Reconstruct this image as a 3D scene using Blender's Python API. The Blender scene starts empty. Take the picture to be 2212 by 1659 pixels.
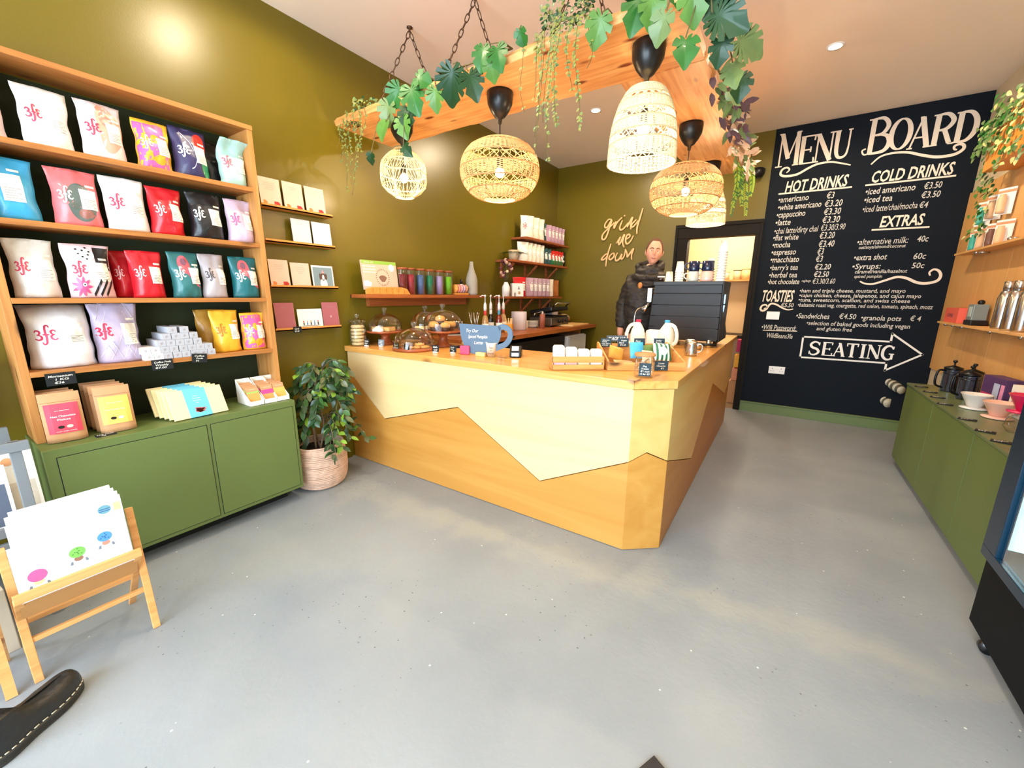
import bpy, math, random
from mathutils import Vector, Matrix, noise
from mathutils.geometry import tessellate_polygon
R = random.Random(11)
PI = math.pi
SC = bpy.context.scene
COL = SC.collection

# ------------------------------------------------------------------ materials
def C(r, g, b):
    def f(v):
        v /= 255.0
        return v / 12.92 if v <= .04045 else ((v + .055) / 1.055) ** 2.4
    return (f(r), f(g), f(b), 1)
_M = {}
def mat(name, col, rough=.5, metal=0, var=.06, scale=6, bump=0, bscale=60, emit=0, trans=0, ior=1.45, spec=.5, coat=0, sss=0):
    if name in _M: return _M[name]
    m = bpy.data.materials.new(name); m.use_nodes = True
    nt = m.node_tree; N = nt.nodes; L = nt.links
    b = N['Principled BSDF']
    b.inputs['Roughness'].default_value = rough
    b.inputs['Metallic'].default_value = metal
    b.inputs['IOR'].default_value = ior
    b.inputs['Specular IOR Level'].default_value = spec
    b.inputs['Transmission Weight'].default_value = trans
    b.inputs['Coat Weight'].default_value = coat
    if sss:
        b.inputs['Subsurface Weight'].default_value = sss
        b.inputs['Subsurface Scale'].default_value = .01
    c = C(*col)
    tc = N.new('ShaderNodeTexCoord')
    nz = N.new('ShaderNodeTexNoise'); nz.inputs['Scale'].default_value = scale; nz.inputs['Detail'].default_value = 4
    L.new(tc.outputs['Object'], nz.inputs['Vector'])
    mx = N.new('ShaderNodeMix'); mx.data_type = 'RGBA'
    mx.inputs[6].default_value = (c[0]*(1-var), c[1]*(1-var), c[2]*(1-var), 1)
    mx.inputs[7].default_value = (min(1, c[0]*(1+var)), min(1, c[1]*(1+var)), min(1, c[2]*(1+var)), 1)
    L.new(nz.outputs['Fac'], mx.inputs[0]); L.new(mx.outputs[2], b.inputs['Base Color'])
    if bump:
        n2 = N.new('ShaderNodeTexNoise'); n2.inputs['Scale'].default_value = bscale; n2.inputs['Detail'].default_value = 3
        L.new(tc.outputs['Object'], n2.inputs['Vector'])
        bp = N.new('ShaderNodeBump'); bp.inputs['Strength'].default_value = bump; bp.inputs['Distance'].default_value = .01
        L.new(n2.outputs['Fac'], bp.inputs['Height']); L.new(bp.outputs['Normal'], b.inputs['Normal'])
    if emit:
        b.inputs['Emission Color'].default_value = c; b.inputs['Emission Strength'].default_value = emit
    _M[name] = m
    return m
def wood(name, c1, c2, axis=0, sc=1.0, rough=.5, knots=True, c3=None, coat=0):
    """stretched grain, darker knots"""
    if name in _M: return _M[name]
    m = bpy.data.materials.new(name); m.use_nodes = True
    nt = m.node_tree; N = nt.nodes; L = nt.links
    b = N['Principled BSDF']; b.inputs['Roughness'].default_value = rough; b.inputs['Coat Weight'].default_value = coat
    tc = N.new('ShaderNodeTexCoord'); mp = N.new('ShaderNodeMapping')
    s = [14*sc]*3; s[axis] = .9*sc
    mp.inputs['Scale'].default_value = s
    L.new(tc.outputs['Object'], mp.inputs['Vector'])
    n = N.new('ShaderNodeTexNoise'); n.inputs['Scale'].default_value = 1.6; n.inputs['Detail'].default_value = 6; n.inputs['Distortion'].default_value = 1.2
    L.new(mp.outputs[0], n.inputs['Vector'])
    r = N.new('ShaderNodeValToRGB'); e = r.color_ramp.elements
    e[0].position = .3; e[0].color = C(*c2); e[1].position = .68; e[1].color = C(*c1)
    L.new(n.outputs['Fac'], r.inputs[0])
    out = r.outputs[0]
    if knots:
        mp2 = N.new('ShaderNodeMapping'); s2 = [9*sc]*3; s2[axis] = 3.6*sc
        mp2.inputs['Scale'].default_value = s2; L.new(tc.outputs['Object'], mp2.inputs['Vector'])
        v = N.new('ShaderNodeTexVoronoi'); v.inputs['Scale'].default_value = .8; L.new(mp2.outputs[0], v.inputs['Vector'])
        r2 = N.new('ShaderNodeValToRGB'); q = r2.color_ramp.elements
        q[0].position = .09; q[0].color = (1, 1, 1, 1); q[1].position = .19; q[1].color = (0, 0, 0, 1)
        L.new(v.outputs['Distance'], r2.inputs[0])
        mx = N.new('ShaderNodeMix'); mx.data_type = 'RGBA'
        L.new(r2.outputs[0], mx.inputs[0]); L.new(out, mx.inputs[6]); mx.inputs[7].default_value = C(*(c3 or [int(k*.45) for k in c2]))
        out = mx.outputs[2]
    L.new(out, b.inputs['Base Color'])
    bp = N.new('ShaderNodeBump'); bp.inputs['Strength'].default_value = .15; bp.inputs['Distance'].default_value = .004
    L.new(n.outputs['Fac'], bp.inputs['Height']); L.new(bp.outputs['Normal'], b.inputs['Normal'])
    _M[name] = m
    return m
def glass(name='clear_glass', col=(245, 248, 245), rough=.02, alpha=.34):
    if name in _M: return _M[name]
    m = bpy.data.materials.new(name); m.use_nodes = True
    nt = m.node_tree; N = nt.nodes; L = nt.links; N.remove(N['Principled BSDF'])
    o = N['Material Output']
    t = N.new('ShaderNodeBsdfTransparent'); t.inputs[0].default_value = C(*col)
    g = N.new('ShaderNodeBsdfGlossy'); g.inputs['Roughness'].default_value = rough
    lw = N.new('ShaderNodeLayerWeight'); lw.inputs['Blend'].default_value = alpha
    tx = N.new('ShaderNodeTexNoise'); tx.inputs['Scale'].default_value = 3
    ad = N.new('ShaderNodeMath'); ad.operation = 'MULTIPLY_ADD'; ad.inputs[1].default_value = .02
    L.new(tx.outputs['Fac'], ad.inputs[0]); L.new(lw.outputs['Facing'], ad.inputs[2])
    mx = N.new('ShaderNodeMixShader'); L.new(ad.outputs[0], mx.inputs[0])
    L.new(t.outputs[0], mx.inputs[1]); L.new(g.outputs[0], mx.inputs[2]); L.new(mx.outputs[0], o.inputs[0])
    _M[name] = m
    return m

# ------------------------------------------------------------------ mesh builder
class MB:
    def __init__(s): s.v = []; s.f = []; s.mi = []; s.sm = []
    def add(s, vs, fs, mi=0, sm=False, M=None):
        b = len(s.v)
        s.v += [tuple(M @ Vector(v)) if M else tuple(v) for v in vs]
        for f in fs:
            s.f.append(tuple(b + i for i in f)); s.mi.append(mi); s.sm.append(sm)
        return s
    def box(s, x0, x1, y0, y1, z0, z1, mi=0, M=None):
        v = [(x0,y0,z0),(x1,y0,z0),(x1,y1,z0),(x0,y1,z0),(x0,y0,z1),(x1,y0,z1),(x1,y1,z1),(x0,y1,z1)]
        return s.add(v, [(0,3,2,1),(4,5,6,7),(0,1,5,4),(1,2,6,5),(2,3,7,6),(3,0,4,7)], mi, False, M)
    def beam(s, a, b, w, h, mi=0, up=(0,0,1)):
        a = Vector(a); b = Vector(b); d = (b-a); l = d.length; d.normalize()
        x = d.cross(Vector(up))
        if x.length < 1e-4: x = Vector((1,0,0))
        x.normalize(); z = x.cross(d)
        M = Matrix((( x.x, d.x, z.x, a.x),(x.y, d.y, z.y, a.y),(x.z, d.z, z.z, a.z),(0,0,0,1)))
        return s.box(-w/2, w/2, 0, l, -h/2, h/2, mi, M)
    def tube(s, pts, r, n=8, mi=0, closed=False, cap=True, flat=1.0, nrm=None):
        pts = [Vector(p) for p in pts]; k = len(pts); vs = []; fs = []
        prev = None
        for i, p in enumerate(pts):
            if closed: t = pts[(i+1) % k] - pts[i-1]
            else: t = pts[min(i+1, k-1)] - pts[max(i-1, 0)]
            if t.length < 1e-9: t = Vector((0,0,1))
            t.normalize()
            if nrm is not None: a = Vector(nrm) - t*t.dot(Vector(nrm))
            elif prev is None: a = t.orthogonal()
            else: a = prev - t*t.dot(prev)
            if a.length < 1e-6: a = t.orthogonal()
            a.normalize(); prev = a; b = t.cross(a)
            rr = r[i] if isinstance(r, (list, tuple)) else r
            for j in range(n):
                q = 2*PI*j/n
                vs.append(p + a*math.cos(q)*rr*flat + b*math.sin(q)*rr)
        m = k if closed else k-1
        for i in range(m):
            for j in range(n):
                a0 = i*n+j; a1 = i*n+(j+1) % n; b0 = ((i+1) % k)*n+j; b1 = ((i+1) % k)*n+(j+1) % n
                fs.append((a0, a1, b1, b0))
        if not closed and cap:
            fs.append(tuple(range(n-1, -1, -1))); fs.append(tuple((k-1)*n+j for j in range(n)))
        return s.add(vs, fs, mi, True)
    def lathe(s, prof, n=24, c=(0,0,0), mi=0, sm=True, M=None, cap=True, wob=None):
        vs = []; fs = []
        for i, (r, z) in enumerate(prof):
            for j in range(n):
                q = 2*PI*j/n; rr = r*(wob(q, z) if wob else 1)
                vs.append((c[0]+rr*math.cos(q), c[1]+rr*math.sin(q), c[2]+z))
        k = len(prof)
        for i in range(k-1):
            for j in range(n):
                fs.append((i*n+j, i*n+(j+1) % n, (i+1)*n+(j+1) % n, (i+1)*n+j))
        if cap:
            if prof[0][0] > 1e-5: fs.append(tuple(range(n-1, -1, -1)))
            if prof[-1][0] > 1e-5: fs.append(tuple((k-1)*n+j for j in range(n)))
        return s.add(vs, fs, mi, sm, M)
    def poly(s, pts, h, mi=0, M=None, back=True):
        """extruded polygon in XY, thickness h in Z"""
        k = len(pts); A = sum(pts[i][0]*pts[(i+1)%k][1]-pts[(i+1)%k][0]*pts[i][1] for i in range(k))
        if A < 0: pts = pts[::-1]
        tr = tessellate_polygon([[Vector((p[0], p[1], 0)) for p in pts]])
        vs = [(p[0], p[1], 0) for p in pts] + [(p[0], p[1], h) for p in pts]
        fs = []
        for t in tr:
            a, b, c = [pts[i] for i in t]
            if (b[0]-a[0])*(c[1]-a[1])-(b[1]-a[1])*(c[0]-a[0]) < 0: t = (t[0], t[2], t[1])
            fs.append(tuple(i+k for i in t))
            if back: fs.append((t[2], t[1], t[0]))
        if h: fs += [(i, (i+1) % k, (i+1) % k + k, i+k) for i in range(k)]
        return s.add(vs, fs, mi, False, M)
    def sphere(s, c, r, n=14, mi=0, sc=(1,1,1), M=None):
        p = [(max(1e-6, r*math.sin(PI*i/n)), -r*math.cos(PI*i/n)) for i in range(n+1)]
        T = Matrix.Translation(c) @ Matrix.Diagonal((*sc, 1))
        return s.lathe(p, n*2, (0,0,0), mi, True, (M @ T) if M else T, cap=False)
    def build(s, name, mats, parent=None, world=True, bevel=0, seg=2, loc=None):
        me = bpy.data.meshes.new(name)
        off = Vector((0,0,0))
        if parent is not None and world: off = parent.matrix_basis.translation.copy()
        if parent is not None and world and parent.parent is not None: off += parent.parent.matrix_basis.translation
        o = bpy.data.objects.new(name, me)
        if loc is not None and parent is None: off = Vector(loc); o.location = loc
        me.from_pydata([(v[0]-off.x, v[1]-off.y, v[2]-off.z) for v in s.v] if off.length else s.v, [], s.f)
        if not isinstance(mats, (list, tuple)): mats = [mats]
        for m in mats: me.materials.append(m)
        me.polygons.foreach_set('material_index', s.mi)
        me.polygons.foreach_set('use_smooth', s.sm)
        me.update()
        COL.objects.link(o)
        if parent is not None: o.parent = parent
        if bevel:
            b = o.modifiers.new('bevel', 'BEVEL'); b.width = bevel; b.segments = seg; b.limit_method = 'ANGLE'
        return o
def tag(o, label=None, cat=None, group=None, kind=None):
    if label: o['label'] = label
    if cat: o['category'] = cat
    if group: o['group'] = group
    if kind: o['kind'] = kind
    return o
def thing(name, label, cat, loc=(0,0,0), rz=0, group=None):
    o = bpy.data.objects.new(name, None); o.empty_display_size = .05; COL.objects.link(o)
    o.location = loc; o.rotation_euler = (0,0,rz)
    return tag(o, label, cat, group)
def dup(root, loc, rz=None, label=None, group=None, scale=None):
    r = root.copy(); COL.objects.link(r); r.location = loc
    if rz is not None: r.rotation_euler = (0,0,rz)
    if scale: r.scale = scale
    if label: r['label'] = label
    if group: r['group'] = group
    for ch in list(root.children):
        c = ch.copy(); COL.objects.link(c); c.parent = r
        for g in list(ch.children):
            d = g.copy(); COL.objects.link(d); d.parent = c
    return r
def struct(name, mb, m, **k):
    return tag(mb.build(name, m, **k), kind='structure')

def catm(p, n=6, closed=False):
    p = [Vector(q) for q in p]; o = []; k = len(p)
    rng = range(k) if closed else range(k-1)
    for i in rng:
        if closed: a, b, c, d = p[i-1], p[i], p[(i+1)%k], p[(i+2)%k]
        else: a, b, c, d = p[max(i-1,0)], p[i], p[i+1], p[min(i+2,k-1)]
        for j in range(n):
            t = j/n
            o.append(.5*((2*b)+(c-a)*t+(2*a-5*b+4*c-d)*t*t+(3*b-a-3*c+d)*t**3))
    if not closed: o.append(p[-1])
    return o
def ribbon(mb, pts, w, fn, mi=0, smooth=5):
    """flat stroke: 2D pts, half width w (float or fn(t)), mapped by fn(x,y)->3D"""
    p = catm([(a, b, 0) for a, b in pts], smooth) if smooth else [Vector((a, b, 0)) for a, b in pts]
    k = len(p); vs = []; fs = []
    for i, q in enumerate(p):
        t = p[min(i+1,k-1)] - p[max(i-1,0)]
        if t.length < 1e-9: t = Vector((1,0,0))
        t.normalize(); n = Vector((-t.y, t.x, 0)); ww = w(i/(k-1)) if callable(w) else w
        vs += [fn(q.x-n.x*ww, q.y-n.y*ww), fn(q.x+n.x*ww, q.y+n.y*ww)]
    for i in range(k-1): fs.append((2*i, 2*i+2, 2*i+3, 2*i+1))
    mb.add(vs, fs, mi)

# ------------------------------------------------------------------ lettering
_T = {}
def text2d(s, bold=0):
    if (s, bold) in _T: return _T[(s, bold)]
    cu = bpy.data.curves.new('t', 'FONT'); cu.body = s; cu.size = 1; cu.resolution_u = 2; cu.offset = bold; cu.fill_mode = 'FRONT'
    o = bpy.data.objects.new('t', cu); COL.objects.link(o)
    dg = bpy.context.evaluated_depsgraph_get(); dg.update()
    me = bpy.data.meshes.new_from_object(o.evaluated_get(dg))
    vs = [(v.co.x, v.co.y) for v in me.vertices]; fs = [tuple(p.vertices) for p in me.polygons]
    bpy.data.objects.remove(o); bpy.data.curves.remove(cu); bpy.data.meshes.remove(me)
    _T[(s, bold)] = (vs, fs); return _T[(s, bold)]
def text(mb, s, O, U, V, h, width=None, mi=0, shear=.12, bold=0, align=0, fn=None):
    """write s: cap height h, optional exact width, origin O, directions U,V"""
    vs, fs = text2d(s, bold)
    if not vs: return 0
    x0 = min(v[0] for v in vs); x1 = max(v[0] for v in vs)
    k = h/.73; kx = width/(x1-x0) if width else k
    W = kx*(x1-x0); a = -W*align
    O, U, V = Vector(O), Vector(U), Vector(V); out = []
    for x, y in vs:
        X = (x-x0)*kx + a + y*k*shear; Y = y*k
        out.append(fn(X, Y) if fn else O+U*X+V*Y)
    N = U.cross(V)
    mb.add(out, fs, mi)
    return W
# ================================================================== PALETTE
XL, XR, YB, ZC, YF = -3.23, 1.41, 6.15, 3.44, -2.2
m_wall = mat('olive_wall_paint', (106, 92, 18), .32, var=.05, scale=3, bump=.05, bscale=180)
m_cabg = mat('green_cabinet_paint', (98, 114, 60), .5, var=.05, scale=4, bump=.05, bscale=250)
m_ceil = mat('ceiling_paint', (240, 226, 208), .9, var=.02)
m_black = mat('black_paint', (20, 20, 22), .5)
m_blk = mat('black_plastic', (14, 14, 16), .35)
m_tagb = mat('chalk_tag_black', (20, 24, 27), .8, var=.15)
m_white = mat('white_paper', (244, 240, 232), .75, var=.02)
m_wp = mat('white_plastic', (240, 240, 240), .35, var=.01)
m_chalk = mat('chalk_white', (240, 236, 224), .9, var=.02)
m_grey = mat('print_grey', (150, 140, 138), .8)
m_steel = mat('brushed_steel', (205, 205, 205), .22, 1, var=.05)
m_dsteel = mat('dark_steel', (90, 90, 92), .3, 1)
m_pine = wood('pine_shelf', (188, 124, 60), (154, 92, 38), 1, 1, .5)
m_pinex = wood('pine_shelf_x', (226, 164, 92), (196, 128, 60), 0, 1, .5)
m_pinez = wood('pine_upright', (198, 140, 76), (170, 108, 50), 2, 1, .5)
m_top = wood('counter_top_pine', (236, 178, 100), (214, 146, 66), 0, .8, .32, True, (120, 58, 24), .3)
m_topy = wood('counter_top_pine_y', (236, 178, 100), (214, 146, 66), 1, .8, .32, True, (120, 58, 24), .3)
m_edge = wood('live_edge', (226, 164, 92), (150, 88, 40), 1, 1.6, .5, True, (60, 30, 16))
m_redw = wood('reddish_wood', (176, 98, 46), (140, 70, 28), 1, 1, .45)
m_glass = glass()

def fxl(y, z): return (XL, y, z)

# ================================================================== SETTING
mb = MB(); mb.box(XL-.1, XR+.1, YF-.1, YB, -.08, 0)
fm = bpy.data.materials.new('painted_concrete_floor'); fm.use_nodes = True
nt = fm.node_tree; N = nt.nodes; L = nt.links; b = N['Principled BSDF']
tc = N.new('ShaderNodeTexCoord')
def nz(sc, det=4, vec=None, dist=0):
    n = N.new('ShaderNodeTexNoise'); n.inputs['Scale'].default_value = sc; n.inputs['Detail'].default_value = det; n.inputs['Distortion'].default_value = dist
    L.new(vec or tc.outputs['Object'], n.inputs['Vector']); return n
def ramp(src, a, ca, b2, cb):
    r = N.new('ShaderNodeValToRGB'); e = r.color_ramp.elements
    e[0].position = a; e[0].color = ca; e[1].position = b2; e[1].color = cb
    L.new(src, r.inputs[0]); return r.outputs[0]
def mixc(f, a, c):
    mx = N.new('ShaderNodeMix'); mx.data_type = 'RGBA'; L.new(f, mx.inputs[0])
    for s_, v in ((6, a), (7, c)):
        if isinstance(v, tuple): mx.inputs[s_].default_value = v
        else: L.new(v, mx.inputs[s_])
    return mx.outputs[2]
base = ramp(nz(1.3, 5).outputs['Fac'], .3, C(132, 139, 147), .7, C(152, 157, 162))
wear = ramp(nz(.9, 8, dist=.8).outputs['Fac'], .56, (0,0,0,1), .74, (.55,.55,.55,1))
c1 = mixc(wear, base, C(160, 160, 154))
# a worn, scuffed strip that crosses the floor in front of the counter
sx = N.new('ShaderNodeSeparateXYZ'); L.new(tc.outputs['Object'], sx.inputs[0])
mA = N.new('ShaderNodeMath'); mA.operation = 'MULTIPLY_ADD'; L.new(sx.outputs[0], mA.inputs[0]); mA.inputs[1].default_value = -.12; L.new(sx.outputs[1], mA.inputs[2])
mC = N.new('ShaderNodeMath'); mC.operation = 'SUBTRACT'; L.new(mA.outputs[0], mC.inputs[0]); mC.inputs[1].default_value = 2.03
mD = N.new('ShaderNodeMath'); mD.operation = 'ABSOLUTE'; L.new(mC.outputs[0], mD.inputs[0])
mE = N.new('ShaderNodeMath'); mE.operation = 'ADD'; L.new(mD.outputs[0], mE.inputs[0])
nn = nz(5, 8); mF = N.new('ShaderNodeMath'); mF.operation = 'MULTIPLY_ADD'; L.new(nn.outputs['Fac'], mF.inputs[0]); mF.inputs[1].default_value = .5; mF.inputs[2].default_value = -.25
L.new(mF.outputs[0], mE.inputs[1])
strip = ramp(mE.outputs[0], .0, (.5,.5,.5,1), .14, (0,0,0,1))
c2 = mixc(strip, c1, C(166, 166, 158))
v = N.new('ShaderNodeTexVoronoi'); v.inputs['Scale'].default_value = 26; L.new(tc.outputs['Object'], v.inputs['Vector'])
mk = nz(1.7, 2); 
sp = ramp(v.outputs['Distance'], .07, (1,1,1,1), .12, (0,0,0,1))
mm = N.new('ShaderNodeMath'); mm.operation = 'MULTIPLY'; L.new(sp, mm.inputs[0]); L.new(ramp(mk.outputs['Fac'], .5, (0,0,0,1), .62, (1,1,1,1)), mm.inputs[1])
c3 = mixc(mm.outputs[0], c2, C(84, 86, 86))
v2 = N.new('ShaderNodeTexVoronoi'); v2.inputs['Scale'].default_value = 9; L.new(tc.outputs['Object'], v2.inputs['Vector'])
sp2 = ramp(v2.outputs['Distance'], .03, (1,1,1,1), .045, (0,0,0,1))
c4 = mixc(sp2, c3, C(225, 225, 218))
L.new(c4, b.inputs['Base Color'])
rg = N.new('ShaderNodeMapRange'); L.new(nz(3, 5).outputs['Fac'], rg.inputs[0]); rg.inputs[3].default_value = .3; rg.inputs[4].default_value = .55
L.new(rg.outputs[0], b.inputs['Roughness'])
bp = N.new('ShaderNodeBump'); bp.inputs['Strength'].default_value = .12; bp.inputs['Distance'].default_value = .01
L.new(nz(30, 6).outputs['Fac'], bp.inputs['Height']); L.new(bp.outputs['Normal'], b.inputs['Normal'])
struct('floor', mb, fm)
struct('ceiling', MB().box(XL-.1, XR+.1, YF-.1, YB+.12, ZC, ZC+.1), m_ceil)
struct('wall_left', MB().box(XL-.1, XL, YF, YB+.12, 0, ZC), m_wall)
# back wall with the kitchen doorway
DX0, DX1, DZ = -1.30, -.405, 2.30
wb = MB(); wb.box(XL, DX0, YB, YB+.12, 0, ZC); wb.box(DX1, XR, YB, YB+.12, 0, ZC); wb.box(DX0, DX1, YB, YB+.12, DZ, ZC)
struct('wall_back', wb, m_wall)
struct('wall_right', MB().box(XR, XR+.1, YF, YB+.12, 0, ZC), mat('cream_wall_paint', (214, 196, 164), .8))
# street side behind the viewer: wall with a big shop window, daylight comes through it
wf = MB(); wf.box(XL, -2.75, YF-.1, YF, 0, ZC); wf.box(1.15, XR, YF-.1, YF, 0, ZC)
wf.box(-2.75, 1.15, YF-.1, YF, 0, .35); wf.box(-2.75, 1.15, YF-.1, YF, 2.75, ZC)
struct('wall_front', wf, m_wall)
wn = MB()
for x in (-2.72, -.8, 1.12): wn.box(x-.03, x+.03, YF-.08, YF-.02, .35, 2.75)
for z in (.38, 2.72): wn.box(-2.75, 1.15, YF-.08, YF-.02, z-.03, z+.03)
w1 = struct('window_1', wn, m_black)
# baseboard
mbb = mat('green_baseboard_paint', (104, 122, 74), .5)
bb = MB(); bb.box(-.347, XR-.001, YB-.018, YB, 0, .118); bb.box(-.347, XR-.001, YB-.026, YB, .118, .132)
struct('baseboard_back', bb, mbb, bevel=.003)
bl = MB(); bl.box(XL, XL+.018, 1.46, 2.15, 0, .13); bl.box(XL, XL+.018, YF, .2, 0, .13)
struct('baseboard_left', bl, m_wall, bevel=.003)
# dark door frame
m_frame = mat('dark_door_frame', (24, 18, 11), .6, var=.1, spec=.2)
df = MB()
df.box(-1.375, DX0+.085, YB-.03, YB+.14, 0, 2.27); df.box(DX1-.02, -.35, YB-.03, YB+.14, 0, 2.27); df.box(-1.375, -.35, YB-.03, YB+.14, 2.27, 2.43)
df.box(-1.38, -.349, YB-.045, YB-.0305, 2.40, 2.445); df.box(-1.38, -1.345, YB-.045, YB-.0305, 0, 2.40); df.box(-.378, -.349, YB-.045, YB-.0305, 0, 2.40)
struct('door_1', df, m_frame, bevel=.004)
# kitchen beyond
m_kit = mat('kitchen_cream', (238, 208, 164), .8, var=.02)
kt = MB(); kt.box(-2.2, .4, 7.9, 8, 0, 2.9); kt.box(-2.3, -2.2, YB+.12, 8, 0, 2.9); kt.box(.4, .5, YB+.12, 8, 0, 2.9)
struct('wall_kitchen', kt, m_kit)
struct('floor_kitchen', MB().box(-2.2, .4, YB, 7.9, -.08, 0), mat('kitchen_floor', (120, 100, 78), .5))
struct('ceiling_kitchen', MB().box(-2.2, .4, YB+.12, 7.9, 2.9, 3), m_ceil)

# ================================================================== GREEN CABINET + BOOKCASE
CX, CZ = -2.807, .762
cab = thing('storage_cabinet', 'long low green painted cabinet with two flat doors, under the coffee bag bookcase', 'cabinet', (-3.0, .86, 0))
c = MB(); c.box(XL+.005, CX, .262, 1.455, .10, CZ)
c.box(XL+.03, CX-.14, .33, 1.40, 0, .10, 1)  # dark block standing in for the shade under the floating cabinet
c.build('body', [m_cabg, mat('under_cabinet_shade', (16, 18, 14), .8)], cab, bevel=.003)
g = .0035
for y0, y1 in ((.306, .915), (.938, 1.432)):
    d = MB(); d.box(CX-.002, CX+.004, y0, y1, .125, CZ-.045)
    o = d.build('door', m_cabg, cab, bevel=.0015)
gr = MB()
for y0, y1 in ((.306, .915), (.938, 1.432)):
    for a in ((y0-g, y0, .125-g, CZ-.045+g), (y1, y1+g, .125-g, CZ-.045+g), (y0, y1, .125-g, .125), (y0, y1, CZ-.045, CZ-.045+g)):
        gr.box(CX-.002, CX+.0008, *a)
gr.build('door_gap', m_black, cab)
BX = -2.968
bc = thing('bookcase', 'tall open pine shelving unit full of coffee bags, fixed to the green wall', 'shelf unit', (-3.1, .88, CZ))
for y0 in (.272, 1.425):
    MB().box(XL+.005, BX, y0, y0+.032, CZ, 2.53).build('side_panel', m_pinez, bc, bevel=.002)
MB().box(XL+.003, XL+.012, .304, 1.425, CZ, 2.5).build('back_panel', mat('shaded_green_back', (34, 42, 16), .8), bc)  # shade inside the shelf bays is put into the panel colour
MB().box(XL+.012, BX+.004, .27, 1.459, 2.505, 2.532).build('top_board', m_pine, bc, bevel=.002)
SHZ = [1.115, 1.465, 1.8186, 2.163]
for z in SHZ: MB().box(XL+.012, BX, .304, 1.425, z-.026, z).build('shelf', m_pine, bc, bevel=.0015)
# neighbour unit's post at the very left
nb = thing('wall_ledge', 'short pine ledge on the green wall left of the bookcase, at the photo edge', 'shelf', (-3.1, -.1, 1.2))
MB().box(XL, -3.0, -.6, .19, 1.15, 1.175).build('board', m_pine, nb, bevel=.002)

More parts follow.
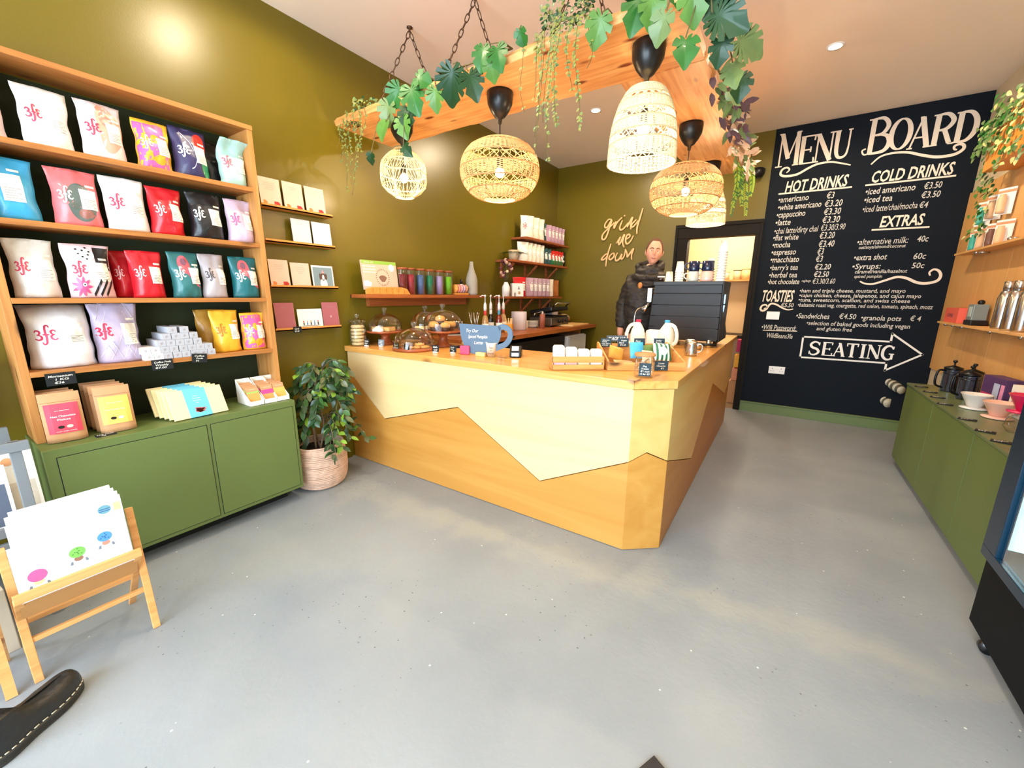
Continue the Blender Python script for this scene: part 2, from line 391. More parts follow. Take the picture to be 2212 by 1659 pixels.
# ================================================================== POUCH BAGS
LOGO = [[(.02,.64),(.10,.74),(.24,.68),(.22,.54),(.10,.49)], [(.10,.49),(.27,.43),(.28,.27),(.13,.2),(0,.29)],
        [(.28,.08),(.34,-.06),(.46,.02),(.5,.32),(.5,.66),(.56,.98),(.70,1.0),(.72,.88)], [(.36,.5),(.66,.5)],
        [(.98,.64),(.90,.74),(.76,.68),(.78,.54),(.90,.49)], [(.90,.49),(.73,.43),(.72,.27),(.87,.2),(1.0,.29)]]
def foil(col, rough=.38): return mat('pouch_%d_%d_%d' % col, col, rough, var=.05, scale=9, bump=.45, bscale=15, coat=.2)
def pouch(name, label, w, h, d, col, decals=(), logo=(200, 60, 90), lab=(.12,.86,.3,.66), sticker=True, group=None, fold=0, crump=.009, seed=1, cat='coffee bag', lw=.016, logoc=(-.48,.40,.62,.27)):
    root = thing(name, label, cat, group=group)
    prof = lambda v: (.82+.5*math.sin(PI*min(1, v*1.25)))*(1-max(0, (v-.12)/.88)**2.2) if v < .985 else .02
    rs = seed*7.31
    def F(u, v, side=-1, eps=0):
        pr = max(.015, prof(v)); e = (1-min(1, abs(u))**3.2)
        wx = w/2*(1-.05*math.sin(PI*v)+.03*max(0, v-.85)/.15)
        nse = noise.noise(Vector((u*1.6+rs, v*3.2, side*2.1)))*crump + noise.noise(Vector((u*4+rs, v*9, side)))*crump*.45
        y = side*(d/2*pr*e + .0012) + nse*(1 if e > .05 else .3) + fold*max(0, v-.78)**2*6
        x = u*wx + noise.noise(Vector((rs, v*4, u)))*crump*.8*abs(u)
        return (x, y + side*eps, v*h*(1-.012*abs(u)))
    nu, nv = 14, 18
    mb = MB(); cols = [foil(col)]
    us = [-1+2*i/nu for i in range(nu+1)]; vs_ = [j/nv for j in range(nv+1)]
    V = [F(u, v, -1) for v in vs_ for u in us] + [F(u, v, 1) for v in vs_ for u in us]
    K = (nu+1)*(nv+1); fs = []
    for j in range(nv):
        for i in range(nu):
            a = j*(nu+1)+i
            fs.append((a, a+1, a+nu+2, a+nu+1)); fs.append((K+a+1, K+a, K+a+nu+1, K+a+nu+2))
        a = j*(nu+1); fs.append((a, a+nu+1, K+a+nu+1, K+a)); a += nu; fs.append((a+nu+1, a, K+a, K+a+nu+1))
    for i in range(nu):
        fs.append((i+1, i, K+i, K+i+1)); a = nv*(nu+1)+i; fs.append((a, a+1, K+a+1, K+a))
    mb.add(V, fs, 0, True)
    def ci(c):
        m = foil(c) if isinstance(c, tuple) else c
        if m not in cols: cols.append(m)
        return cols.index(m)
    E = .0007
    for q in decals:
        E += .00025
        f2 = lambda x, y, e=E: F(x, y, -1, e)
        if q[0] == 'blob':     # cx,cy,ru,rv,col,[lobes,amp]
            _, cx, cy, ru, rv, cc = q[:6]; lb, am = (q[6], q[7]) if len(q) > 6 else (0, 0)
            n, rg = (lb*4 if am > .3 else 28), 5; vv = [f2(cx, cy)]; ff = []
            for k in range(1, rg+1):
                for j in range(n):
                    t = 2*PI*j/n; r = k/rg*(1+am*math.cos(lb*t)) if am else k/rg
                    vv.append(f2(max(-.97, min(.97, cx+ru*r*math.cos(t))), max(.02, min(.97, cy+rv*r*math.sin(t)))))
            for j in range(n):
                ff.append((0, 1+j, 1+(j+1) % n))
                for k in range(rg-1): a = 1+k*n; ff.append((a+j, a+n+j, a+n+(j+1) % n, a+(j+1) % n))
            mb.add(vv, ff, ci(cc), True)
        elif q[0] == 'rect':
            _, a0, a1, b0, b1, cc = q; n1, n2 = 8, 8; sk = 0
            vv = [f2(a0+(a1-a0)*i/n1, b0+(b1-b0)*j/n2) for j in range(n2+1) for i in range(n1+1)]
            ff = [(j*(n1+1)+i, j*(n1+1)+i+1, (j+1)*(n1+1)+i+1, (j+1)*(n1+1)+i) for j in range(n2) for i in range(n1)]
            mb.add(vv, ff, ci(cc), True)
        elif q[0] == 'line':
            ribbon(mb, q[1], q[2], f2, ci(q[3]), 6)
    if logo:
        cx, cy, lu, lv = logoc
        ml = mat('logo_%d_%d_%d' % logo, logo, .5, var=.02); 
        for i, st in enumerate(LOGO):
            st2 = [(cx-lu/2+x*lu, cy+y*lv) for x, y in st]
            n0 = len(st2)
            # width in world units -> draw in metric then map
            pts = [(x*w/2, y*h) for x, y in st2]
            ribbon(mb, pts, (lambda t: w*lw*(.55+.75*math.sin(PI*t))), lambda X, Y: F(max(-.99, min(.99, X/(w/2))), Y/h, -1, .0026), ci(ml), 5)
    mb.build('pouch', cols, root, world=False)
    if lab:
        lb = MB(); a0, a1, b0, b1 = lab
        f3 = lambda x, y, e=.003: F(x, y, -1, e)
        n1, n2 = 8, 10
        vv = [f3(a0+(a1-a0)*i/n1, b0+(b1-b0)*j/n2) for j in range(n2+1) for i in range(n1+1)]
        ff = [(j*(n1+1)+i, j*(n1+1)+i+1, (j+1)*(n1+1)+i+1, (j+1)*(n1+1)+i) for j in range(n2) for i in range(n1)]
        lb.add(vv, ff, 0)
        pl_o = MB(); st_o = MB()
        for k in range(5):
            y = b0+(b1-b0)*(.12+.09*k)
            ribbon(pl_o, [(a0+(a1-a0)*.12, y), (a0+(a1-a0)*(.88-.2*(k % 2)), y)], .0045, lambda X, Y: F(X, Y, -1, .0036), 0, 4)
        if sticker:
            for (p0, p1, r0, r1) in ((a0+(a1-a0)*.45, a1, b1+.05, b1+.09),):
                vv = [f3(p0+(p1-p0)*i/4, r0+(r1-r0)*j/2) for j in range(3) for i in range(5)]
                st_o.add(vv, [(j*5+i, j*5+i+1, j*5+i+6, j*5+i+5) for j in range(2) for i in range(4)], 0)
        lo_ = lb.build('label', [m_white], root, world=False); pl_o.build('print', [m_grey], lo_, world=False)
        if sticker: st_o.build('price_sticker', [m_white], lo_, world=False)
    return root
def put(o, x, y, z, rz=PI/2, tilt=0):
    o.location = (x, y, z); o.rotation_euler = (tilt, 0, rz); return o
BGX = -3.045
W = (240, 238, 235); PK = (236, 150, 130); BL = (60, 165, 215)
def bags():
    PINKC = (236, 96, 170); ORG = (240, 168, 40); RED = (206, 26, 40)
    pinkyel = [('rect', -.95, .72, .04, .93, PINKC), ('blob', -.5, .62, .22, .09, ORG), ('blob', .1, .62, .28, .1, ORG), ('blob', -.45, .25, .2, .09, ORG), ('blob', .15, .2, .35, .1, ORG), ('blob', .35, .9, .35, .05, (238, 120, 150))]
    peach = [('blob', .3, .55, .62, .42, (238, 168, 146), 3, .12), ('blob', .2, .72, .3, .14, (232, 132, 116))]
    teal = [('blob', -.1, .72, .42, .2, (214, 100, 110)), ('line', [(.0, .6), (.45, .38), (.9, .3)], .09, (208, 84, 110)), ('blob', -.1, .78, .2, .08, (140, 90, 110))]
    # (y centre, width, height, z, spec...)
    B = [
     (.345, .16, .262, 2.163, dict(col=(238, 214, 214), decals=peach, logo=None, label='pale pink bag cut by the left photo edge, top row of the bookcase')),
     (.553, .175, .268, 2.163, dict(col=W, label='white bag with a faint label, second on the top row of the bookcase', crump=.010)),
     (.752, .172, .272, 2.163, dict(col=(240, 222, 226), decals=peach, label='pale bag with a big salmon shape, third on the top row')),
     (.957, .158, .255, 2.163, dict(col=(244, 186, 52), decals=pinkyel, logo=(245, 235, 240), label='pink and yellow patterned bag on the top row of the bookcase')),
     (1.131, .18, .268, 2.163, dict(col=(52, 48, 92), decals=[('blob', .55, .7, .42, .24, (222, 54, 44)), ('blob', .7, .28, .3, .26, (28, 132, 78)), ('line', [(-.5,.9),(-.1,.75),(.1,.55)], .012, (200,200,225)), ('line', [(.2,.42),(.0,.22),(-.2,.16)], .012, (200,200,225))], logo=(246, 246, 246), label='dark navy bag with a red and green corner, top row')),
     (1.352, .165, .255, 2.163, dict(col=(176, 214, 206), logo=(214, 92, 120), fold=-.3, crump=.011, label='pale mint green bag, last on the top row of the bookcase')),
     (.39, .172, .275, 1.8186, dict(col=BL, logo=None, lab=(-.35, .5, .28, .72), label='bright blue bag with a white label, left end of the second row')),
     (.603, .178, .272, 1.8186, dict(col=(232, 118, 122), decals=[('blob', .15, .42, .62, .34, (92, 104, 100)), ('blob', .25, .22, .3, .09, (150, 96, 84))], logo=(248, 246, 246), label='coral pink bag with a round grey patch, second row')),
     (.793, .178, .275, 1.8186, dict(col=(236, 240, 246), label='plain white bag between the coral and the red bag, second row')),
     (.968, .160, .262, 1.8186, dict(col=RED, logo=(240, 200, 205), label='glossy red bag on the second row of the bookcase')),
     (1.165, .180, .272, 1.8186, dict(col=(24, 25, 30), logo=(248, 248, 248), crump=.010, label='glossy black bag with a bright white emblem, second row')),
     (1.354, .160, .268, 1.8186, dict(col=(206, 182, 206), logo=(206, 82, 130), label='pearly lilac bag, right end of the second row')),
     (.405, .158, .275, 1.465, dict(col=(222, 218, 212), label='off-white bag at the left end of the third row', crump=.010)),
     (.598, .180, .27, 1.465, dict(col=(240, 208, 214), decals=[('rect', .3, .96, .52, .95, (36, 34, 36)), ('blob', -.1, .8, .42, .12, (244, 240, 236))] + [('blob', x, y, .05, .016, (20, 20, 22)) for x, y in ((-.35,.82),(-.15,.88),(.05,.8),(-.2,.76),(.12,.86),(-.05,.72),(-.4,.9),(.0,.93))] + [('blob', -.5, .2, .3, .15, (226, 76, 128), 9, .38), ('blob', -.42, .24, .08, .035, (250, 250, 250)), ('blob', -.42, .24, .035, .015, (20, 20, 20))] + [('line', [(x-.25, .04), (x+.15, .33)], .035, (26, 24, 26)) for x in (.2, .48, .76)], label='pink bag with zebra stripes, black dots and a pink spiky bird')),
     (.752, .12, .255, 1.465, dict(col=(190, 20, 34), logo=(236, 190, 196), lab=None, back=1, label='dark red bag half hidden behind the front red bag, third row')),
     (.830, .150, .258, 1.465, dict(col=RED, logo=(246, 196, 210), label='red bag in front of another red one, third row')),
     (1.013, .155, .268, 1.465, dict(col=(44, 110, 112), decals=teal, logo=(248, 248, 248), label='teal and pink bag left of the grey bag, third row')),
     (1.160, .140, .268, 1.465, dict(col=(178, 168, 172), logo=(70, 62, 66), label='matt grey bag between two teal bags, third row')),
     (1.343, .170, .265, 1.465, dict(col=(24, 104, 112), decals=teal, logo=(248, 248, 248), label='teal and pink bag at the right end of the third row')),
     (.447, .245, .318, 1.115, dict(col=(240, 242, 248), d=.15, crump=.016, fold=.2, logo=(200, 52, 92), lab=(.15, .7, .38, .62), lw=.012, label='very large crumpled white bag, left end of the fourth row')),
     (.662, .200, .320, 1.115, dict(col=(186, 172, 198), d=.13, crump=.014, logo=(206, 44, 70), logoc=(-.6,.42,.6,.24), decals=[('line', [(a, b), (a+.55, b+.42)], .009, (216, 206, 222)) for a, b in ((-.9,.45),(-.9,.1),(-.5,.05),(0,.05),(.4,.1),(-.9,.7))]+[('line', [(a, b), (a-.55, b+.42)], .009, (216, 206, 222)) for a, b in ((.9,.45),(.9,.1),(.5,.05),(0,.05),(-.35,.1),(.9,.65))], label='large lilac bag with a white diamond lattice, fourth row')),
     (1.135, .17, .275, 1.115, dict(col=(176, 128, 46), logo=None, lab=None, back=1, label='mustard bag mostly hidden behind the yellow bag, fourth row')),
     (1.187, .165, .272, 1.115, dict(col=(236, 178, 48), logo=(196, 110, 40), label='plain golden yellow bag on the fourth row of the bookcase')),
     (1.353, .150, .250, 1.115, dict(col=(244, 186, 52), decals=pinkyel, logo=(245, 235, 240), label='small pink and yellow bag at the right end of the fourth row')),
    ]
    for i, (y, w, h, z, k) in enumerate(B):
        k = dict(k); col = k.pop('col'); lb = k.pop('label'); back = k.pop('back', 0); d = k.pop('d', .085)
        o = pouch('coffee_bag', lb, w*.98, h, d, col, seed=i+1, group='coffee bags in the bookcase', **k)
        put(o, BGX-.01-(.08 if back else 0)-(d-.085)/2, y, z+.001, PI/2+R.uniform(-.04, .04), -.03)
    # dark bag glimpsed behind the mint one
    o = pouch('coffee_bag', 'black bag glimpsed behind the mint green bag, top row', .14, .25, .06, (26, 26, 28), logo=None, lab=None, seed=40, group='coffee bags in the bookcase'); put(o, -3.15, 1.275, 2.164)
bags()

# pods: stack of small cardboard boxes on the fourth row
m_pod = mat('pod_box_grey', (176, 176, 184), .7, var=.03); m_podw = mat('pod_box_white', (238, 232, 230), .7, var=.02)
pod0 = None; podw = None
def podbox(m, nm):
    t = thing('pod_box', nm, 'box')
    b = MB(); b.box(-.021, .021, -.09, .09, 0, .036); b.build('carton', m, t, world=False, bevel=.001)
    p = MB(); ribbon(p, [(-.006, .010), (.006, .018), (-.006, .018), (.006, .026)], .0012, lambda x, y: (x, -.0906, y), 0, 3); p.build('print', m_grey, t, world=False)
    return t
gA = podbox(m_pod, 'small grey pod box in the stepped pile'); gB = podbox(m_podw, 'small white pod box in the stepped pile')
used = {0: 0, 1: 0}
rows = [(.752, 8, 2), (.748, 8, 1), (.806, 6, 0), (.842, 5, 0), (.878, 3, 0)]
rows = [[.757+i*.0435 for i in range(8)], [.745+i*.0435 for i in range(8)], [.822+i*.0435 for i in range(6)], [.853+i*.0435 for i in range(5)], [.885, .945, .99]]
ords = ['bottom', 'second', 'third', 'fourth', 'top']
for r, ys in enumerate(rows):
    if r == 4: ys = ys[:2]
    if r == 2: ys = ys[:5]
    if r == 3: ys = ys[:4]
    for i, y in enumerate(ys):
        wt = (r < 2 and i < 2)
        src = gB if wt else gA
        lab = '%s pod box in the %s layer of the stepped carton pile' % ('small white' if wt else 'small grey', ords[r])
        if used[wt]: o = dup(src, (0,0,0), label=lab)
        else: o = src; o['label'] = lab; used[wt] = 1
        o['group'] = '%s pod boxes, %s layer' % ('white' if wt else 'grey', ords[r])
        o.location = (-3.068-.012*(r > 2), y, 1.1155+r*.0365); o.rotation_euler = (0, 0, PI/2+R.uniform(-.02, .02))

# ================================================================== CHALK PRICE TAGS
def tagcard(label, lines, w, h, O, rz, tilt=0, m=None, base=False, rx=0, cs=.24, cat='price tag', nm='price_tag'):
    t = thing(nm, label, cat, O, rz); t.rotation_euler = (tilt, rx, rz)
    b = MB(); b.box(-w/2, w/2, 0, .003, 0, h); b.build('card', m or m_tagb, t, world=False, bevel=.0008)
    p = MB(); n = len(lines)
    for i, s in enumerate(lines):
        z = h*(.88-(i+.8)*(.8/n)); ww = w*.8*min(1, len(s)/7.5)
        text(p, s, (-w*.42+(w*.84-ww)*R.uniform(.1, .6), -.0008, z), (1,0,0), (0,0,1), h*.52/n, width=ww, bold=.012, shear=.2)
    p.build('chalk_writing', m_chalk, t, world=False)
    if base:
        MB().box(-w*.28, w*.28, -.008, .012, -.012, .001).build('clip', m_wp, t, world=False, bevel=.001)
    return t
tagcard('black chalk tag hanging under the large white bag, reading Momentum', ['Momentum', '1 KG', '€36'], .105, .062, (BX+.006, .40, 1.040), PI/2+.05, 0)
tagcard('black chalk tag on the shelf edge below the white pod boxes', ['Coffee Pods', 'Weekly', '€7.00'], .098, .060, (BX+.006, .805, 1.058), PI/2)
tagcard('black chalk tag leaning on the grey pod boxes, reading coffee pods', ['Coffee', 'Pods', '€6'], .078, .055, (BX+.006, .985, 1.075), PI/2, rx=.1)
for (x, y, s) in ((-2.86, .50, 'black chalk tag lying flat before the yellow label pouches'), (-2.855, .93, 'black chalk tag lying flat before the blue wrapped chocolate'), (-2.85, 1.28, 'black chalk tag lying flat before the chocolate display boxes'), (-2.85, 1.40, 'black chalk tag lying flat at the right cabinet corner')):
    tagcard(s, ['Hot Choc', '€8'] if y < .6 else ['Bars', '€4.50'], .08, .05, (x, y, CZ+.001), PI/2, -1.5)

# ================================================================== CABINET TOP GOODS
m_kraft = mat('kraft_paper', (196, 146, 104), .8, var=.06, bump=.15, bscale=40)
def kraftbag(label, pan, lines, pic):
    t = thing('kraft_pouch', label, 'pouch')
    w, h, d = .142, .245, .05
    f = lambda u, v, s, e=0: (u*w/2, s*(d/2*max(.03, (1-max(0, v-.08)**1.5*1.1))*(1-abs(u)**4)+.001+e), v*h)
    b = MB(); nu, nv = 8, 10; V = []; K = (nu+1)*(nv+1)
    for s in (-1, 1): V += [f(-1+2*i/nu, j/nv, s) for j in range(nv+1) for i in range(nu+1)]
    fs = []
    for j in range(nv):
        for i in range(nu):
            a = j*(nu+1)+i; fs += [(a, a+1, a+nu+2, a+nu+1), (K+a+1, K+a, K+a+nu+1, K+a+nu+2)]
    for i in range(nu): fs.append((i+1, i, K+i, K+i+1))
    b.add(V, fs, 0, True)
    ribbon(b, [(-.068, .2), (.068, .2)], .001, lambda x, y: f(x/(w/2), y/h, -1, .001), 1, 4)
    b.build('bag', [m_kraft, mat('kraft_dark', (150, 104, 66), .8)], t, world=False)
    if pan:
        q = MB(); g2 = lambda x, y, e=.0025: f(x, y, -1, e)
        q.add([g2(-.82+1.64*i/6, .18+.6*j/6) for j in range(7) for i in range(7)], [(j*7+i, j*7+i+1, j*7+i+8, j*7+i+7) for j in range(6) for i in range(6)], 0)
        for s, z, hh, ww in lines:
            text(q, s, (0,0,0), (1,0,0), (0,0,1), hh, width=ww, mi=1, shear=0, bold=.01, align=.5, fn=lambda X, Y, z=z: f(X/(w/2), (Y+z)/h, -1, .004))
        if pic:
            for cx, cc in ((-.015, 2), (.015, 3)):
                q.add([f((cx+.012*math.cos(a))/(w/2), (.075+.008*math.sin(a))/h, -1, .004) for a in [i*PI/4 for i in range(8)]], [tuple(range(8))], cc)
        q.build('label', [pan, m_white, m_blk, mat('choc_print', (238, 206, 180), .7)], t, world=False)
    return t
pl_ = mat('label_coral', (228, 70, 92), .6); yl_ = mat('label_yellow', (246, 200, 96), .6)
k1 = kraftbag('front kraft pouch with a coral label on the green cabinet', pl_, [('hot chocolate', .155, .004, .05), ('Hot Chocolate', .125, .009, .085), ('Flakes', .108, .009, .045), ('single origin cocoa', .052, .004, .07)], 1)
put(k1, -2.925, .372, CZ+.001, PI/2-.08, -.10); k1['group'] = 'kraft pouches with coral labels'
k2 = kraftbag('front kraft pouch with a yellow label on the green cabinet', yl_, [('hot chocolate', .155, .004, .06), ('Hot Chocolate Flakes', .118, .005, .075)], 1)
put(k2, -2.92, .562, CZ+.001, PI/2-.08, -.10)
kb = kraftbag('plain kraft pouch top behind', None, [], 0)
for i in range(2): (put(kb, 0, 0, 0) if i == 0 else 0); o = kb if i == 0 else dup(kb, (0,0,0)); o.location = (-2.925-.055*(i+1), .372-.008*(i+1), CZ+.001+.004*i); o.rotation_euler = (-.08, 0, PI/2-.08); o['label'] = 'kraft pouch standing %s behind the coral label pouch' % ('directly', 'furthest')[i]; o['group'] = 'kraft pouches with coral labels'
for i in range(3): o = dup(kb, (-2.92-.052*(i+1), .562-.006*(i+1), CZ+.002+.004*i), PI/2-.08); o.rotation_euler = (-.08, 0, PI/2-.08); o['label'] = 'kraft pouch standing %s behind the yellow label pouch' % ('directly', 'second', 'furthest')[i]; o['group'] = 'kraft pouches with yellow labels'
k2['group'] = 'kraft pouches with yellow labels'
# slabs of chocolate in cream card with a blue band
def chocbar():
    t = thing('chocolate_bar', 'x', 'chocolate bar')
    MB().box(-.14, .14, -.007, .007, 0, .175).build('card_sleeve', mat('cream_card', (250, 226, 170), .7, var=.02), t, world=False, bevel=.001)
    b = MB(); b.box(-.062, .052, -.0078, .0078, -.0004, .1755)
    for i, s in enumerate(['Merry', 'Christmas', 'Chocolate', 'Bar']): text(b, s, (-.005, -.0086, .125-.014*i), (1,0,0), (0,0,1), .007, mi=1, align=.5, shear=0)
    for i in range(14): b.add([(-.04+.075*R.random()+dx, -.0085, .02+.03*R.random()+dz) for dx, dz in ((0,0),(.008,0),(.004,.009))], [(0,1,2)], 2)
    for i in range(6): b.box(-.05+.1*R.random(), -.05+.1*R.random(), -.0082, -.008, .13, .132, 3) if 0 else None
    b.build('blue_band', [mat('band_blue', (104, 190, 216), .6), m_white, mat('band_red', (214, 96, 90), .6), m_grey], t, world=False)
    return t
cb = chocbar()
for i in range(5):
    o = cb if i == 0 else dup(cb, (0,0,0))
    o.location = (-2.862-.036*i, .925-.012*i, CZ+.004+.003*i); o.rotation_euler = (-.42, 0, PI/2+.06)
    o['label'] = ['front chocolate slab with a blue band, leaning on the green cabinet', 'second chocolate slab with a blue band in the leaning row', 'third chocolate slab with a blue band in the leaning row', 'fourth chocolate slab with a blue band in the leaning row', 'rearmost chocolate slab with a blue band in the leaning row'][i]
    o['group'] = 'blue banded chocolate slabs'
# three display trays holding small kraft bars
dcol = [((146, 196, 96), (246, 158, 84), 'green and orange'), ((226, 66, 140), (246, 150, 84), 'pink'), ((250, 176, 90), (248, 168, 84), 'plain orange')]
for k, (y, (ca, cbk, nm)) in enumerate(zip((1.235, 1.328, 1.418-.012), dcol)):
    t = thing('display_tray', 'white card counter tray of small chocolate bars with %s fronts' % nm, 'tray', (-2.93, y, CZ+.001), PI/2)
    b = MB(); w = .040
    for x in (-w-.003, w): b.poly([(-.07, 0), (.11, 0), (.11, .16), (-.07, .03)], .003, 0, Matrix.Translation((x, 0, 0)) @ Matrix(((0,0,1,0),(1,0,0,0),(0,1,0,0),(0,0,0,1))))
    b.box(-w, w, -.07, .11, 0, .003); b.box(-w, w, -.073, -.07, 0, .03); b.box(-w, w, .108, .111, 0, .16)
    b.build('carton', m_white, t, world=False)
    p = MB(); text(p, 'chocolate', (0, -.0738, .012), (1,0,0), (0,0,1), .006, mi=0, align=.5, shear=0); p.build('print', m_grey, t, world=False)
    b0 = None
    for i in range(5):
        lab = '%s chocolate bar, %s in its white card tray' % (nm, ('front', 'second', 'third', 'fourth', 'rearmost')[i])
        if i == 0:
            b0 = thing('small_chocolate_bar', lab, 'chocolate bar')
            MB().box(-w+.003, w-.003, -.004, .004, 0, .118).build('kraft_sleeve', m_kraft, b0, world=False, bevel=.001)
            q = MB(); q.box(-w+.002, w-.002, -.0047, -.004, .004, .055+.02*(k == 0), 1); q.box(-w+.002, w-.002, -.0046, -.0039, .004, .085, 0)
            text(q, 'CHOCOLATE', (0, -.006, .098), (1,0,0), (0,0,1), .005, mi=2, align=.5, shear=0)
            q.build('label', [mat('lb%d' % k, ca, .6), mat('lc%d' % k, cbk, .6), m_white], b0, world=False)
            o = b0
        else: o = dup(b0, (0,0,0), label=lab)
        o.location = (-2.93+.048-.032*i, y, CZ+.006+.006*i); o.rotation_euler = (-.38, 0, PI/2); o['group'] = '%s chocolate bars' % nm

# ================================================================== PICTURE LEDGES AND GREETING CARDS
m_led = wood('ledge_pine', (226, 158, 74), (204, 132, 52), 1, 1, .5, False)
LX = -3.15
LED = [2.118, 1.879, 1.555, 1.235]
nmz = ['top', 'second', 'third', 'bottom']
for z, n in zip(LED, nmz):
    t = thing('picture_ledge', 'narrow pine picture ledge with cards, %s of four right of the bookcase' % n, 'shelf', (LX-.04, 1.83, z), group='picture ledges')
    MB().box(XL+.001, LX, 1.555, 2.10, z-.022, z-.010).build('board', m_led, t, bevel=.001)
    MB().box(LX-.008, LX, 1.555, 2.10, z-.022, z+.002).build('front_lip', m_led, t, bevel=.001)
m_cardp = mat('card_blush', (234, 196, 178), .7, var=.03); m_mauve = mat('card_mauve', (168, 96, 106), .7, var=.04)
m_env = mat('kraft_envelope', (206, 160, 116), .8); m_redp = mat('print_red', (200, 60, 56), .7); m_dk = mat('print_dark', (60, 52, 56), .7)
def card(label, y0, y1, z, h, m, lines=(), art=None, env=True, lh=.006):
    w = y1-y0; t = thing('greeting_card', label, 'greeting card', (LX-.022, (y0+y1)/2, z-.009), PI/2, 'greeting cards on the ledges'); t.rotation_euler = (-.09, 0, PI/2)
    MB().box(-w/2+.002, w/2-.002, -.0015, .0015, 0, h).build('card', m, t, world=False, bevel=.0005)
    if env: MB().box(-w/2+.006, w/2+.001, .002, .0035, .001, h-.002).build('envelope', m_env, t, world=False)
    q = MB()
    for i, s in enumerate(lines): text(q, s, (0, -.0022, h*.80-i*lh*2.4), (1,0,0), (0,0,1), lh, mi=0, align=.5, shear=.05, width=min(w*.75, len(s)*lh*.75))
    if art == 'foxes':
        for x in (-.045, .03, .045): q.add([(x+.014*math.cos(a)*(1+.3*math.cos(3*a)), -.0022, .022+.016*math.sin(a)) for a in [i*PI/6 for i in range(12)]], [tuple(range(12))], 1 if x > 0 else 2)
    if art == 'dog':
        q.add([(x, -.002, z_) for x, z_ in ((-w/2+.012,.012),(w/2-.012,.012),(w/2-.012,h-.014),(-w/2+.012,h-.014))], [(0,1,2,3)], 3)
        el = lambda cx, cz, a, b, mi, e: q.add([(cx+a*math.cos(k*PI/8), e, cz+b*math.sin(k*PI/8)) for k in range(16)], [tuple(range(16))], mi)
        el(0, .03, .03, .045, 5, -.0022); el(0, .085, .024, .03, 4, -.0024); el(0, .075, .010, .026, 5, -.0026); el(-.026, .085, .008, .026, 4, -.0027); el(.026, .085, .008, .026, 4, -.0027); el(0, .058, .006, .005, 6, -.003)
        q.add([(-.012, -.0028, .112), (.012, -.0028, .112), (0, -.0028, .14)], [(0,1,2)], 7)
    if art == 'birds':
        for i in range(5):
            x = -.06+.03*i; c_ = [1, 7, 2, 8, 1][i]
            q.box(x-.005, x+.005, -.0024, -.0018, .022, .045, 6 if i % 2 == 0 else 8)
            q.add([(x+.006*math.cos(k*PI/4), -.0023, .052+.006*math.sin(k*PI/4)) for k in range(8)], [tuple(range(8))], c_)
        q.box(-.075, .075, -.0022, -.0018, .014, .02, 0)
    if art == 'candle': q.box(-.002, .002, -.0023, -.0018, h*.38, h*.46, 9)
    q.build('artwork', [m_grey, m_redp, mat('print_orange', (220, 132, 70), .7), mat('print_slate', (128, 148, 156), .7), mat('print_brown', (92, 66, 56), .7), m_white, m_dk, mat('print_pink', (236, 150, 156), .7), mat('print_blue', (90, 130, 180), .7), m_white], t, world=False)
    return t
c4 = ['You and whoever says', 'they love coffee', 'is the best']
card('blush card with a fox drawing, left on the top ledge', 1.562, 1.713, LED[0], .192, m_cardp, ['No matter how far', 'you travel, there is', 'always coffee', 'for dreamers'], 'foxes')
card('blush card with red berries, middle of the top ledge', 1.728, 1.881, LED[0], .195, m_cardp, ['Congratulations', 'thank you'], 'foxes')
card('blush card with a pale bird, right on the top ledge', 1.896, 2.058, LED[0], .195, m_cardp, ['thanks', 'a million times'], 'foxes')
card('pale grey plain card, left of two on the second ledge', 1.766, 1.918, LED[1], .182, mat('card_grey', (208, 206, 214), .7), ['with sympathy'], None)
card('cream card with small script, right of two on the second ledge', 1.930, 2.090, LED[1], .18, m_white, ['so much love', 'to you both', 'today'], None)
card('blush card with woodland animals, left on the third ledge', 1.567, 1.713, LED[2], .195, m_cardp, ['Today you will', 'have to be brave', 'and happy'], 'foxes')
card('blush card filled with text, middle of the third ledge', 1.726, 1.878, LED[2], .182, m_cardp, ['Some of the most', 'wonderful things', 'come in small', 'parcels'], None)
card('card with a dog in a pink party hat, third ledge', 1.893, 2.082, LED[2], .172, m_white, [], 'dog')
card('mauve card, left on the bottom ledge', 1.571, 1.722, LED[3], .200, m_mauve, ['with love'], None)
card('landscape cream card with five small figures, bottom ledge', 1.741, 1.950, LED[3], .150, m_white, [], 'birds')
card('mauve card with white lettering, right on the bottom ledge', 1.953, 2.100, LED[3], .200, m_mauve, ['Thank you'], 'candle', lh=.009)
tagcard('small black tag reading Cards, clipped on the bottom ledge', ['Cards', '€3.50'], .065, .048, (LX+.004, 1.715, 1.195), PI/2)
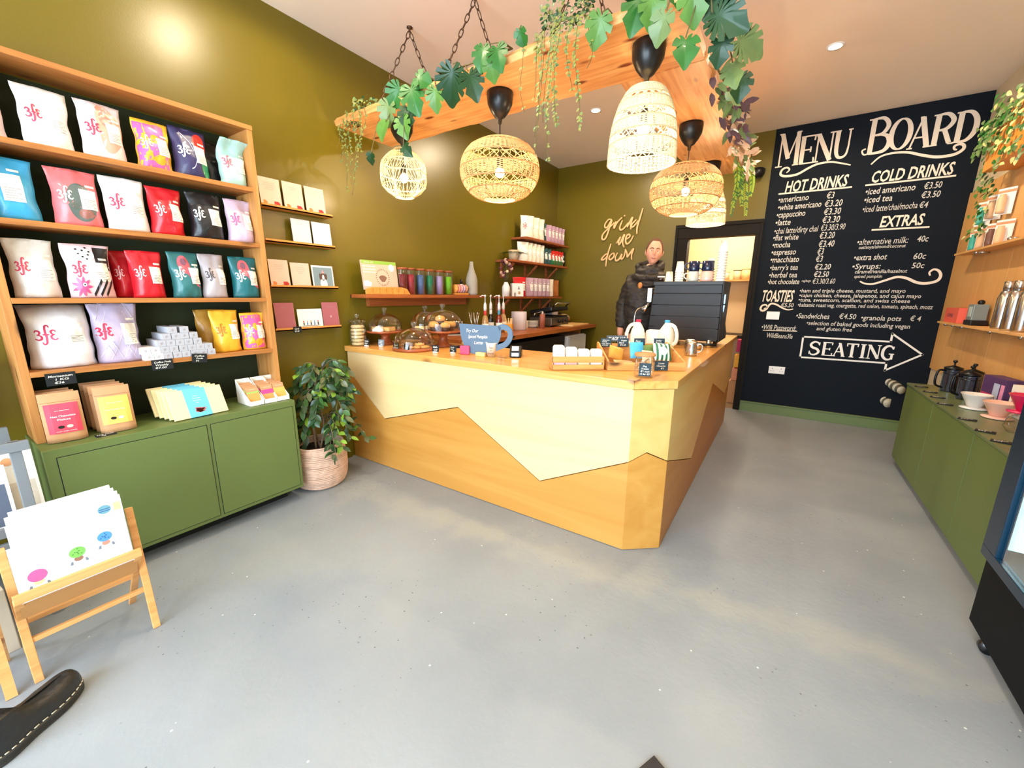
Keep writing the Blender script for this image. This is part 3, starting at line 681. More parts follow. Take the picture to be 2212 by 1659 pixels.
# ================================================================== HANGING TIMBER SLABS
SZ = 2.80
m_slab = wood('oiled_pine_slab_x', (236, 176, 112), (208, 134, 70), 0, 1.1, .45, True, (120, 48, 14))
m_slaby = wood('oiled_pine_slab_y', (240, 184, 122), (202, 126, 66), 1, 1.1, .45, True, (120, 48, 14))
m_slabe = wood('slab_edge', (240, 186, 118), (196, 120, 60), 0, 1.4, .6, True)
def slab(name, label, x0, x1, y0, y1, axis, m, th=.06):
    """live edge plank: wavy long edges"""
    n = 40; mb = MB(); V = []
    for i in range(n+1):
        t = i/n
        for s in (0, 1):
            wv = .018*noise.noise(Vector((t*9+s*30, axis*5, 1)))+.010*noise.noise(Vector((t*28, s*9, axis)))
            for z, off in ((SZ, 0), (SZ+th*.5, .012), (SZ+th, -.012)):
                if axis == 0: V.append((x0+(x1-x0)*t, (y0-off+wv if s == 0 else y1+off+wv), z))
                else: V.append(((x0-off+wv if s == 0 else x1+off+wv), y0+(y1-y0)*t, z))
    fs = []
    for i in range(n):
        a = i*6; b = a+6
        q = [(a, b, b+3, a+3), (a+2, a+5, b+5, b+2), (a, a+1, b+1, b), (a+1, a+2, b+2, b+1), (a+3, b+3, b+4, a+4), (a+4, b+4, b+5, a+5)]
        fs += [f if axis else f[::-1] for f in q]
    for a in (0, n*6): fs.append((a, a+3, a+4, a+5, a+2, a+1))
    mb.add(V, fs, 0)
    o = mb.build(name, [m], loc=((x0+x1)/2, (y0+y1)/2, SZ))
    return tag(o, label, 'beam', 'hanging timber slabs')
slab('timber_slab', 'long oiled pine slab hung on chains parallel to the counter front, from the green wall', -3.16, -.55, 2.20, 2.76, 0, m_slab)
slab('timber_slab', 'oiled pine slab running away to the back wall, joined to the front slab end', -1.035, -.545, 2.77, 5.25, 1, m_slaby)
m_chain = mat('old_chain_iron', (96, 72, 56), .5, .8, var=.2, scale=40)
def chain(x, y, label, dx=.0, dyy=.24):
    t = thing('chain', label, 'chain', (x, y, ZC), group='chains holding the timber slabs')
    hk = MB(); hk.lathe([(1e-5, 0), (.022, 0), (.022, -.006), (.006, -.01), (.006, -.03), (1e-5, -.03)], 12, (x, y, ZC)); hk.build('ceiling_hook', m_chain, t)
    for s in (-1, 1):
        mb = MB(); a = Vector((x, y, ZC-.028)); b = Vector((x+s*.10, y+s*dyy, SZ+.06)); d = b-a; L_ = d.length; d.normalize(); n = int(L_/.052)
        for i in range(n):
            c = a+d*(L_*(i+.5)/n); u = d.cross(Vector((0,0,1))).normalized(); v2 = d.cross(u)
            w_ = u if i % 2 else v2; pts = []
            for k in range(12):
                q = 2*PI*k/12; pts.append(c+d*math.cos(q)*.033+w_*math.sin(q)*.0125)
            mb.tube(pts, .0036, 5, closed=True)
        mb.build('chain_strand', m_chain, t)
for x, y, lb in ((-2.593, 2.49, 'rusty V-shaped chain above the small jar-shaped lamp'), (-1.973, 2.49, 'rusty V-shaped chain above the big round wicker lamp'), (-1.16, 2.49, 'rusty V-shaped chain dropping into the trailing hanging plant')):
    chain(x, y, lb)
chain(-.79, 4.3, 'chain holding the rear timber slab near the back wall', dyy=.1)

# ================================================================== WICKER PENDANT LAMPS
def rattan(nm, c, tr=.25):
    m = mat(nm, c, .6, var=.12, scale=30); return m
m_rat = rattan('rattan_honey', (232, 182, 122)); m_rat2 = rattan('rattan_pale', (250, 226, 182)); m_rat3 = rattan('rattan_cream', (244, 216, 160))
m_cup = mat('ceiling_cup_black', (22, 20, 20), .32); m_bulb = mat('bulb_glow', (255, 226, 170), .5, emit=60)
def lampshade(prof, bands, m, ribs=44, rr=.0022, seed=0):
    """prof(t)->(r,z) t 0 bottom..1 top ; bands: list (t0,t1,kind)"""
    mb = MB()
    def P_(t, a): r, z = prof(t); return Vector((r*math.cos(a), r*math.sin(a), z))
    for t0, t1, kind in bands:
        if kind in ('weave', 'loose'):
            n = max(2, int((t1-t0)*(92 if kind == 'weave' else 30)))
            for i in range(n+1):
                t = t0+(t1-t0)*i/n; K = 56
                mb.tube([P_(t, 2*PI*k/K)*(1+.006*((k+i) % 2 - .5)*2)+Vector((0,0,.0006*math.sin(k*3))) for k in range(K)], rr*.95, 3, closed=True)
            for j in range(ribs):
                a = 2*PI*j/ribs
                mb.tube([P_(t0+(t1-t0)*i/4, a) for i in range(5)], rr*1.2, 4)
        if kind in ('zig', 'zigd'):
            K = ribs//2
            for j in range(K):
                a = 2*PI*j/K; da = 2*PI/K*.5
                for s in (-1, 1):
                    mb.tube([P_(t0+(t1-t0)*i/3, a+s*da*(i/3-.5)*2+(da if kind == 'zigd' and 0 else 0)) for i in range(4)], rr*1.1, 4)
        for t in (t0, t1):
            mb.tube([P_(t, 2*PI*k/56) for k in range(56)], rr*1.7, 5, closed=True)
    return mb
def lamp(x, y, label, kind, first=None):
    t = thing('pendant_lamp', label, 'pendant lamp', (x, y, SZ), R.uniform(0, 1), 'wicker pendant lamps')
    c = MB(); c.lathe([(.085, 0), (.088, -.02), (.082, -.07), (.062, -.11), (.035, -.145), (.014, -.158), (.011, -.185), (1e-5, -.186)], 28); c.build('ceiling_cup', m_cup, t, world=False)
    if kind == 'globe': top, bot, Rm = -.292, -.655, .270
    elif kind == 'bell': top, bot, Rm = -.215, -.578, .183
    else: top, bot, Rm = -.20, -.545, .178
    zb = bot+.17 if kind != 'jar' else bot+.14
    MB().tube([(0, 0, -.18), (0, 0, zb+.09)], .004, 8).build('cable', m_blk, t, world=False)
    MB().lathe([(1e-5, .10), (.018, .10), (.021, .085), (.021, .035), (1e-5, .035)], 16, (0, 0, zb)).build('socket', m_blk, t, world=False)
    MB().sphere((0, 0, zb), .032, 10).build('bulb', m_bulb, t.children[-1], world=False)
    if kind == 'globe':
        def prof(q):
            a = -1.28+2.5*q; return (Rm*max(.02, math.cos(a))**.72, (top+bot)/2+(top-bot)/2*math.sin(a)/.958)
        sh = lampshade(prof, [(0, .2, 'weave'), (.2, .34, 'zig'), (.34, .52, 'weave'), (.52, .66, 'zig'), (.66, .84, 'weave'), (.84, .98, 'zig')], m_rat)
        sh.build('shade', m_rat, t, world=False)
    elif kind == 'bell':
        def prof(q): return (Rm*(1-.08*q-.62*max(0, q-.25)**2.1*(1 if q < .97 else 1.1)-.25*max(0, q-.8)), bot+(top-bot)*q)
        sh = lampshade(prof, [(0, .24, 'weave'), (.24, .36, 'zig'), (.36, .52, 'weave'), (.52, .64, 'zig'), (.64, .8, 'weave'), (.8, .86, 'zig'), (.86, .995, 'weave')], m_rat2, 44)
        sh.build('shade', m_rat2, t, world=False)
    else:
        def prof(q):
            r = [.42, .82, .97, 1.0, 1.0, .99, .95, .84, .62, .36]; k = q*(len(r)-1); i = min(int(k), len(r)-2)
            f = k-i; f = f*f*(3-2*f)*.5+f*.5
            return (Rm*(r[i]*(1-f)+r[i+1]*f), bot+(top-bot)*(q**.9))
        mb = MB()
        for j in range(70):
            a = 2*PI*j/70; tw = .25*math.sin(j*.5)
            mb.tube([Vector((prof(i/12)[0]*math.cos(a+tw*math.sin(i/12*PI*2)), prof(i/12)[0]*math.sin(a+tw*math.sin(i/12*PI*2)), prof(i/12)[1])) for i in range(13)], .0017, 4)
        for q in (0, .2, .45, .7, .88, 1): mb.tube([Vector((prof(q)[0]*math.cos(2*PI*k/48), prof(q)[0]*math.sin(2*PI*k/48), prof(q)[1])) for k in range(48)], .0035, 5, closed=True)
        mb.build('shade', m_rat3, t, world=False)
    l = bpy.data.lights.new('pendant_light', 'POINT'); l.energy = {'globe': 13, 'bell': 12, 'jar': 11}[kind]; l.color = (1, .80, .52); l.shadow_soft_size = .034
    o = bpy.data.objects.new('pendant_light', l); COL.objects.link(o); o.location = (x, y, SZ+zb-.04)
    return t
lamp(-2.65, 2.42, 'small jar-shaped cream wicker lamp nearest the green wall', 'jar')
lamp(-1.742, 2.456, 'large round honey wicker lamp under the front slab', 'globe')
lamp(-.773, 2.45, 'pale bell-shaped wicker lamp at the corner of the slabs, nearest and tallest', 'bell')
lamp(-.78, 3.655, 'round honey wicker lamp under the rear slab', 'globe')
lamp(-.79, 4.75, 'pale bell-shaped wicker lamp half hidden behind a round one, furthest back', 'bell')

# ================================================================== GARLANDS
def leafm(nm, c, r=.42): return mat(nm, c, r, var=.28, scale=22, coat=.1)
g_dk = leafm('leaf_dark', (18, 62, 26)); g_md = leafm('leaf_mid', (38, 100, 34)); g_lt = leafm('leaf_light', (84, 128, 54)); g_ye = leafm('leaf_yellow', (168, 190, 60)); g_gr = leafm('leaf_greygreen', (104, 128, 78)); g_pu = leafm('leaf_purple', (92, 70, 82)); g_br = leafm('leaf_brown', (150, 118, 84)); m_stem = mat('plant_stem', (96, 84, 44), .6)
def frame(n, upv):
    n = Vector(n).normalized(); u = Vector(upv)-n*n.dot(Vector(upv)); u.normalize(); r = u.cross(n)
    return r, u, n
def monstera(mb, c, L_, n, tip, mi=0, notch=4):
    """heart-shaped split leaf, tip direction = tip, facing n"""
    r, u, n = frame(n, tip); c = Vector(c); L_ = L_*.82
    K = 72; ring = []
    for i in range(K):
        a = 2*PI*i/K           # a=0 at tip
        rad = .52*(1+.18*math.cos(a))*(1-.55*math.exp(-((a-PI)/.28)**2)) + .16*math.exp(-(min(a, 2*PI-a)/.25)**2)
        side = abs(math.sin(a))
        if notch and .35 < min(a, 2*PI-a) < 2.5:
            ph = (min(a, 2*PI-a)-.35)/(2.15)*notch
            if ph % 1 > .80: rad *= .66
        ring.append((math.sin(a)*rad*.92, math.cos(a)*rad))
    vs = [c+u*0]; vs[0] = c - n*0
    def pt(x, y): return c + r*x*L_ + u*y*L_ + n*(L_*(.22*abs(x) - .35*y*y*(1 if y > 0 else .4)))
    vs = [pt(0, -.12)]; V = [pt(x*.55, y*.55-.05) for x, y in ring]+[pt(x, y) for x, y in ring]
    fs = [(0, 1+(i+1) % K, 1+i) for i in range(K)]+[(1+i, 1+(i+1) % K, 1+K+(i+1) % K, 1+K+i) for i in range(K)]
    mb.add(vs+V, fs, mi, True)
    return pt(0, -.3)
def simple_leaf(mb, c, L_, w, d, n, mi=0):
    r, u, n = frame(n, d); c = Vector(c)
    ys = [0, .25, .55, .8, 1]; ws = [0, .8, 1, .6, 0]; V = []
    for y, q in zip(ys, ws):
        b = c+u*y*L_-n*(y*y*.18*L_)
        V += [b-r*q*w/2+n*q*w*.12, b, b+r*q*w/2+n*q*w*.12]
    fs = []
    for i in range(4): fs += [(3*i, 3*i+1, 3*i+4, 3*i+3), (3*i+1, 3*i+2, 3*i+5, 3*i+4)]
    mb.add(V, fs, mi, True)
def garland(name, label, leaves, stempts, cat='hanging plant'):
    t = thing(name, label, cat, (leaves[0][0], 2.2, SZ), group=None)
    fo = MB(); st = MB()
    st.tube(catm(stempts, 5), .005, 6)
    for (x, y, z, L_, mi, tx, tz, no) in leaves:
        b = monstera(fo, (x, y, z), L_, (R.uniform(-.4, .5)+.15, -1, R.uniform(-.5, .3)), (tx, R.uniform(-.25, .1), tz), mi, no)
        q = min(stempts, key=lambda p: (Vector(p)-b).length)
        st.tube([b, (b+Vector(q))/2+Vector((0, 0, .02)), q], .003, 5)
    fo.build('foliage', [g_dk, g_md, g_lt, g_gr], t); st.build('stem', m_stem, t)
    return t
garland('monstera_garland', 'green split-leaf garland over the front slab above the jar-shaped lamp', [
 (-2.51,2.17,2.78,.19,3,-.2,-1,3),(-2.53,2.15,2.66,.16,2,-.3,-1,0),(-2.33,2.14,2.64,.17,2,.2,-1,3),(-2.24,2.15,2.80,.22,1,.3,-1,4),(-2.41,2.18,2.86,.20,1,-.6,-.8,4),(-2.30,2.16,2.70,.17,0,0,-1,3),(-2.17,2.16,2.87,.15,1,.9,-.3,2),(-2.05,2.17,2.76,.17,2,-.1,-1,4),(-1.88,2.14,2.80,.26,0,-.3,-1,5),(-1.74,2.15,2.76,.20,0,.4,-1,4),(-1.66,2.16,2.88,.16,1,-.2,-1,3),(-1.55,2.16,2.85,.17,1,.3,-1,4),(-1.60,2.17,2.80,.14,2,.1,-1,3),(-2.63,2.10,2.47,.10,0,-.3,-1,2),(-2.27,2.10,2.46,.11,0,.6,-.8,2)],
 [(-2.68,2.28,2.87),(-2.4,2.24,2.89),(-2.1,2.22,2.87),(-1.85,2.2,2.87),(-1.5,2.24,2.89)])
garland('monstera_garland', 'pair of heart-shaped leaves either side of the trailing plant on the front slab', [(-1.40,2.17,2.90,.11,1,.1,-1,2),(-.93,2.15,2.80,.17,2,-.2,-1,3)], [(-1.42,2.25,2.87),(-1.2,2.3,2.88),(-.9,2.24,2.87)])
garland('monstera_garland', 'large green split-leaf garland spilling over the corner of the slabs at the top', [
 (-.74,2.15,2.82,.20,1,-.2,-1,4),(-.68,2.15,2.80,.16,2,.1,-1,3),(-.62,2.14,2.71,.15,3,-.4,-1,2),(-.60,2.2,2.88,.17,1,.5,-1,3),(-.50,2.15,2.77,.18,2,.2,-1,3),(-.45,2.13,2.84,.17,1,.7,-.6,4),(-.51,2.13,2.58,.15,1,.1,-1,2),(-.38,2.16,2.66,.20,0,.8,-.6,5),(-.42,2.2,2.74,.16,0,.5,-1,4),(-.38,2.22,2.58,.13,0,-.1,-1,3),(-.33,2.5,2.70,.20,3,.8,-.3,5),(-.37,2.55,2.62,.15,3,.2,-1,3),(-.36,2.8,2.66,.16,0,.1,-1,3)],
 [(-.8,2.3,2.9),(-.6,2.25,2.9),(-.46,2.2,2.86),(-.44,2.4,2.82),(-.42,2.8,2.8)])
def trailer(name, label, loc, heads, strands, mats, leaf=.022, bush=.1, nb=260):
    t = thing(name, label, 'hanging plant', loc)
    fo = MB(); st = MB()
    for (x, y, z, r) in heads:
        for _ in range(nb):
            a = R.uniform(0, 2*PI); b = R.uniform(-.4, 1); rr = r*R.random()**.4
            p = Vector((x+rr*math.cos(a), y+rr*math.sin(a)*.8, z+b*r*.7)); d = Vector((math.cos(a), math.sin(a), R.uniform(-.6, .7)))
            simple_leaf(fo, p, leaf*1.1, leaf*.8, d, (R.uniform(-1,1), -1, R.uniform(-.3,1)), R.choice([0,0,1,1,2]))
    for (x, y, z, l, dn) in strands:
        n = int(l/.012); px, py = x, y; pts = []
        for i in range(n+1):
            f = i/n; px = x+.03*math.sin(f*4+x*20)*f; py = y-.02*f+.015*math.sin(f*6+x*9); p = Vector((px, py, z-l*f)); pts.append(p)
            if R.random() < dn*(1-.55*f):
                for _ in range(2):
                    a = R.uniform(0, 2*PI)
                    simple_leaf(fo, p, leaf*R.uniform(.7, 1.1), leaf*.6, (math.cos(a), math.sin(a), R.uniform(-1, .1)), (0, -1, .4), R.choice([1,2,2]))
        st.tube(pts[::3]+[pts[-1]], .0016, 4)
    fo.build('foliage', mats, t); st.build('strand', m_stem, t)
    return t
trailer('trailing_plant', 'trailing small-leaved plant hanging in long strands from the middle of the front slab', (-1.16, 2.2, 2.86), [(-1.16, 2.24, 2.92, .14)],
        [(-1.30,2.17,2.86,.30,.9),(-1.26,2.15,2.88,.52,.8),(-1.20,2.14,2.86,.44,.9),(-1.17,2.13,2.9,.68,1),(-1.14,2.14,2.9,.52,1),(-1.04,2.15,2.86,.52,.9),(-1.09,2.16,2.88,.34,.9),(-.99,2.17,2.86,.24,.7),(-1.385,2.17,2.84,.34,.3),(-1.23,2.12,2.86,.6,.4),(-1.32,2.2,2.9,.16,1)], [g_dk, g_gr, leafm('leaf_olive', (138, 140, 70))], nb=300)
trailer('trailing_plant', 'wispy trailing plant over the left end of the front slab by the green wall', (-2.95, 2.2, 2.85), [(-2.86, 2.26, 2.88, .09), (-3.0, 2.24, 2.80, .06)],
        [(-2.82,2.16,2.88,.45,.9),(-2.88,2.16,2.86,.50,.9),(-2.93,2.15,2.84,.52,.8),(-2.98,2.16,2.80,.42,.8),(-3.04,2.17,2.78,.28,.7),(-2.77,2.17,2.84,.30,.7),(-2.96,2.13,2.6,.32,.4),(-2.90,2.14,2.5,.26,.4),(-3.08,2.18,2.78,.15,.7)], [g_dk, g_gr, leafm('leaf_olive', (138, 140, 70))], nb=110)
# mixed dried garland down the right edge of the rear slab
t = thing('mixed_garland', 'mixed grey, purple and blush leaf garland on the right edge of the rear slab', 'hanging plant', (-.5, 3.6, 2.85))
fo = MB(); st = MB(); pts = []
for i in range(150):
    f = i/150; y = 3.0+1.7*f; x = -.50+R.uniform(-.05, .08); z = 2.80+R.uniform(-.09, .08)-.08*f
    mi = 0 if f < .25 and R.random() < .6 else (1 if f < .55 and R.random() < .7 else R.choice([2, 2, 3, 0]))
    simple_leaf(fo, (x, y, z), R.uniform(.06, .12), .04, (R.uniform(-.2, 1), R.uniform(-.7, .3), R.uniform(-1, .5)), (R.uniform(-1,1), -1, R.uniform(-.5,1)), mi)
for i in range(12): pts.append((-.52+.02*math.sin(i), 3.0+.15*i, 2.84-.08*i/12))
st.tube(pts, .006, 6); fo.build('foliage', [g_gr, g_pu, mat('leaf_blush', (214, 184, 156), .6, var=.15), g_br], t); st.build('stem', m_stem, t)
t = thing('fern_spray', 'bright yellow-green feathery fern spray hanging at the end of the rear slab', 'hanging plant', (-.5, 4.72, 2.75))
fo = MB(); st = MB()
for k in range(7):
    x = -.50+.02*(k-3); l = .24+.07*(k % 3); y = 4.66+.02*k; pts = []
    for i in range(26):
        f = i/25; p = Vector((x+.03*math.sin(f*2.5+k), y-.03*f, 2.76-l*1.25*f)); pts.append(p)
        for s in (-1, 1): simple_leaf(fo, p, .055*(1-f*.6), .010, (s, R.uniform(-.6,.2), -1.1), (0, -1, .2), R.choice([0, 0, 1]))
    st.tube(pts[::5], .002, 4)
fo.build('foliage', [leafm('fern_lime', (140, 168, 40)), g_md], t); st.build('stem', m_stem, t)
t = thing('wall_speaker', 'small black rounded speaker on the green wall near the doorway top', 'speaker', (-.48, YB-.06, 2.98))
MB().lathe([(1e-5, -.07), (.05, -.068), (.075, -.03), (.08, .02), (.06, .035), (1e-5, .036)], 20, (-.48, YB-.09, 2.98)).build('body', m_blk, t)
MB().beam((-.48, YB, 3.0), (-.48, YB-.06, 2.99), .03, .03).build('bracket', m_blk, t)
# ================================================================== SERVICE COUNTER
CT = 1.045
m_plyL = wood('plywood_light', (240, 208, 152), (234, 198, 138), 0, .35, .42, False)
m_plyD = wood('plywood_amber', (206, 148, 70), (194, 132, 54), 0, .35, .42, False)
m_plyLy = wood('plywood_light_y', (228, 184, 112), (218, 170, 96), 1, .35, .42, False)
m_plyDy = wood('plywood_amber_y', (190, 126, 52), (176, 110, 40), 1, .35, .42, False)
m_groove = mat('panel_groove', (84, 52, 22), .8)
ct = thing('service_counter', 'L-shaped shop counter clad in plywood with a darker zigzag mountain panel', 'counter', (-1.8, 2.6, 0))
FY, RX = 2.178, -.455
A_, B_ = (-.635, FY), (RX, 2.325)
YE = 5.42
core = MB(); core.poly([(XL+.01, FY+.02), (A_[0]-.01, FY+.02), (RX-.02, 2.335), (RX-.02, YE), (RX-.05, YE), (RX-.05, 2.36), (A_[0]-.02, FY+.06), (XL+.01, FY+.06)], .985, 0, Matrix.Translation((0, 0, .004)))
core.build('carcass', m_groove, ct)
ZT = .995
zf = [(-3.212,.821),(-2.759,.445),(-1.922,.685),(-1.215,.290),(-.635,.567)]
def panel(nm, pts, O, U, th, m, bev=.001, label=None):
    U = Vector(U).normalized(); Nn = Vector((U.y, -U.x, 0))
    M_ = Matrix(((U.x, 0, Nn.x, O[0]), (U.y, 0, Nn.y, O[1]), (0, 1, 0, 0), (0, 0, 0, 1)))
    mb = MB(); mb.poly(pts, th, 0, M_); o = mb.build(nm, m, ct, bevel=bev)
    if label: o['label'] = label
    return o
g = .003
L0 = XL+.012
up = [(x-L0, z+g) for x, z in zf]; lo = [(x-L0, z-g) for x, z in zf]; W1 = A_[0]-L0-.001
panel('upper_panel', [(0, ZT), (0, up[0][1])]+up[1:-1]+[(W1, up[-1][1]), (W1, ZT)], (L0, FY+.02), (1,0,0), .018, m_plyL, label='pale plywood panel above the zigzag')
panel('lower_panel', [(0, .004), (0, lo[0][1])]+lo[1:-1]+[(W1, lo[-1][1]), (W1, .004)], (L0, FY+.02), (1,0,0), .018, m_plyD, label='amber plywood panel below the zigzag')
dv = Vector((B_[0]-A_[0], B_[1]-A_[1], 0)); W2 = dv.length-.002
oc = (A_[0]-dv.normalized().y*.0-.02*dv.normalized().y*-1*0, A_[1])
zc = [(0, .567), (W2*.45, .623), (W2, .568)]
nd = Vector((dv.normalized().y, -dv.normalized().x, 0)); oc = (A_[0]-nd.x*.018, A_[1]-nd.y*.018)
panel('upper_panel', [(0, ZT)]+[(x, z+g) for x, z in zc]+[(W2, ZT)], oc, dv, .018, m_plyLy)
panel('lower_panel', [(0, .004)]+[(x, z-g) for x, z in zc]+[(W2, .004)], oc, dv, .018, m_plyD)
zs = [(2.325,.568),(3.2,.281),(3.96,.739),(5.13,.411),(YE,.52)]
panel('upper_panel', [(0, ZT)]+[(y-2.325, z+g) for y, z in zs]+[(YE-2.325, ZT)], (RX-.018, 2.325), (0,1,0), .018, m_plyLy)
panel('lower_panel', [(0, .004)]+[(y-2.325, z-g) for y, z in zs]+[(YE-2.325, .004)], (RX-.018, 2.325), (0,1,0), .018, m_plyDy)
# worktop: continuous L
e = .018
topo = thing('counter_worktop', 'thick knotty pine worktop along both arms of the L-shaped counter', 'worktop', (-1.8, 2.6, 1.0))
tm = MB(); tm.poly([(XL+.004, FY-e), (A_[0]+.004, FY-e), (A_[0]+.004, 2.905), (XL+.004, 2.905)], .045, 0, Matrix.Translation((0,0,1.0)))
tm.build('front_board', m_top, topo, bevel=.003)
tm = MB(); tm.poly([(A_[0]+.0045, FY-e), (RX+e, 2.325-e*.3), (RX+e, 5.60), (-1.115, 5.60), (-1.115, 2.906), (A_[0]+.0045, 2.906)], .045, 0, Matrix.Translation((0,0,1.0)))
tm.build('side_board', m_topy, topo, bevel=.003)
ib = MB(); ib.box(-1.10, -1.085, 2.95, 5.4, 0, 1.0); ib.box(XL+.01, -1.10, 2.85, 2.87, 0, 1.0)
ib.build('inner_panel', m_black, ct)
ep = MB(); ep.box(-.50, -.475, YE+.005, 5.58, .2, 1.0); ep.build('end_post', mat('counter_end_white', (226, 206, 186), .6), ct)

# ------------------------------------------------------------------ glass domes, stands and bakes
m_cake = wood('acacia_stand', (168, 86, 44), (128, 58, 28), 0, 1.2, .35, False); m_cookie = mat('cookie_golden', (222, 160, 88), .8, var=.2, scale=30, bump=.5, bscale=60); m_choc = mat('chocolate_brown', (84, 48, 30), .6); m_past = mat('pastry_pale', (240, 196, 128), .75, var=.15, scale=30, bump=.3, bscale=40); m_sug = mat('sugar_white', (250, 244, 232), .8)
def dome(t, r, h, z, x=0, y=0, par=None):
    pr = [(r, 0), (r*1.0, h*.15)]+[(r*math.cos(a), h*.25+h*.75*math.sin(a)) for a in [i*PI/2/10 for i in range(0, 10)]]+[(.012, h)]
    d = MB(); d.lathe(pr, 32, (x, y, z), cap=False)
    d.lathe([(.010, h-.002), (.012, h+.012), (.022, h+.03), (.024, h+.045), (.016, h+.052), (1e-5, h+.053)], 18, (x, y, z), cap=False)
    return d
def cakestand(label, x, y, hh, pr_, dr, dh, dlabel, ajar=0):
    s = thing('cake_stand', label, 'cake stand', (x, y, CT+.001), group='wooden cake stands')
    q = MB()
    if hh > .03: q.lathe([(1e-5, 0), (.075, 0), (.075, .012), (.055, .022), (.036, hh*.45), (.034, hh*.6), (.06, hh-.03), (pr_*.9, hh-.018), (pr_, hh-.012), (pr_, hh), (pr_-.008, hh), (pr_-.012, hh-.004), (1e-5, hh-.004)], 36)
    else: q.lathe([(1e-5, 0), (pr_*.96, 0), (pr_, .006), (pr_, hh), (1e-5, hh)], 36)
    q.build('stand', m_cake, s, world=False)
    g_ = thing('glass_dome', dlabel, 'glass dome', (x, y, CT+.002+hh), group='glass cake domes')
    dome(g_, dr, dh, 0).build('dome', m_glass, g_, world=False)
    return x, y, CT+hh
def cookie(r, h, label, loc, tilt=(0,0,0), m=None, nm='cookie', cat='cookie', grp=None, src=None):
    if src: o = dup(src, loc, label=label); o.rotation_euler = tilt; return tag(o, group=grp)
    t = thing(nm, label, cat, loc, group=grp); t.rotation_euler = tilt
    MB().lathe([(1e-5, 0), (r*.9, 0), (r, h*.4), (r*.9, h*.85), (r*.5, h), (1e-5, h*1.02)], 20, wob=lambda a, z: 1+.04*math.sin(3*a)+.02*math.sin(7*a)).build('dough', m or m_cookie, t, world=False)
    c = MB()
    for i in range(7): a = R.uniform(0, 6.28); q = R.uniform(.1, .75)*r; c.sphere((q*math.cos(a), q*math.sin(a), h*.92), .006, 4)
    c.build('chocolate_chips', m_choc, t, world=False)
    return t
# 1 stand at the back left with a lemon slice cake
x, y, z = cakestand('tall wooden cake stand nearest the green wall, holding sliced cakes', -3.03, 2.46, .125, .165, .15, .155, 'glass dome over the sliced cakes near the green wall')
for i, (dx, dy, a, lb) in enumerate(((-.07, -.02, .3, 'left wedge of sponge cake under the dome near the wall'), (.05, .02, 1.6, 'right wedge of sponge cake under the dome near the wall'))):
    t = thing('cake_wedge', lb, 'cake', (x+dx, y+dy, z-.003), a)
    w_ = MB(); w_.poly([(-.05, -.035), (.06, 0), (-.05, .035)], .032, 0); w_.build('sponge', m_past, t, world=False, bevel=.004)
    w_ = MB(); w_.poly([(-.05, -.034), (.058, 0), (-.05, .034)], .006, 0, Matrix.Translation((0,0,.032))); w_.build('glaze', m_cookie, t, world=False, bevel=.002)
t = thing('meringue', 'white sugared bun in front of the sponge wedges', 'cake', (x+.005, y-.085, z-.003))
MB().lathe([(1e-5, 0), (.05, 0), (.046, .018), (.02, .042), (1e-5, .05)], 20, wob=lambda a, z: 1+.05*math.sin(5*a)).build('bun', m_sug, t, world=False)
# 2 low board + dome in front
x, y, z = cakestand('low round wooden board at the counter edge, holding chocolate chip bakes', -2.53, 2.345, .02, .178, .165, .16, 'low wide glass dome at the front edge of the counter')
ck = None
for i, (dx, dy, dz) in enumerate(((.05, -.03, 0), (.09, .03, 0), (.02, .04, 0), (.06, 0, .022), (.03, -.08, 0))):
    lb = ['front', 'right', 'rear', 'topmost', 'leftmost'][i]+' brown cookie under the low front dome'
    o = cookie(.04, .022, lb, (x+dx, y+dy, z+dz), grp='cookies under the low front dome', src=ck); ck = ck or o
# 3 back stand with a dome
x, y, z = cakestand('wooden cake stand behind the muffin stand, holding brown cakes', -2.80, 2.74, .125, .15, .14, .17, 'glass dome at the back between two others')
b0 = None
for i, (dx, dy) in enumerate(((-.05, -.03), (.04, -.05), (0, .05))):
    lb = 'brown sugared bun, %s under the rear dome' % ('left', 'right', 'behind')[i]
    o = cookie(.045, .04, lb, (x+dx, y+dy, z-.003), m=m_past, nm='bun', cat='cake', grp='buns under the rear dome', src=b0); b0 = b0 or o
# 4 muffin stand
x, y, z = cakestand('wooden cake stand with a thick foot, holding golden muffins beside the blue cup sign', -2.50, 2.66, .145, .18, .168, .175, 'large glass dome over golden muffins')
mf = thing('muffin', 'front muffin under the large glass dome', 'muffin', group='muffins under the large dome')
MB().lathe([(1e-5, 0), (.028, 0), (.036, .035)], 20, wob=lambda a, z: 1+.04*math.cos(14*a)).build('case', m_choc, mf, world=False)
MB().lathe([(.036, .033), (.046, .042), (.044, .06), (.03, .075), (1e-5, .08)], 20, wob=lambda a, z: 1+.06*math.sin(4*a+z*50)).build('crown', m_cookie, mf, world=False)
for i, (dx, dy, dz) in enumerate(((-.09, -.02, 0), (-.02, -.09, 0), (.08, -.05, 0), (.05, .05, 0), (-.04, .07, 0), (-.02, -.01, .05))):
    lb = ['leftmost', 'front', 'right', 'rear right', 'rear left', 'topmost'][i]+' golden muffin under the large glass dome'
    o = mf if i == 0 else dup(mf, (0,0,0)); o['label'] = lb; o.location = (x+dx, y+dy, z+dz-.003)
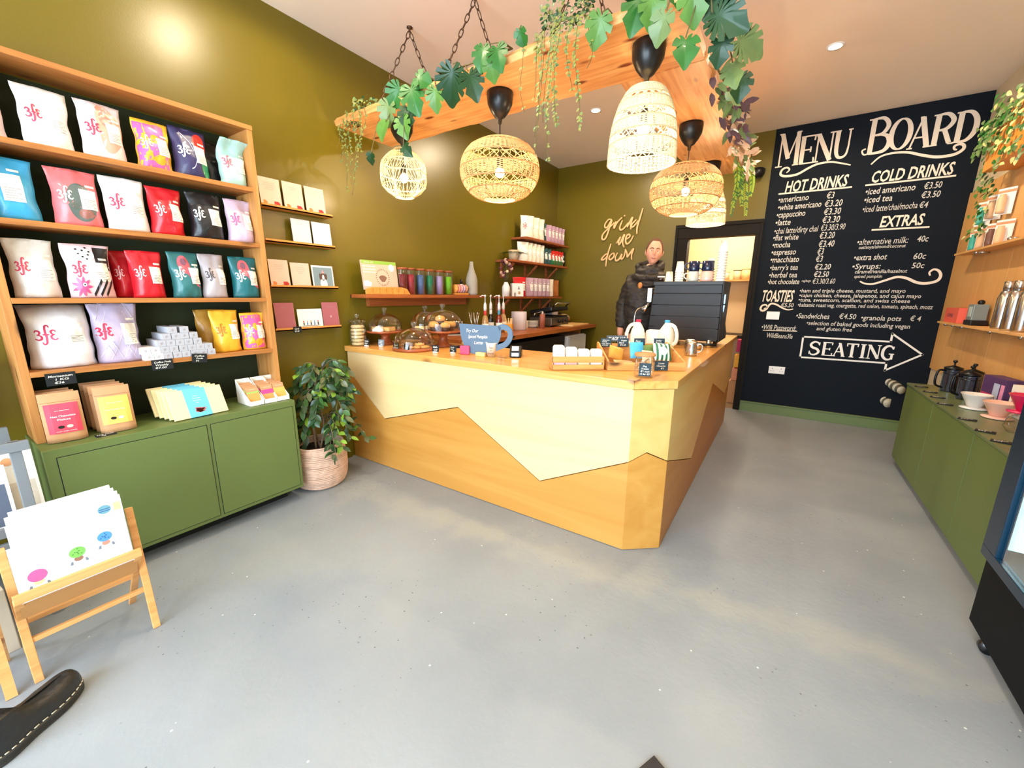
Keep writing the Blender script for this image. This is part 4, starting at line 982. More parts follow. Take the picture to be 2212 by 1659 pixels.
# cookie jar by the wall
jt = thing('cookie_jar', 'tall glass jar of stacked pale cookies at the wall end of the counter', 'jar', (-3.13, 2.24, CT+.001))
MB().lathe([(1e-5, 0), (.066, 0), (.07, .01), (.07, .19), (.062, .2), (.064, .21)], 28, cap=False).build('glass_body', m_glass, jt, world=False)
MB().lathe([(.075, .212), (.078, .222), (.06, .232), (.02, .24), (.012, .25), (.022, .268), (.018, .28), (1e-5, .282)], 24, cap=False).build('lid', m_glass, jt, world=False)
c0 = None
for i in range(6):
    lb = 'thick pale cookie, %s in the tall glass jar' % ('lowest', 'second from the bottom', 'third from the bottom', 'fourth from the bottom', 'second from the top', 'topmost')[i]
    o = cookie(.058, .026, lb, (-3.13, 2.24, CT+.008+.03*i), (0, 0, i), mat('shortbread', (232, 204, 156), .85, var=.1, scale=20), grp='cookies in the tall jar', src=c0); c0 = c0 or o
# croissants on a slate board behind the sign
t = thing('slate_board', 'black slate board with a croissant pastry, behind the muffin stand', 'serving board', (-2.25, 2.74, CT+.001)); MB().box(-.13, .13, -.09, .09, 0, .01).build('slate', m_black, t, world=False, bevel=.002)
for i, (dx, dy) in enumerate(((-.05, 0), (.06, .01))):
    lb = ('left', 'right')[i]+' flaky pastry on the black slate board'
    if i == 0:
        cr = thing('croissant', lb, 'pastry', (-2.25+dx, 2.74+dy, CT+.012))
        pts = [(.06*math.sin(a), -.03*math.cos(a)+.03, .022) for a in [-1.3+2.6*k/8 for k in range(9)]]
        MB().tube(pts, [.006, .014, .02, .024, .025, .024, .02, .014, .006], 10).build('pastry', m_cookie, cr, world=False)
    else: dup(cr, (-2.25+dx, 2.74+dy, CT+.012), .5, lb)
# small price stands on the counter
for (x, y, rz, ln, lb, m_) in ((-3.02, 2.24, .1, ['Cookies', '€2.50'], 'black tag leaning on the tall cookie jar', None), (-2.90, 2.30, .2, ['Vegan', 'Lemon', 'Cake'], 'small grey tag under the cake stand nearest the wall', mat('tag_slate', (104, 122, 138), .7)),
    (-2.60, 2.205, .05, ['Almond', 'Croissant'], 'black tag left of two before the low front dome', None), (-2.47, 2.20, -.05, ['Pecan', 'Slice', '€2.80'], 'black tag right of two before the low front dome', None),
    (-2.25, 2.30, .15, ['Muffin', '€2.50'], 'black tag standing alone before the muffin stand foot', None), (-2.12, 2.36, .1, ['Lemon', 'Loaf', '€2'], 'black tag between the muffin stand and the pink packet', None)):
    tagcard(lb, ln, .062, .052, (x, y, CT+.013), rz, -.15, m_, base=True)
t = thing('candy_packet', 'small pink and white sweet packet leaning under the blue cup sign', 'packet', (-2.02, 2.38, CT+.001), .2)
MB().box(-.035, .045, -.012, .012, 0, .07).build('packet', mat('packet_pink', (222, 70, 110), .4, var=.3, scale=50), t, world=False, bevel=.008)
# cup-shaped chalk sign
m_slate = mat('blue_grey_chalkboard', (92, 116, 140), .7, var=.06, scale=12)
sg = thing('cup_chalkboard', 'blue-grey chalkboard cut like a coffee cup, with handwritten text', 'sign', (-1.88, 2.42, CT+.001), .12)
pts = [(-.20, .215), (.175, .205)] + [(.165-.02*k*0, .205-.0*k) for k in range(0)]
bowl = [(-.205, .235)] + [(.19*math.cos(a)*-1-.0, .0) for a in ()] 
ol = [(-.20, .235), (.17, .232)]
for k in range(0, 13):
    a = k/12*PI*.5; ol.append((.02+.15*math.cos(a)*1.0, .10*0+.232-.21*math.sin(a)*1.0 if k else .232))
ol = [(-.20, .235), (.165, .23), (.165, .16), (.14, .10), (.10, .05), (.045, .012), (-.10, .012), (-.15, .06), (-.185, .13)]
ol = [(p.x, p.y) for p in catm([(x, y, 0) for x, y in ol[1:]+ol[:1]], 4)]
q = MB(); q.poly(ol, .008, 0, Matrix(((1,0,0,0),(0,0,1,-.004),(0,1,0,0),(0,0,0,1))))
q.build('board', m_slate, sg, world=False, bevel=.001)
hd = catm([(.145, .215, 0), (.19, .225, 0), (.235, .20, 0), (.24, .15, 0), (.205, .10, 0), (.15, .075, 0), (.12, .06, 0)], 5)
q = MB(); q.tube([(p.x, 0, p.y) for p in hd], .019, 8, flat=1, nrm=(0,1,0)); q = MB()
ribbon(q, [(p.x, p.y) for p in hd[::5]], .02, lambda x, y: (x, -.004, y), 0, 5); ribbon(q, [(p.x, p.y) for p in hd[::5]], .02, lambda x, y: (x, .004, y), 0, 5)
q.build('handle', m_slate, sg, world=False)
q = MB()
for s, x0, z0, w_ in (('Try Our', -.14, .172, .11), ('Spiced Pumpkin', -.12, .128, .17), ('Latte', -.065, .085, .075)): text(q, s, (x0, -.0052, z0), (1,0,.03), (0,0,1), .026, width=w_, shear=.25, bold=.004)
q.build('chalk_writing', m_chalk, sg, world=False)
q = MB(); q.box(-.03, .05, -.045, -.012, -.0005, .028); q.box(-.03, .05, .012, .03, -.0005, .028); q.build('wooden_foot', m_past, sg, world=False, bevel=.003)
# paper tip cup, card reader
m_cup2 = mat('paper_cup_white', (246, 240, 230), .6)
def papercup(label, loc, r=.04, h=.095, nm='paper_cup', grp=None):
    t = thing(nm, label, 'paper cup', loc, group=grp)
    MB().lathe([(1e-5, .004), (r*.68, .004), (r*.70, 0), (r*.97, h), (r*1.02, h+.002), (r*1.02, h-.004), (r*.95, h-.004), (r*.66, .008), (1e-5, .008)], 24).build('cup', m_cup2, t, world=False)
    return t
t = papercup('white paper cup with handwriting beside the card reader', (-1.79, 2.42, CT+.001), .042, .105)
q = MB()
for s, z in (('Tips', .065), ('or', .045), ('thanks', .022)): text(q, s, (0, -.0, 0), (1,0,0), (0,0,1), .014, align=.5, fn=lambda X, Y, z=z: ((.031+.011*(z+Y)/.105+.0008)*math.sin(X/.04+.5), -(.0305+.0115*(z+Y)/.105+.0008)*math.cos(X/.04+.5), z+Y))
q.build('handwriting', m_dk, t, world=False)
t = thing('card_reader', 'black card payment terminal on its stand on the counter', 'card reader', (-1.66, 2.56, CT+.001), .5)
q = MB(); q.poly([(-.09, 0), (.09, 0), (.10, .03), (.03, .075), (-.05, .085), (-.09, .04)], .085, 0, Matrix(((0,0,1,-.042),(1,0,0,0),(0,1,0,0),(0,0,0,1)))); q.build('body', m_blk, t, world=False, bevel=.008)
q = MB(); q.beam((0, -.093, .052), (0, -.06, .08), .05, .002); q.build('screen', m_white, t, world=False)
q = MB(); q.beam((0, -.096, .012), (0, -.094, .035), .05, .004); q.build('card_slot', m_steel, t, world=False)

# tray of tea boxes
TR = .66
def rot(cx, cy, x, y, a): return (cx+x*math.cos(a)-y*math.sin(a), cy+x*math.sin(a)+y*math.cos(a))
tb = thing('wooden_rack', 'low pine rack holding four white packets on the counter corner', 'rack', (-1.06, 2.335, CT+.001), TR)
q = MB()
for x in (-.165, .157): q.box(x, x+.008, -.06, .06, 0, .085)
q.box(-.165, .165, -.06, -.053, 0, .034); q.box(-.165, .165, -.06, -.053, .048, .085); q.box(-.165, .165, .053, .06, 0, .085); q.box(-.165, .165, -.06, .06, 0, .006)
q.build('frame', m_pinex, tb, world=False, bevel=.001)
pc = [(236, 180, 190), (240, 170, 160), (246, 200, 150), (244, 206, 206)]
for i in range(4):
    x = -.118+.079*i
    t = thing('tea_packet', 'white packet with a %s base in the pine rack, %s' % (('pink', 'coral', 'peach', 'rose')[i], ('leftmost', 'second from left', 'third from left', 'rightmost')[i]), 'tea packet', (*rot(-1.06, 2.335, x, 0, TR), CT+.008), TR, 'white packets in the pine rack')
    hh = .145-.012*i+(.012 if i == 3 else 0)
    q = MB(); q.poly([(-.034, 0), (.034, 0), (.034, hh-.012), (.026, hh), (-.026, hh), (-.034, hh-.012)], .045, 0, Matrix(((1,0,0,0),(0,0,1,-.045),(0,1,0,0),(0,0,0,1)))); q.build('carton', m_white, t, world=False, bevel=.001)
    q = MB(); q.box(-.0335, .0335, -.046, -.0453, .01, hh*.45); 
    for k in range(2): q.box(-.022, .022, -.0462, -.0455, hh*(.6+.13*k), hh*(.6+.13*k)+.0025, 1)
    q.build('label', [mat('tea%d' % i, pc[i], .6), m_grey], t, world=False)
# sloped display tray with snacks
DX_, DY_ = -.76, 2.655; CR = .62
dt = thing('display_crate', 'open pine counter crate of snacks with black chalk tags', 'crate', (DX_, DY_, CT+.001), CR)
q = MB(); w_, dp = .245, .155
yz = Matrix(((0,0,1,0),(1,0,0,0),(0,1,0,0),(0,0,0,1)))
for x in (-w_, w_-.012): q.poly([(-dp, 0), (dp, 0), (dp, .145), (dp-.02, .145), (-dp, .055)], .012, 0, Matrix.Translation((x, 0, 0)) @ yz)
q.box(-w_, w_, -dp-.001, -dp+.010, 0, .05); q.box(-w_, w_, dp-.012, dp, 0, .135); q.box(-w_, w_, -dp, dp, 0, .008)
q.build('frame', m_pinex, dt, world=False, bevel=.0015)
def snack(label, x, y, z, sz, c, rt_, stripes=None, cat='snack packet'):
    t = thing('snack_packet', label, cat, (*rot(DX_, DY_, x*1.3, y, CR), CT+z)); t.rotation_euler = (rt_[0], rt_[1], rt_[2]+CR)
    a, b_, h = sz; q = MB(); n = 8
    V = []; 
    for s in (-1, 1):
        for j in range(n+1):
            for i in range(n+1):
                u = -1+2*i/n; v2 = -1+2*j/n; V.append((u*a/2, s*h/2*(1-abs(u)**3)*(1-abs(v2)**3)+s*.0006, v2*b_/2+b_/2))
    K = (n+1)**2; fs = []
    for j in range(n):
        for i in range(n):
            k = j*(n+1)+i; fs += [(k, k+1, k+n+2, k+n+1), (K+k+1, K+k, K+k+n+1, K+k+n+2)]
    q.add(V, fs, 0, True)
    if stripes:
        for i in range(0, n, 2):
            for j in range(n): k = j*(n+1)+i; q.f[k if 0 else 2*(j*n+i)]; q.mi[2*(j*n+i)] = 1
    q.build('packet', [mat('snk_%s' % '_'.join(map(str, c)), c, .35, var=.25, scale=60, bump=.3, bscale=50), m_white], t, world=False)
    return t
snack('yellow and brown snack bag at the left of the pine crate', -.12, .0, .05, (.10, .09, .03), (214, 150, 60), (-.5, .3, .1))
snack('small brown bar wrapper lying low left in the crate', -.09, -.09, .03, (.13, .05, .02), (190, 150, 96), (-1.2, .1, .1))
snack('blue and white snack bag standing in the crate middle', .0, .03, .05, (.09, .11, .03), (70, 170, 214), (-.35, 0, 0))
snack('green snack bag behind the striped one in the crate', .07, .06, .05, (.09, .09, .03), (96, 128, 66), (-.4, -.1, 0))
snack('cream nut bag beside the glass jar in the crate', .03, -.06, .03, (.07, .09, .03), (232, 206, 168), (-.5, .1, 0))
s_ = snack('green and white striped snack bag at the right of the crate', .115, -.03, .045, (.115, .12, .04), (32, 110, 76), (-.5, .05, 0), stripes=1)
q = MB(); q.add([(.026*math.cos(a), -.022, .06+.03*math.sin(a)) for a in [i*PI/10 for i in range(20)]], [tuple(range(20))]); q.build('label', m_white, s_, world=False)
m_tags = mat('tag_slate_blue', (42, 62, 74), .75)
for (x, ln, lb) in ((-.150, ['Gluten', 'FREE', 'Oat Bars', '€2.50'], 'black tag on the crate back, leftmost, about gluten free bars'), (-.055, ['Vegan', 'Bars', '€2.20'], 'black tag on the crate back, second from left'), (.035, ['Nuts', '€3.00'], 'dark tag on the crate back reading Nuts'), (.145, ['Jelly', 'Beans', '€2.80'], 'dark tag at the right of the crate back')):
    tagcard(lb, ln, .075, .058, (*rot(DX_, DY_, x*1.25, .125, CR), CT+.115), CR, -.12, m_tags)
tagcard('long grey tag behind the others on the crate reading black ale', ['BLACK ALE'], .14, .04, (*rot(DX_, DY_, -.11, .145, CR), CT+.150), CR, -.05, mat('tag_grey', (90, 92, 98), .8))
tagcard('dark tag on the crate front board below the striped bag', ['Love', 'Hearts', '€1'], .085, .06, (*rot(DX_, DY_, .09, -.162, CR), CT+.004), CR, -.02, m_tags)
JX, JY = -.632, 2.335
jr = thing('biscuit_jar', 'glass jar with a wooden lid and biscuits in front of the crate', 'jar', (JX, JY, CT+.001))
MB().lathe([(1e-5, 0), (.05, 0), (.054, .008), (.054, .105), (.05, .112), (.05, .12)], 26, cap=False).build('glass_body', m_glass, jr, world=False)
MB().lathe([(1e-5, .12), (.057, .12), (.06, .126), (.057, .136), (1e-5, .137)], 26).build('wooden_lid', wood('lid_wood', (206, 146, 92), (180, 116, 66), 0, 2, .5, False), jr, world=False)
b0 = None
for i in range(12):
    a = i*2.4; o = None
    lb = 'small tan biscuit inside the wooden-lidded jar'
    if b0 is None:
        b0 = thing('biscuit', lb, 'biscuit', group='biscuits in the wooden-lidded jar'); MB().box(-.016, .016, -.008, .008, 0, .007).build('biscuit', mat('biscuit_tan', (206, 160, 116), .8, var=.15), b0, world=False, bevel=.003); o = b0
    else: o = dup(b0, (0,0,0))
    o.location = (JX+.026*math.cos(a), JY+.026*math.sin(a), CT+.008+.0075*i); o.rotation_euler = (.5*math.sin(i), .3*math.cos(i*2), a)
tagcard('dark tag stuck on the wooden-lidded biscuit jar', ['Dog', 'Treats', '€1 each', '10 for €5'], .065, .075, (JX+.02, JY-.055, CT+.012), .35, 0, m_tags)
# milk bottles
def milk(label, x, y, cap, rz):
    t = thing('milk_bottle', label, 'milk bottle', (x, y, CT+.001), rz, 'plastic milk bottles')
    q = MB(); pr = [(.9, 0), (1, .015), (1, .13), (.97, .16), (.8, .20), (.5, .235), (.32, .25), (.32, .262)]
    V = []; n = 24
    for s, z in pr:
        for j in range(n):
            a = 2*PI*j/n; k = (abs(math.cos(a))**5+abs(math.sin(a))**5)**(-1/5) if s > .75 else 1
            V.append((.056*s*k*math.cos(a), .05*s*k*math.sin(a), z))
    fs = [(i*n+j, i*n+(j+1) % n, (i+1)*n+(j+1) % n, (i+1)*n+j) for i in range(len(pr)-1) for j in range(n)]+[tuple(range(n-1, -1, -1))]
    q.add(V, fs, 0, True); q.build('bottle', mat('milk_hdpe', (238, 232, 216), .4, var=.01), t, world=False)
    MB().tube(catm([(.018, 0, .243), (.06, 0, .225), (.082, 0, .17), (.08, 0, .11), (.05, 0, .085)], 5), .014, 10).build('handle', mat('milk_hdpe', (238, 232, 216)), t, world=False)
    MB().lathe([(1e-5, .274), (.018, .274), (.02, .27), (.02, .256), (1e-5, .256)], 20).build('cap', mat('cap_%d' % cap[0], cap, .4), t, world=False)
milk('plastic milk bottle with a red cap behind the snack crate', -.945, 3.22, (206, 34, 70), PI+.4)
milk('plastic milk bottle with a blue cap, its handle to the right', -.745, 3.30, (70, 170, 220), -.2)
t = thing('sugar_caddy', 'white square napkin box between the two milk bottles', 'box', (-.85, 3.36, CT+.001)); MB().box(-.06, .06, -.05, .05, 0, .19).build('box', m_wp, t, world=False, bevel=.015)
def jug(label, x, y, rz):
    t = thing('milk_jug', label, 'jug', (x, y, CT+.001), rz, 'steel milk jugs')
    MB().lathe([(1e-5, 0), (.044, 0), (.046, .01), (.043, .05), (.037, .085), (.042, .105), (.040, .105), (.035, .085), (.041, .05), (.043, .012), (1e-5, .012)], 24).build('body', m_steel, t, world=False)
    MB().tube(catm([(.04, 0, .09), (.075, 0, .085), (.075, 0, .04), (.044, 0, .025)], 5), .005, 8).build('handle', m_steel, t, world=False)
jug('steel milk jug right of the snack crate, front one', -.575, 3.42, .2); jug('steel milk jug behind the front jug', -.62, 3.62, 1.0)
# ================================================================== BACK WORKTOP ALONG THE GREEN WALL
WX = -2.47; WZ = 1.06
bw = thing('back_worktop', 'thick wooden worktop along the green wall behind the counter', 'worktop', (-2.85, 4.6, 1.0))
MB().box(XL+.004, WX, 3.05, YB-.004, WZ-.05, WZ).build('board', wood('stained_worktop', (186, 108, 50), (150, 76, 30), 1, 1, .4, True), bw, bevel=.004)
q = MB(); q.box(XL+.004, WX-.05, 3.06, 3.09, 0, WZ-.05); q.box(XL+.004, WX-.25, YB-.12, YB-.04, WZ-.17, WZ-.05, 1); q.build('support', [m_black, m_pinex], bw)
t = thing('under_counter_fridge', 'white undercounter fridge at the far end of the back worktop', 'fridge', (-2.8, 5.5, 0))
MB().box(XL+.05, WX-.06, 5.25, 5.85, .02, .93).build('body', m_wp, t, bevel=.01)
MB().box(WX-.058, WX-.035, 5.26, 5.84, .08, .92).build('door', mat('fridge_door', (206, 208, 210), .3), t, bevel=.005)
t = thing('under_counter_cupboard', 'dark cupboard in shadow below the back worktop', 'cupboard', (-2.8, 4.2, 0))
MB().box(XL+.05, WX-.08, 3.15, 5.2, .0, .95).build('body', mat('dark_cupboard', (26, 24, 22), .6), t, bevel=.004)
Wz = WZ+.001
def cyl(name, label, cat, loc, parts, grp=None, n=24):
    t = thing(name, label, cat, loc, group=grp)
    for nm, pr, m in parts: MB().lathe(pr, n).build(nm, m, t, world=False)
    return t
# syrup bottles with white pumps
m_amber = mat('syrup_amber', (140, 40, 20), .1, coat=.5); m_dkg = mat('syrup_dark', (40, 24, 18), .1, coat=.5)
spec = [((-2.80, 3.67), (190, 150, 90), (214, 60, 60), 'amber syrup bottle with a white pump and red neck, leftmost'), ((-2.90, 3.91), (30, 26, 24), (250, 250, 250), 'dark syrup bottle with a white pump, second from left'), ((-2.78, 3.91), (130, 34, 20), (80, 150, 180), 'red-brown syrup bottle with a white pump and blue neck'), ((-2.85, 4.10), (214, 170, 120), (214, 90, 80), 'pale syrup bottle with a white pump, rightmost')]
for i, ((x, y), c, c2, lb) in enumerate(spec):
    t = cyl('syrup_bottle', lb, 'syrup bottle', (x, y, Wz), [('bottle', [(1e-5, 0), (.037, 0), (.038, .01), (.038, .15), (.03, .19), (.015, .215), (.014, .27), (1e-5, .27)], mat('syrup%d' % i, c, .12, coat=.5)),
        ('neck_label', [(.0155, .205), (.0165, .225), (.016, .262), (.0155, .262)], mat('neck%d' % i, c2, .5)), ('label', [(.0386, .03), (.0388, .03), (.0388, .12), (.0386, .12)], m_white)], 'syrup bottles with pumps')
    q = MB(); q.lathe([(.016, .262), (.018, .285), (.017, .33), (.009, .35), (.005, .36), (.005, .415), (.011, .42), (.012, .435), (1e-5, .438)], 16); q.tube([(0, 0, .428), (.03*(1 if i % 2 else -1)*.6, -.03, .430), (.05*(1 if i % 2 else -1)*.6, -.055, .415)], .005, 8)
    q.build('pump', m_wp, t, world=False)
cyl('straw_pot', 'small brown pot of metal straws beside the syrup bottles', 'pot', (-2.84, 3.52, Wz), [('pot', [(1e-5, 0), (.04, 0), (.045, .12), (.04, .12), (.036, .01), (1e-5, .01)], mat('pot_brown', (120, 70, 50), .5))])
t0 = None
for i in range(5):
    a = i*1.25; lb = 'steel straw standing in the small brown pot'
    if t0 is None: t0 = thing('metal_straw', lb, 'straw', group='steel straws in the brown pot'); MB().tube([(0, 0, 0), (0, 0, .24)], .005, 8).build('straw', m_steel, t0, world=False); o = t0
    else: o = dup(t0, (0,0,0))
    o.location = (-2.84+.018*math.cos(a), 3.52+.018*math.sin(a), Wz+.012); o.rotation_euler = (.22*math.sin(a), .22*math.cos(a), 0)
t = thing('photo_card', 'small framed dark photo standing behind the glass domes', 'photo', (-2.98, 3.36, Wz-.0), .9)
MB().box(-.085, .085, 0, .006, 0, .15).build('frame', m_white, t, world=False); MB().box(-.078, .078, -.001, 0, .008, .142).build('picture', mat('photo_dark', (58, 38, 40), .4, var=.9, scale=14), t, world=False)
# yellow carton with wooden stirrers
t = thing('stirrer_box', 'orange box of wooden stirrers right of the syrup bottles', 'box', (-2.72, 4.03, Wz), .3); MB().box(-.045, .045, -.03, .03, 0, .10).build('box', mat('box_orange', (240, 162, 40), .6), t, world=False, bevel=.002)
s0 = None
for i in range(6):
    lb = 'wooden stirrer standing in the orange box'
    if s0 is None: s0 = thing('wooden_stirrer', lb, 'stirrer', group='stirrers in the orange box'); MB().box(-.006, .006, -.001, .001, 0, .15).build('stick', m_past, s0, world=False, bevel=.0005); o = s0
    else: o = dup(s0, (0,0,0))
    o.location = (-2.72-.03+.012*i, 4.03+.004*i, Wz+.02); o.rotation_euler = (.1*math.sin(i*2), .15*math.cos(i*3), .3)
t = thing('paper_roll', 'large white paper towel roll on the back worktop', 'paper roll', (-2.86, 4.47, Wz)); MB().lathe([(.02, 0), (.098, 0), (.1, .003), (.1, .225), (.098, .228), (.02, .228), (.02, 0)], 32, cap=False).build('roll', mat('roll_white', (226, 214, 216), .8), t, world=False)
s0 = None
for i in range(5):
    lb = 'white saucer in the stack right of the paper roll, %s' % ('lowest', 'second from the bottom', 'middle one', 'second from the top', 'topmost')[i]
    if s0 is None: s0 = thing('saucer', lb, 'saucer', group='saucer stack'); MB().lathe([(1e-5, 0), (.06, 0), (.095, .016), (.097, .02), (.06, .006), (1e-5, .006)], 28).build('saucer', m_white, s0, world=False); o = s0
    else: o = dup(s0, (0,0,0), label=lb)
    o.location = (-2.90, 4.86, Wz+.018*i)
t = thing('napkin_pile', 'folded white napkins beside the saucer stack', 'napkins', (-2.93, 4.68, Wz)); q = MB(); q.poly([(-.05, 0), (.05, 0), (.05, .09), (-.05, .17)], .10, 0, Matrix(((1,0,0,0),(0,0,1,-.05),(0,1,0,0),(0,0,0,1)))); q.build('napkins', m_white, t, world=False, bevel=.004)
t = cyl('hand_grinder', 'slim brown hand coffee grinder with a crank on top', 'coffee grinder', (-2.71, 4.82, Wz), [('body', [(1e-5, 0), (.036, 0), (.036, .185), (.03, .19), (1e-5, .19)], mat('grinder_brown', (170, 98, 76), .4)), ('cap', [(.028, .19), (.022, .205), (.012, .23), (1e-5, .232)], m_steel)])
q = MB(); q.tube([(0, 0, .225), (-.06, 0, .21), (-.12, 0, .20)], .004, 6); q.tube([(-.12, 0, .20), (-.12, 0, .17)], .01, 8); q.build('crank', m_steel, t, world=False)
# panini press
t = thing('panini_press', 'black and steel sandwich press with control knobs, lid half open', 'sandwich press', (-2.88, 5.32, Wz), PI/2-.0)
q = MB(); q.box(-.27, .27, -.19, .17, .02, .13); 
for x in (-.22, .22): q.box(x-.02, x+.02, -.15, .12, 0, .02)
q.build('base', mat('press_metal', (108, 96, 82), .35, .6), t, world=False, bevel=.008)
q = MB(); q.box(-.26, .26, -.17, .16, .132, .15); q.build('lower_plate', m_black, t, world=False)
Ml = Matrix.Translation((0, .15, .17)) @ Matrix.Rotation(-.16, 4, 'X')
q = MB(); q.box(-.26, .26, -.34, .02, 0, .06, 0, Ml); q.build('lid', m_blk, t, world=False, bevel=.015)
q = MB(); q.tube([tuple(Ml @ Vector(p)) for p in ((-.2, -.33, .06), (-.2, -.40, .10), (.2, -.40, .10), (.2, -.33, .06))], .011, 8); q.build('handle', m_steel, t, world=False)
for i in range(3):
    x = -.05+.12*i; MB().lathe([(.024, 0), (.024, .012), (.018, .03), (1e-5, .03)], 18, M=Matrix.Translation((x, -.19, .075)) @ Matrix.Rotation(PI/2, 4, 'X')).build('knob', m_blk, t, world=False)
t = thing('chopping_board', 'pale wooden chopping board at the end of the back worktop', 'chopping board', (-2.68, 5.66, Wz)); MB().box(-.13, .17, -.30, .28, 0, .022).build('board', m_past, t, world=False, bevel=.004)
cyl('sauce_bottle', 'orange squeeze bottle with a black nozzle near the back wall', 'sauce bottle', (-2.93, 5.78, Wz), [('bottle', [(1e-5, 0), (.035, 0), (.036, .12), (.022, .145), (1e-5, .145)], mat('sauce_orange', (238, 148, 50), .5)), ('nozzle', [(.02, .146), (.02, .165), (.006, .185), (1e-5, .185)], m_blk)])
t = thing('bread_bag', 'bag of pitta breads with a blue and red label near the back wall', 'bread bag', (-2.97, 5.98, Wz)); MB().sphere((0, 0, .075), .1, 10, sc=(1, 1.2, .72)).build('bag', mat('bread_tan', (206, 176, 138), .6, var=.3, scale=12, bump=.6, bscale=14), t, world=False)
q = MB(); q.add([(.1015*math.cos(a)*1.0, .12*math.sin(a), z) for z in (.055, .075) for a in (-.6,-.4,-.2,0)], [(0,1,5,4),(1,2,6,5),(2,3,7,6)], 0); q.add([(.1025, -.02, .1), (.1025, -.06, .1), (.1025, -.06, .085), (.1025, -.02, .085)], [(0,1,2,3)], 1); q.build('label', [m_redp, mat('label_blue', (60, 70, 160), .6)], t, world=False)
t = thing('kitchen_paper', 'white stacked paper sheets behind the chopping board', 'paper', (-3.05, 5.68, Wz)); MB().box(-.08, .08, -.1, .1, 0, .2).build('sheets', mat('roll_white', (226,214,216)), t, world=False, bevel=.004)
t = cyl('dark_bottle', 'tall dark bottle with a white label behind the sandwich press', 'bottle', (-3.10, 5.72, Wz+.0), [('bottle', [(1e-5, 0), (.04, 0), (.04, .26), (.016, .32), (.015, .46), (.018, .47), (1e-5, .47)], m_dkg), ('label', [(.0405, .10), (.041, .10), (.041, .24), (.0405, .24)], m_white), ('cap', [(.0185, .43), (.019, .48), (1e-5, .48)], m_wp)])

# ================================================================== LONG SHELF ABOVE THE DOMES
ls = thing('wall_shelf', 'long pine shelf on the green wall above the glass domes', 'shelf', (-3.1, 3.1, 1.47))
MB().box(XL+.002, -3.0, 2.26, 3.93, 1.462, 1.494).build('board', m_redw, ls, bevel=.002)
MB().box(XL+.002, XL+.05, 2.42, 3.80, 1.385, 1.46).build('batten', m_redw, ls, bevel=.002)
z0 = 1.495
t = thing('calendar_pack', 'boxed calendar with a green stripe and a brown animal print, on the long shelf', 'calendar', (-3.08, 2.50, z0+.04), PI/2); t.rotation_euler = (-.13, 0, PI/2)
MB().box(-.19, .19, 0, .02, 0, .255).build('box', mat('calendar_kraft', (214, 182, 160), .7, var=.08), t, world=False)
q = MB(); q.box(-.189, .189, -.001, 0, .225, .254, 0)
for i, a in enumerate(range(24)):
    an = a*PI/12; q.add([(.02+.062*math.cos(an), -.0012, .11+.062*math.sin(an)), (.02+.066*math.cos(an+.1), -.0012, .11+.066*math.sin(an+.1)), (.02+.078*math.cos(an+.1), -.0012, .11+.078*math.sin(an+.1)), (.02+.075*math.cos(an), -.0012, .11+.075*math.sin(an))], [(0,1,2,3)], 1)
q.add([(.02+.04*math.cos(a)*(1+.2*math.sin(3*a)), -.0014, .10+.03*math.sin(a)) for a in [i*PI/8 for i in range(16)]], [tuple(range(16))], 1)
q.add([(.13+.032*math.cos(a), -.0016, .20+.032*math.sin(a)) for a in [i*PI/10 for i in range(20)]], [tuple(range(20))], 2)
q.add([(-.19, -.0014, .03), (-.12, -.0014, .03), (-.11, -.0014, .06), (-.15, -.0014, .08), (-.19, -.0014, .075)], [(0,1,2,3,4)], 2)
for z in (.20, .175, .15): q.box(-.18, -.05, -.0012, 0, z, z+.006, 2)
text(q, 'Calendar 2023', (-.17, -.0022, .232), (1,0,0), (0,0,1), .013, mi=2)
q.build('print', [mat('calendar_green', (140, 184, 70), .6), mat('calendar_brown', (128, 92, 76), .7), m_white], t, world=False)
t = thing('slatted_holder', 'low curved wooden holder with slats in front of the calendar', 'holder', (-3.03, 2.52, z0), PI/2)
q = MB(); q.poly([(-.24, 0), (.26, 0), (.22, .05), (.15, .065), (-.18, .06), (-.24, .045)], .02, 0, Matrix(((1,0,0,0),(0,0,-1,.01),(0,1,0,0),(0,0,0,1)))); q.build('front', m_led, t, world=False, bevel=.002)
q = MB()
for i in range(6): x = -.17+.07*i; q.box(x, x+.002, -.0105, -.0098, .004, .055)
q.build('slat_line', m_groove, t, world=False)
tc_ = [(120, 30, 40), (176, 52, 70), (84, 116, 168), (30, 128, 92), (186, 156, 206), (130, 200, 50)]
tn = ['dark red', 'crimson', 'blue patterned', 'emerald green', 'lilac', 'lime green']
for i, (y, c, n) in enumerate(zip((2.74, 2.84, 2.97, 3.10, 3.24, 3.38), tc_, tn)):
    t = thing('tea_tube', 'clear tea tube filled with %s packets, wooden lid, on the long shelf' % n, 'tea tube', (-3.08, y, z0), group='tea tubes with wooden lids')
    MB().lathe([(1e-5, .004), (.038, .004), (.038, .19), (1e-5, .19)], 18, wob=lambda a, z: 1-.04*abs(math.sin(3*a))).build('packets', mat('tea_%d_%d_%d' % c, c, .35, var=.35, scale=50), t, world=False)
    MB().lathe([(1e-5, 0), (.044, 0), (.044, .232)], 22, cap=False).build('tube', m_glass, t, world=False)
    MB().lathe([(1e-5, .232), (.047, .232), (.047, .25), (1e-5, .25)], 22).build('wooden_lid', m_cake, t, world=False)
t = thing('soap_tray', 'small wooden tray on the long shelf beside the grey bottle', 'tray', (-3.07, 3.56, z0), PI/2); MB().box(-.11, .12, -.03, .05, 0, .022).build('tray', m_led, t, world=False, bevel=.003)
s0 = None
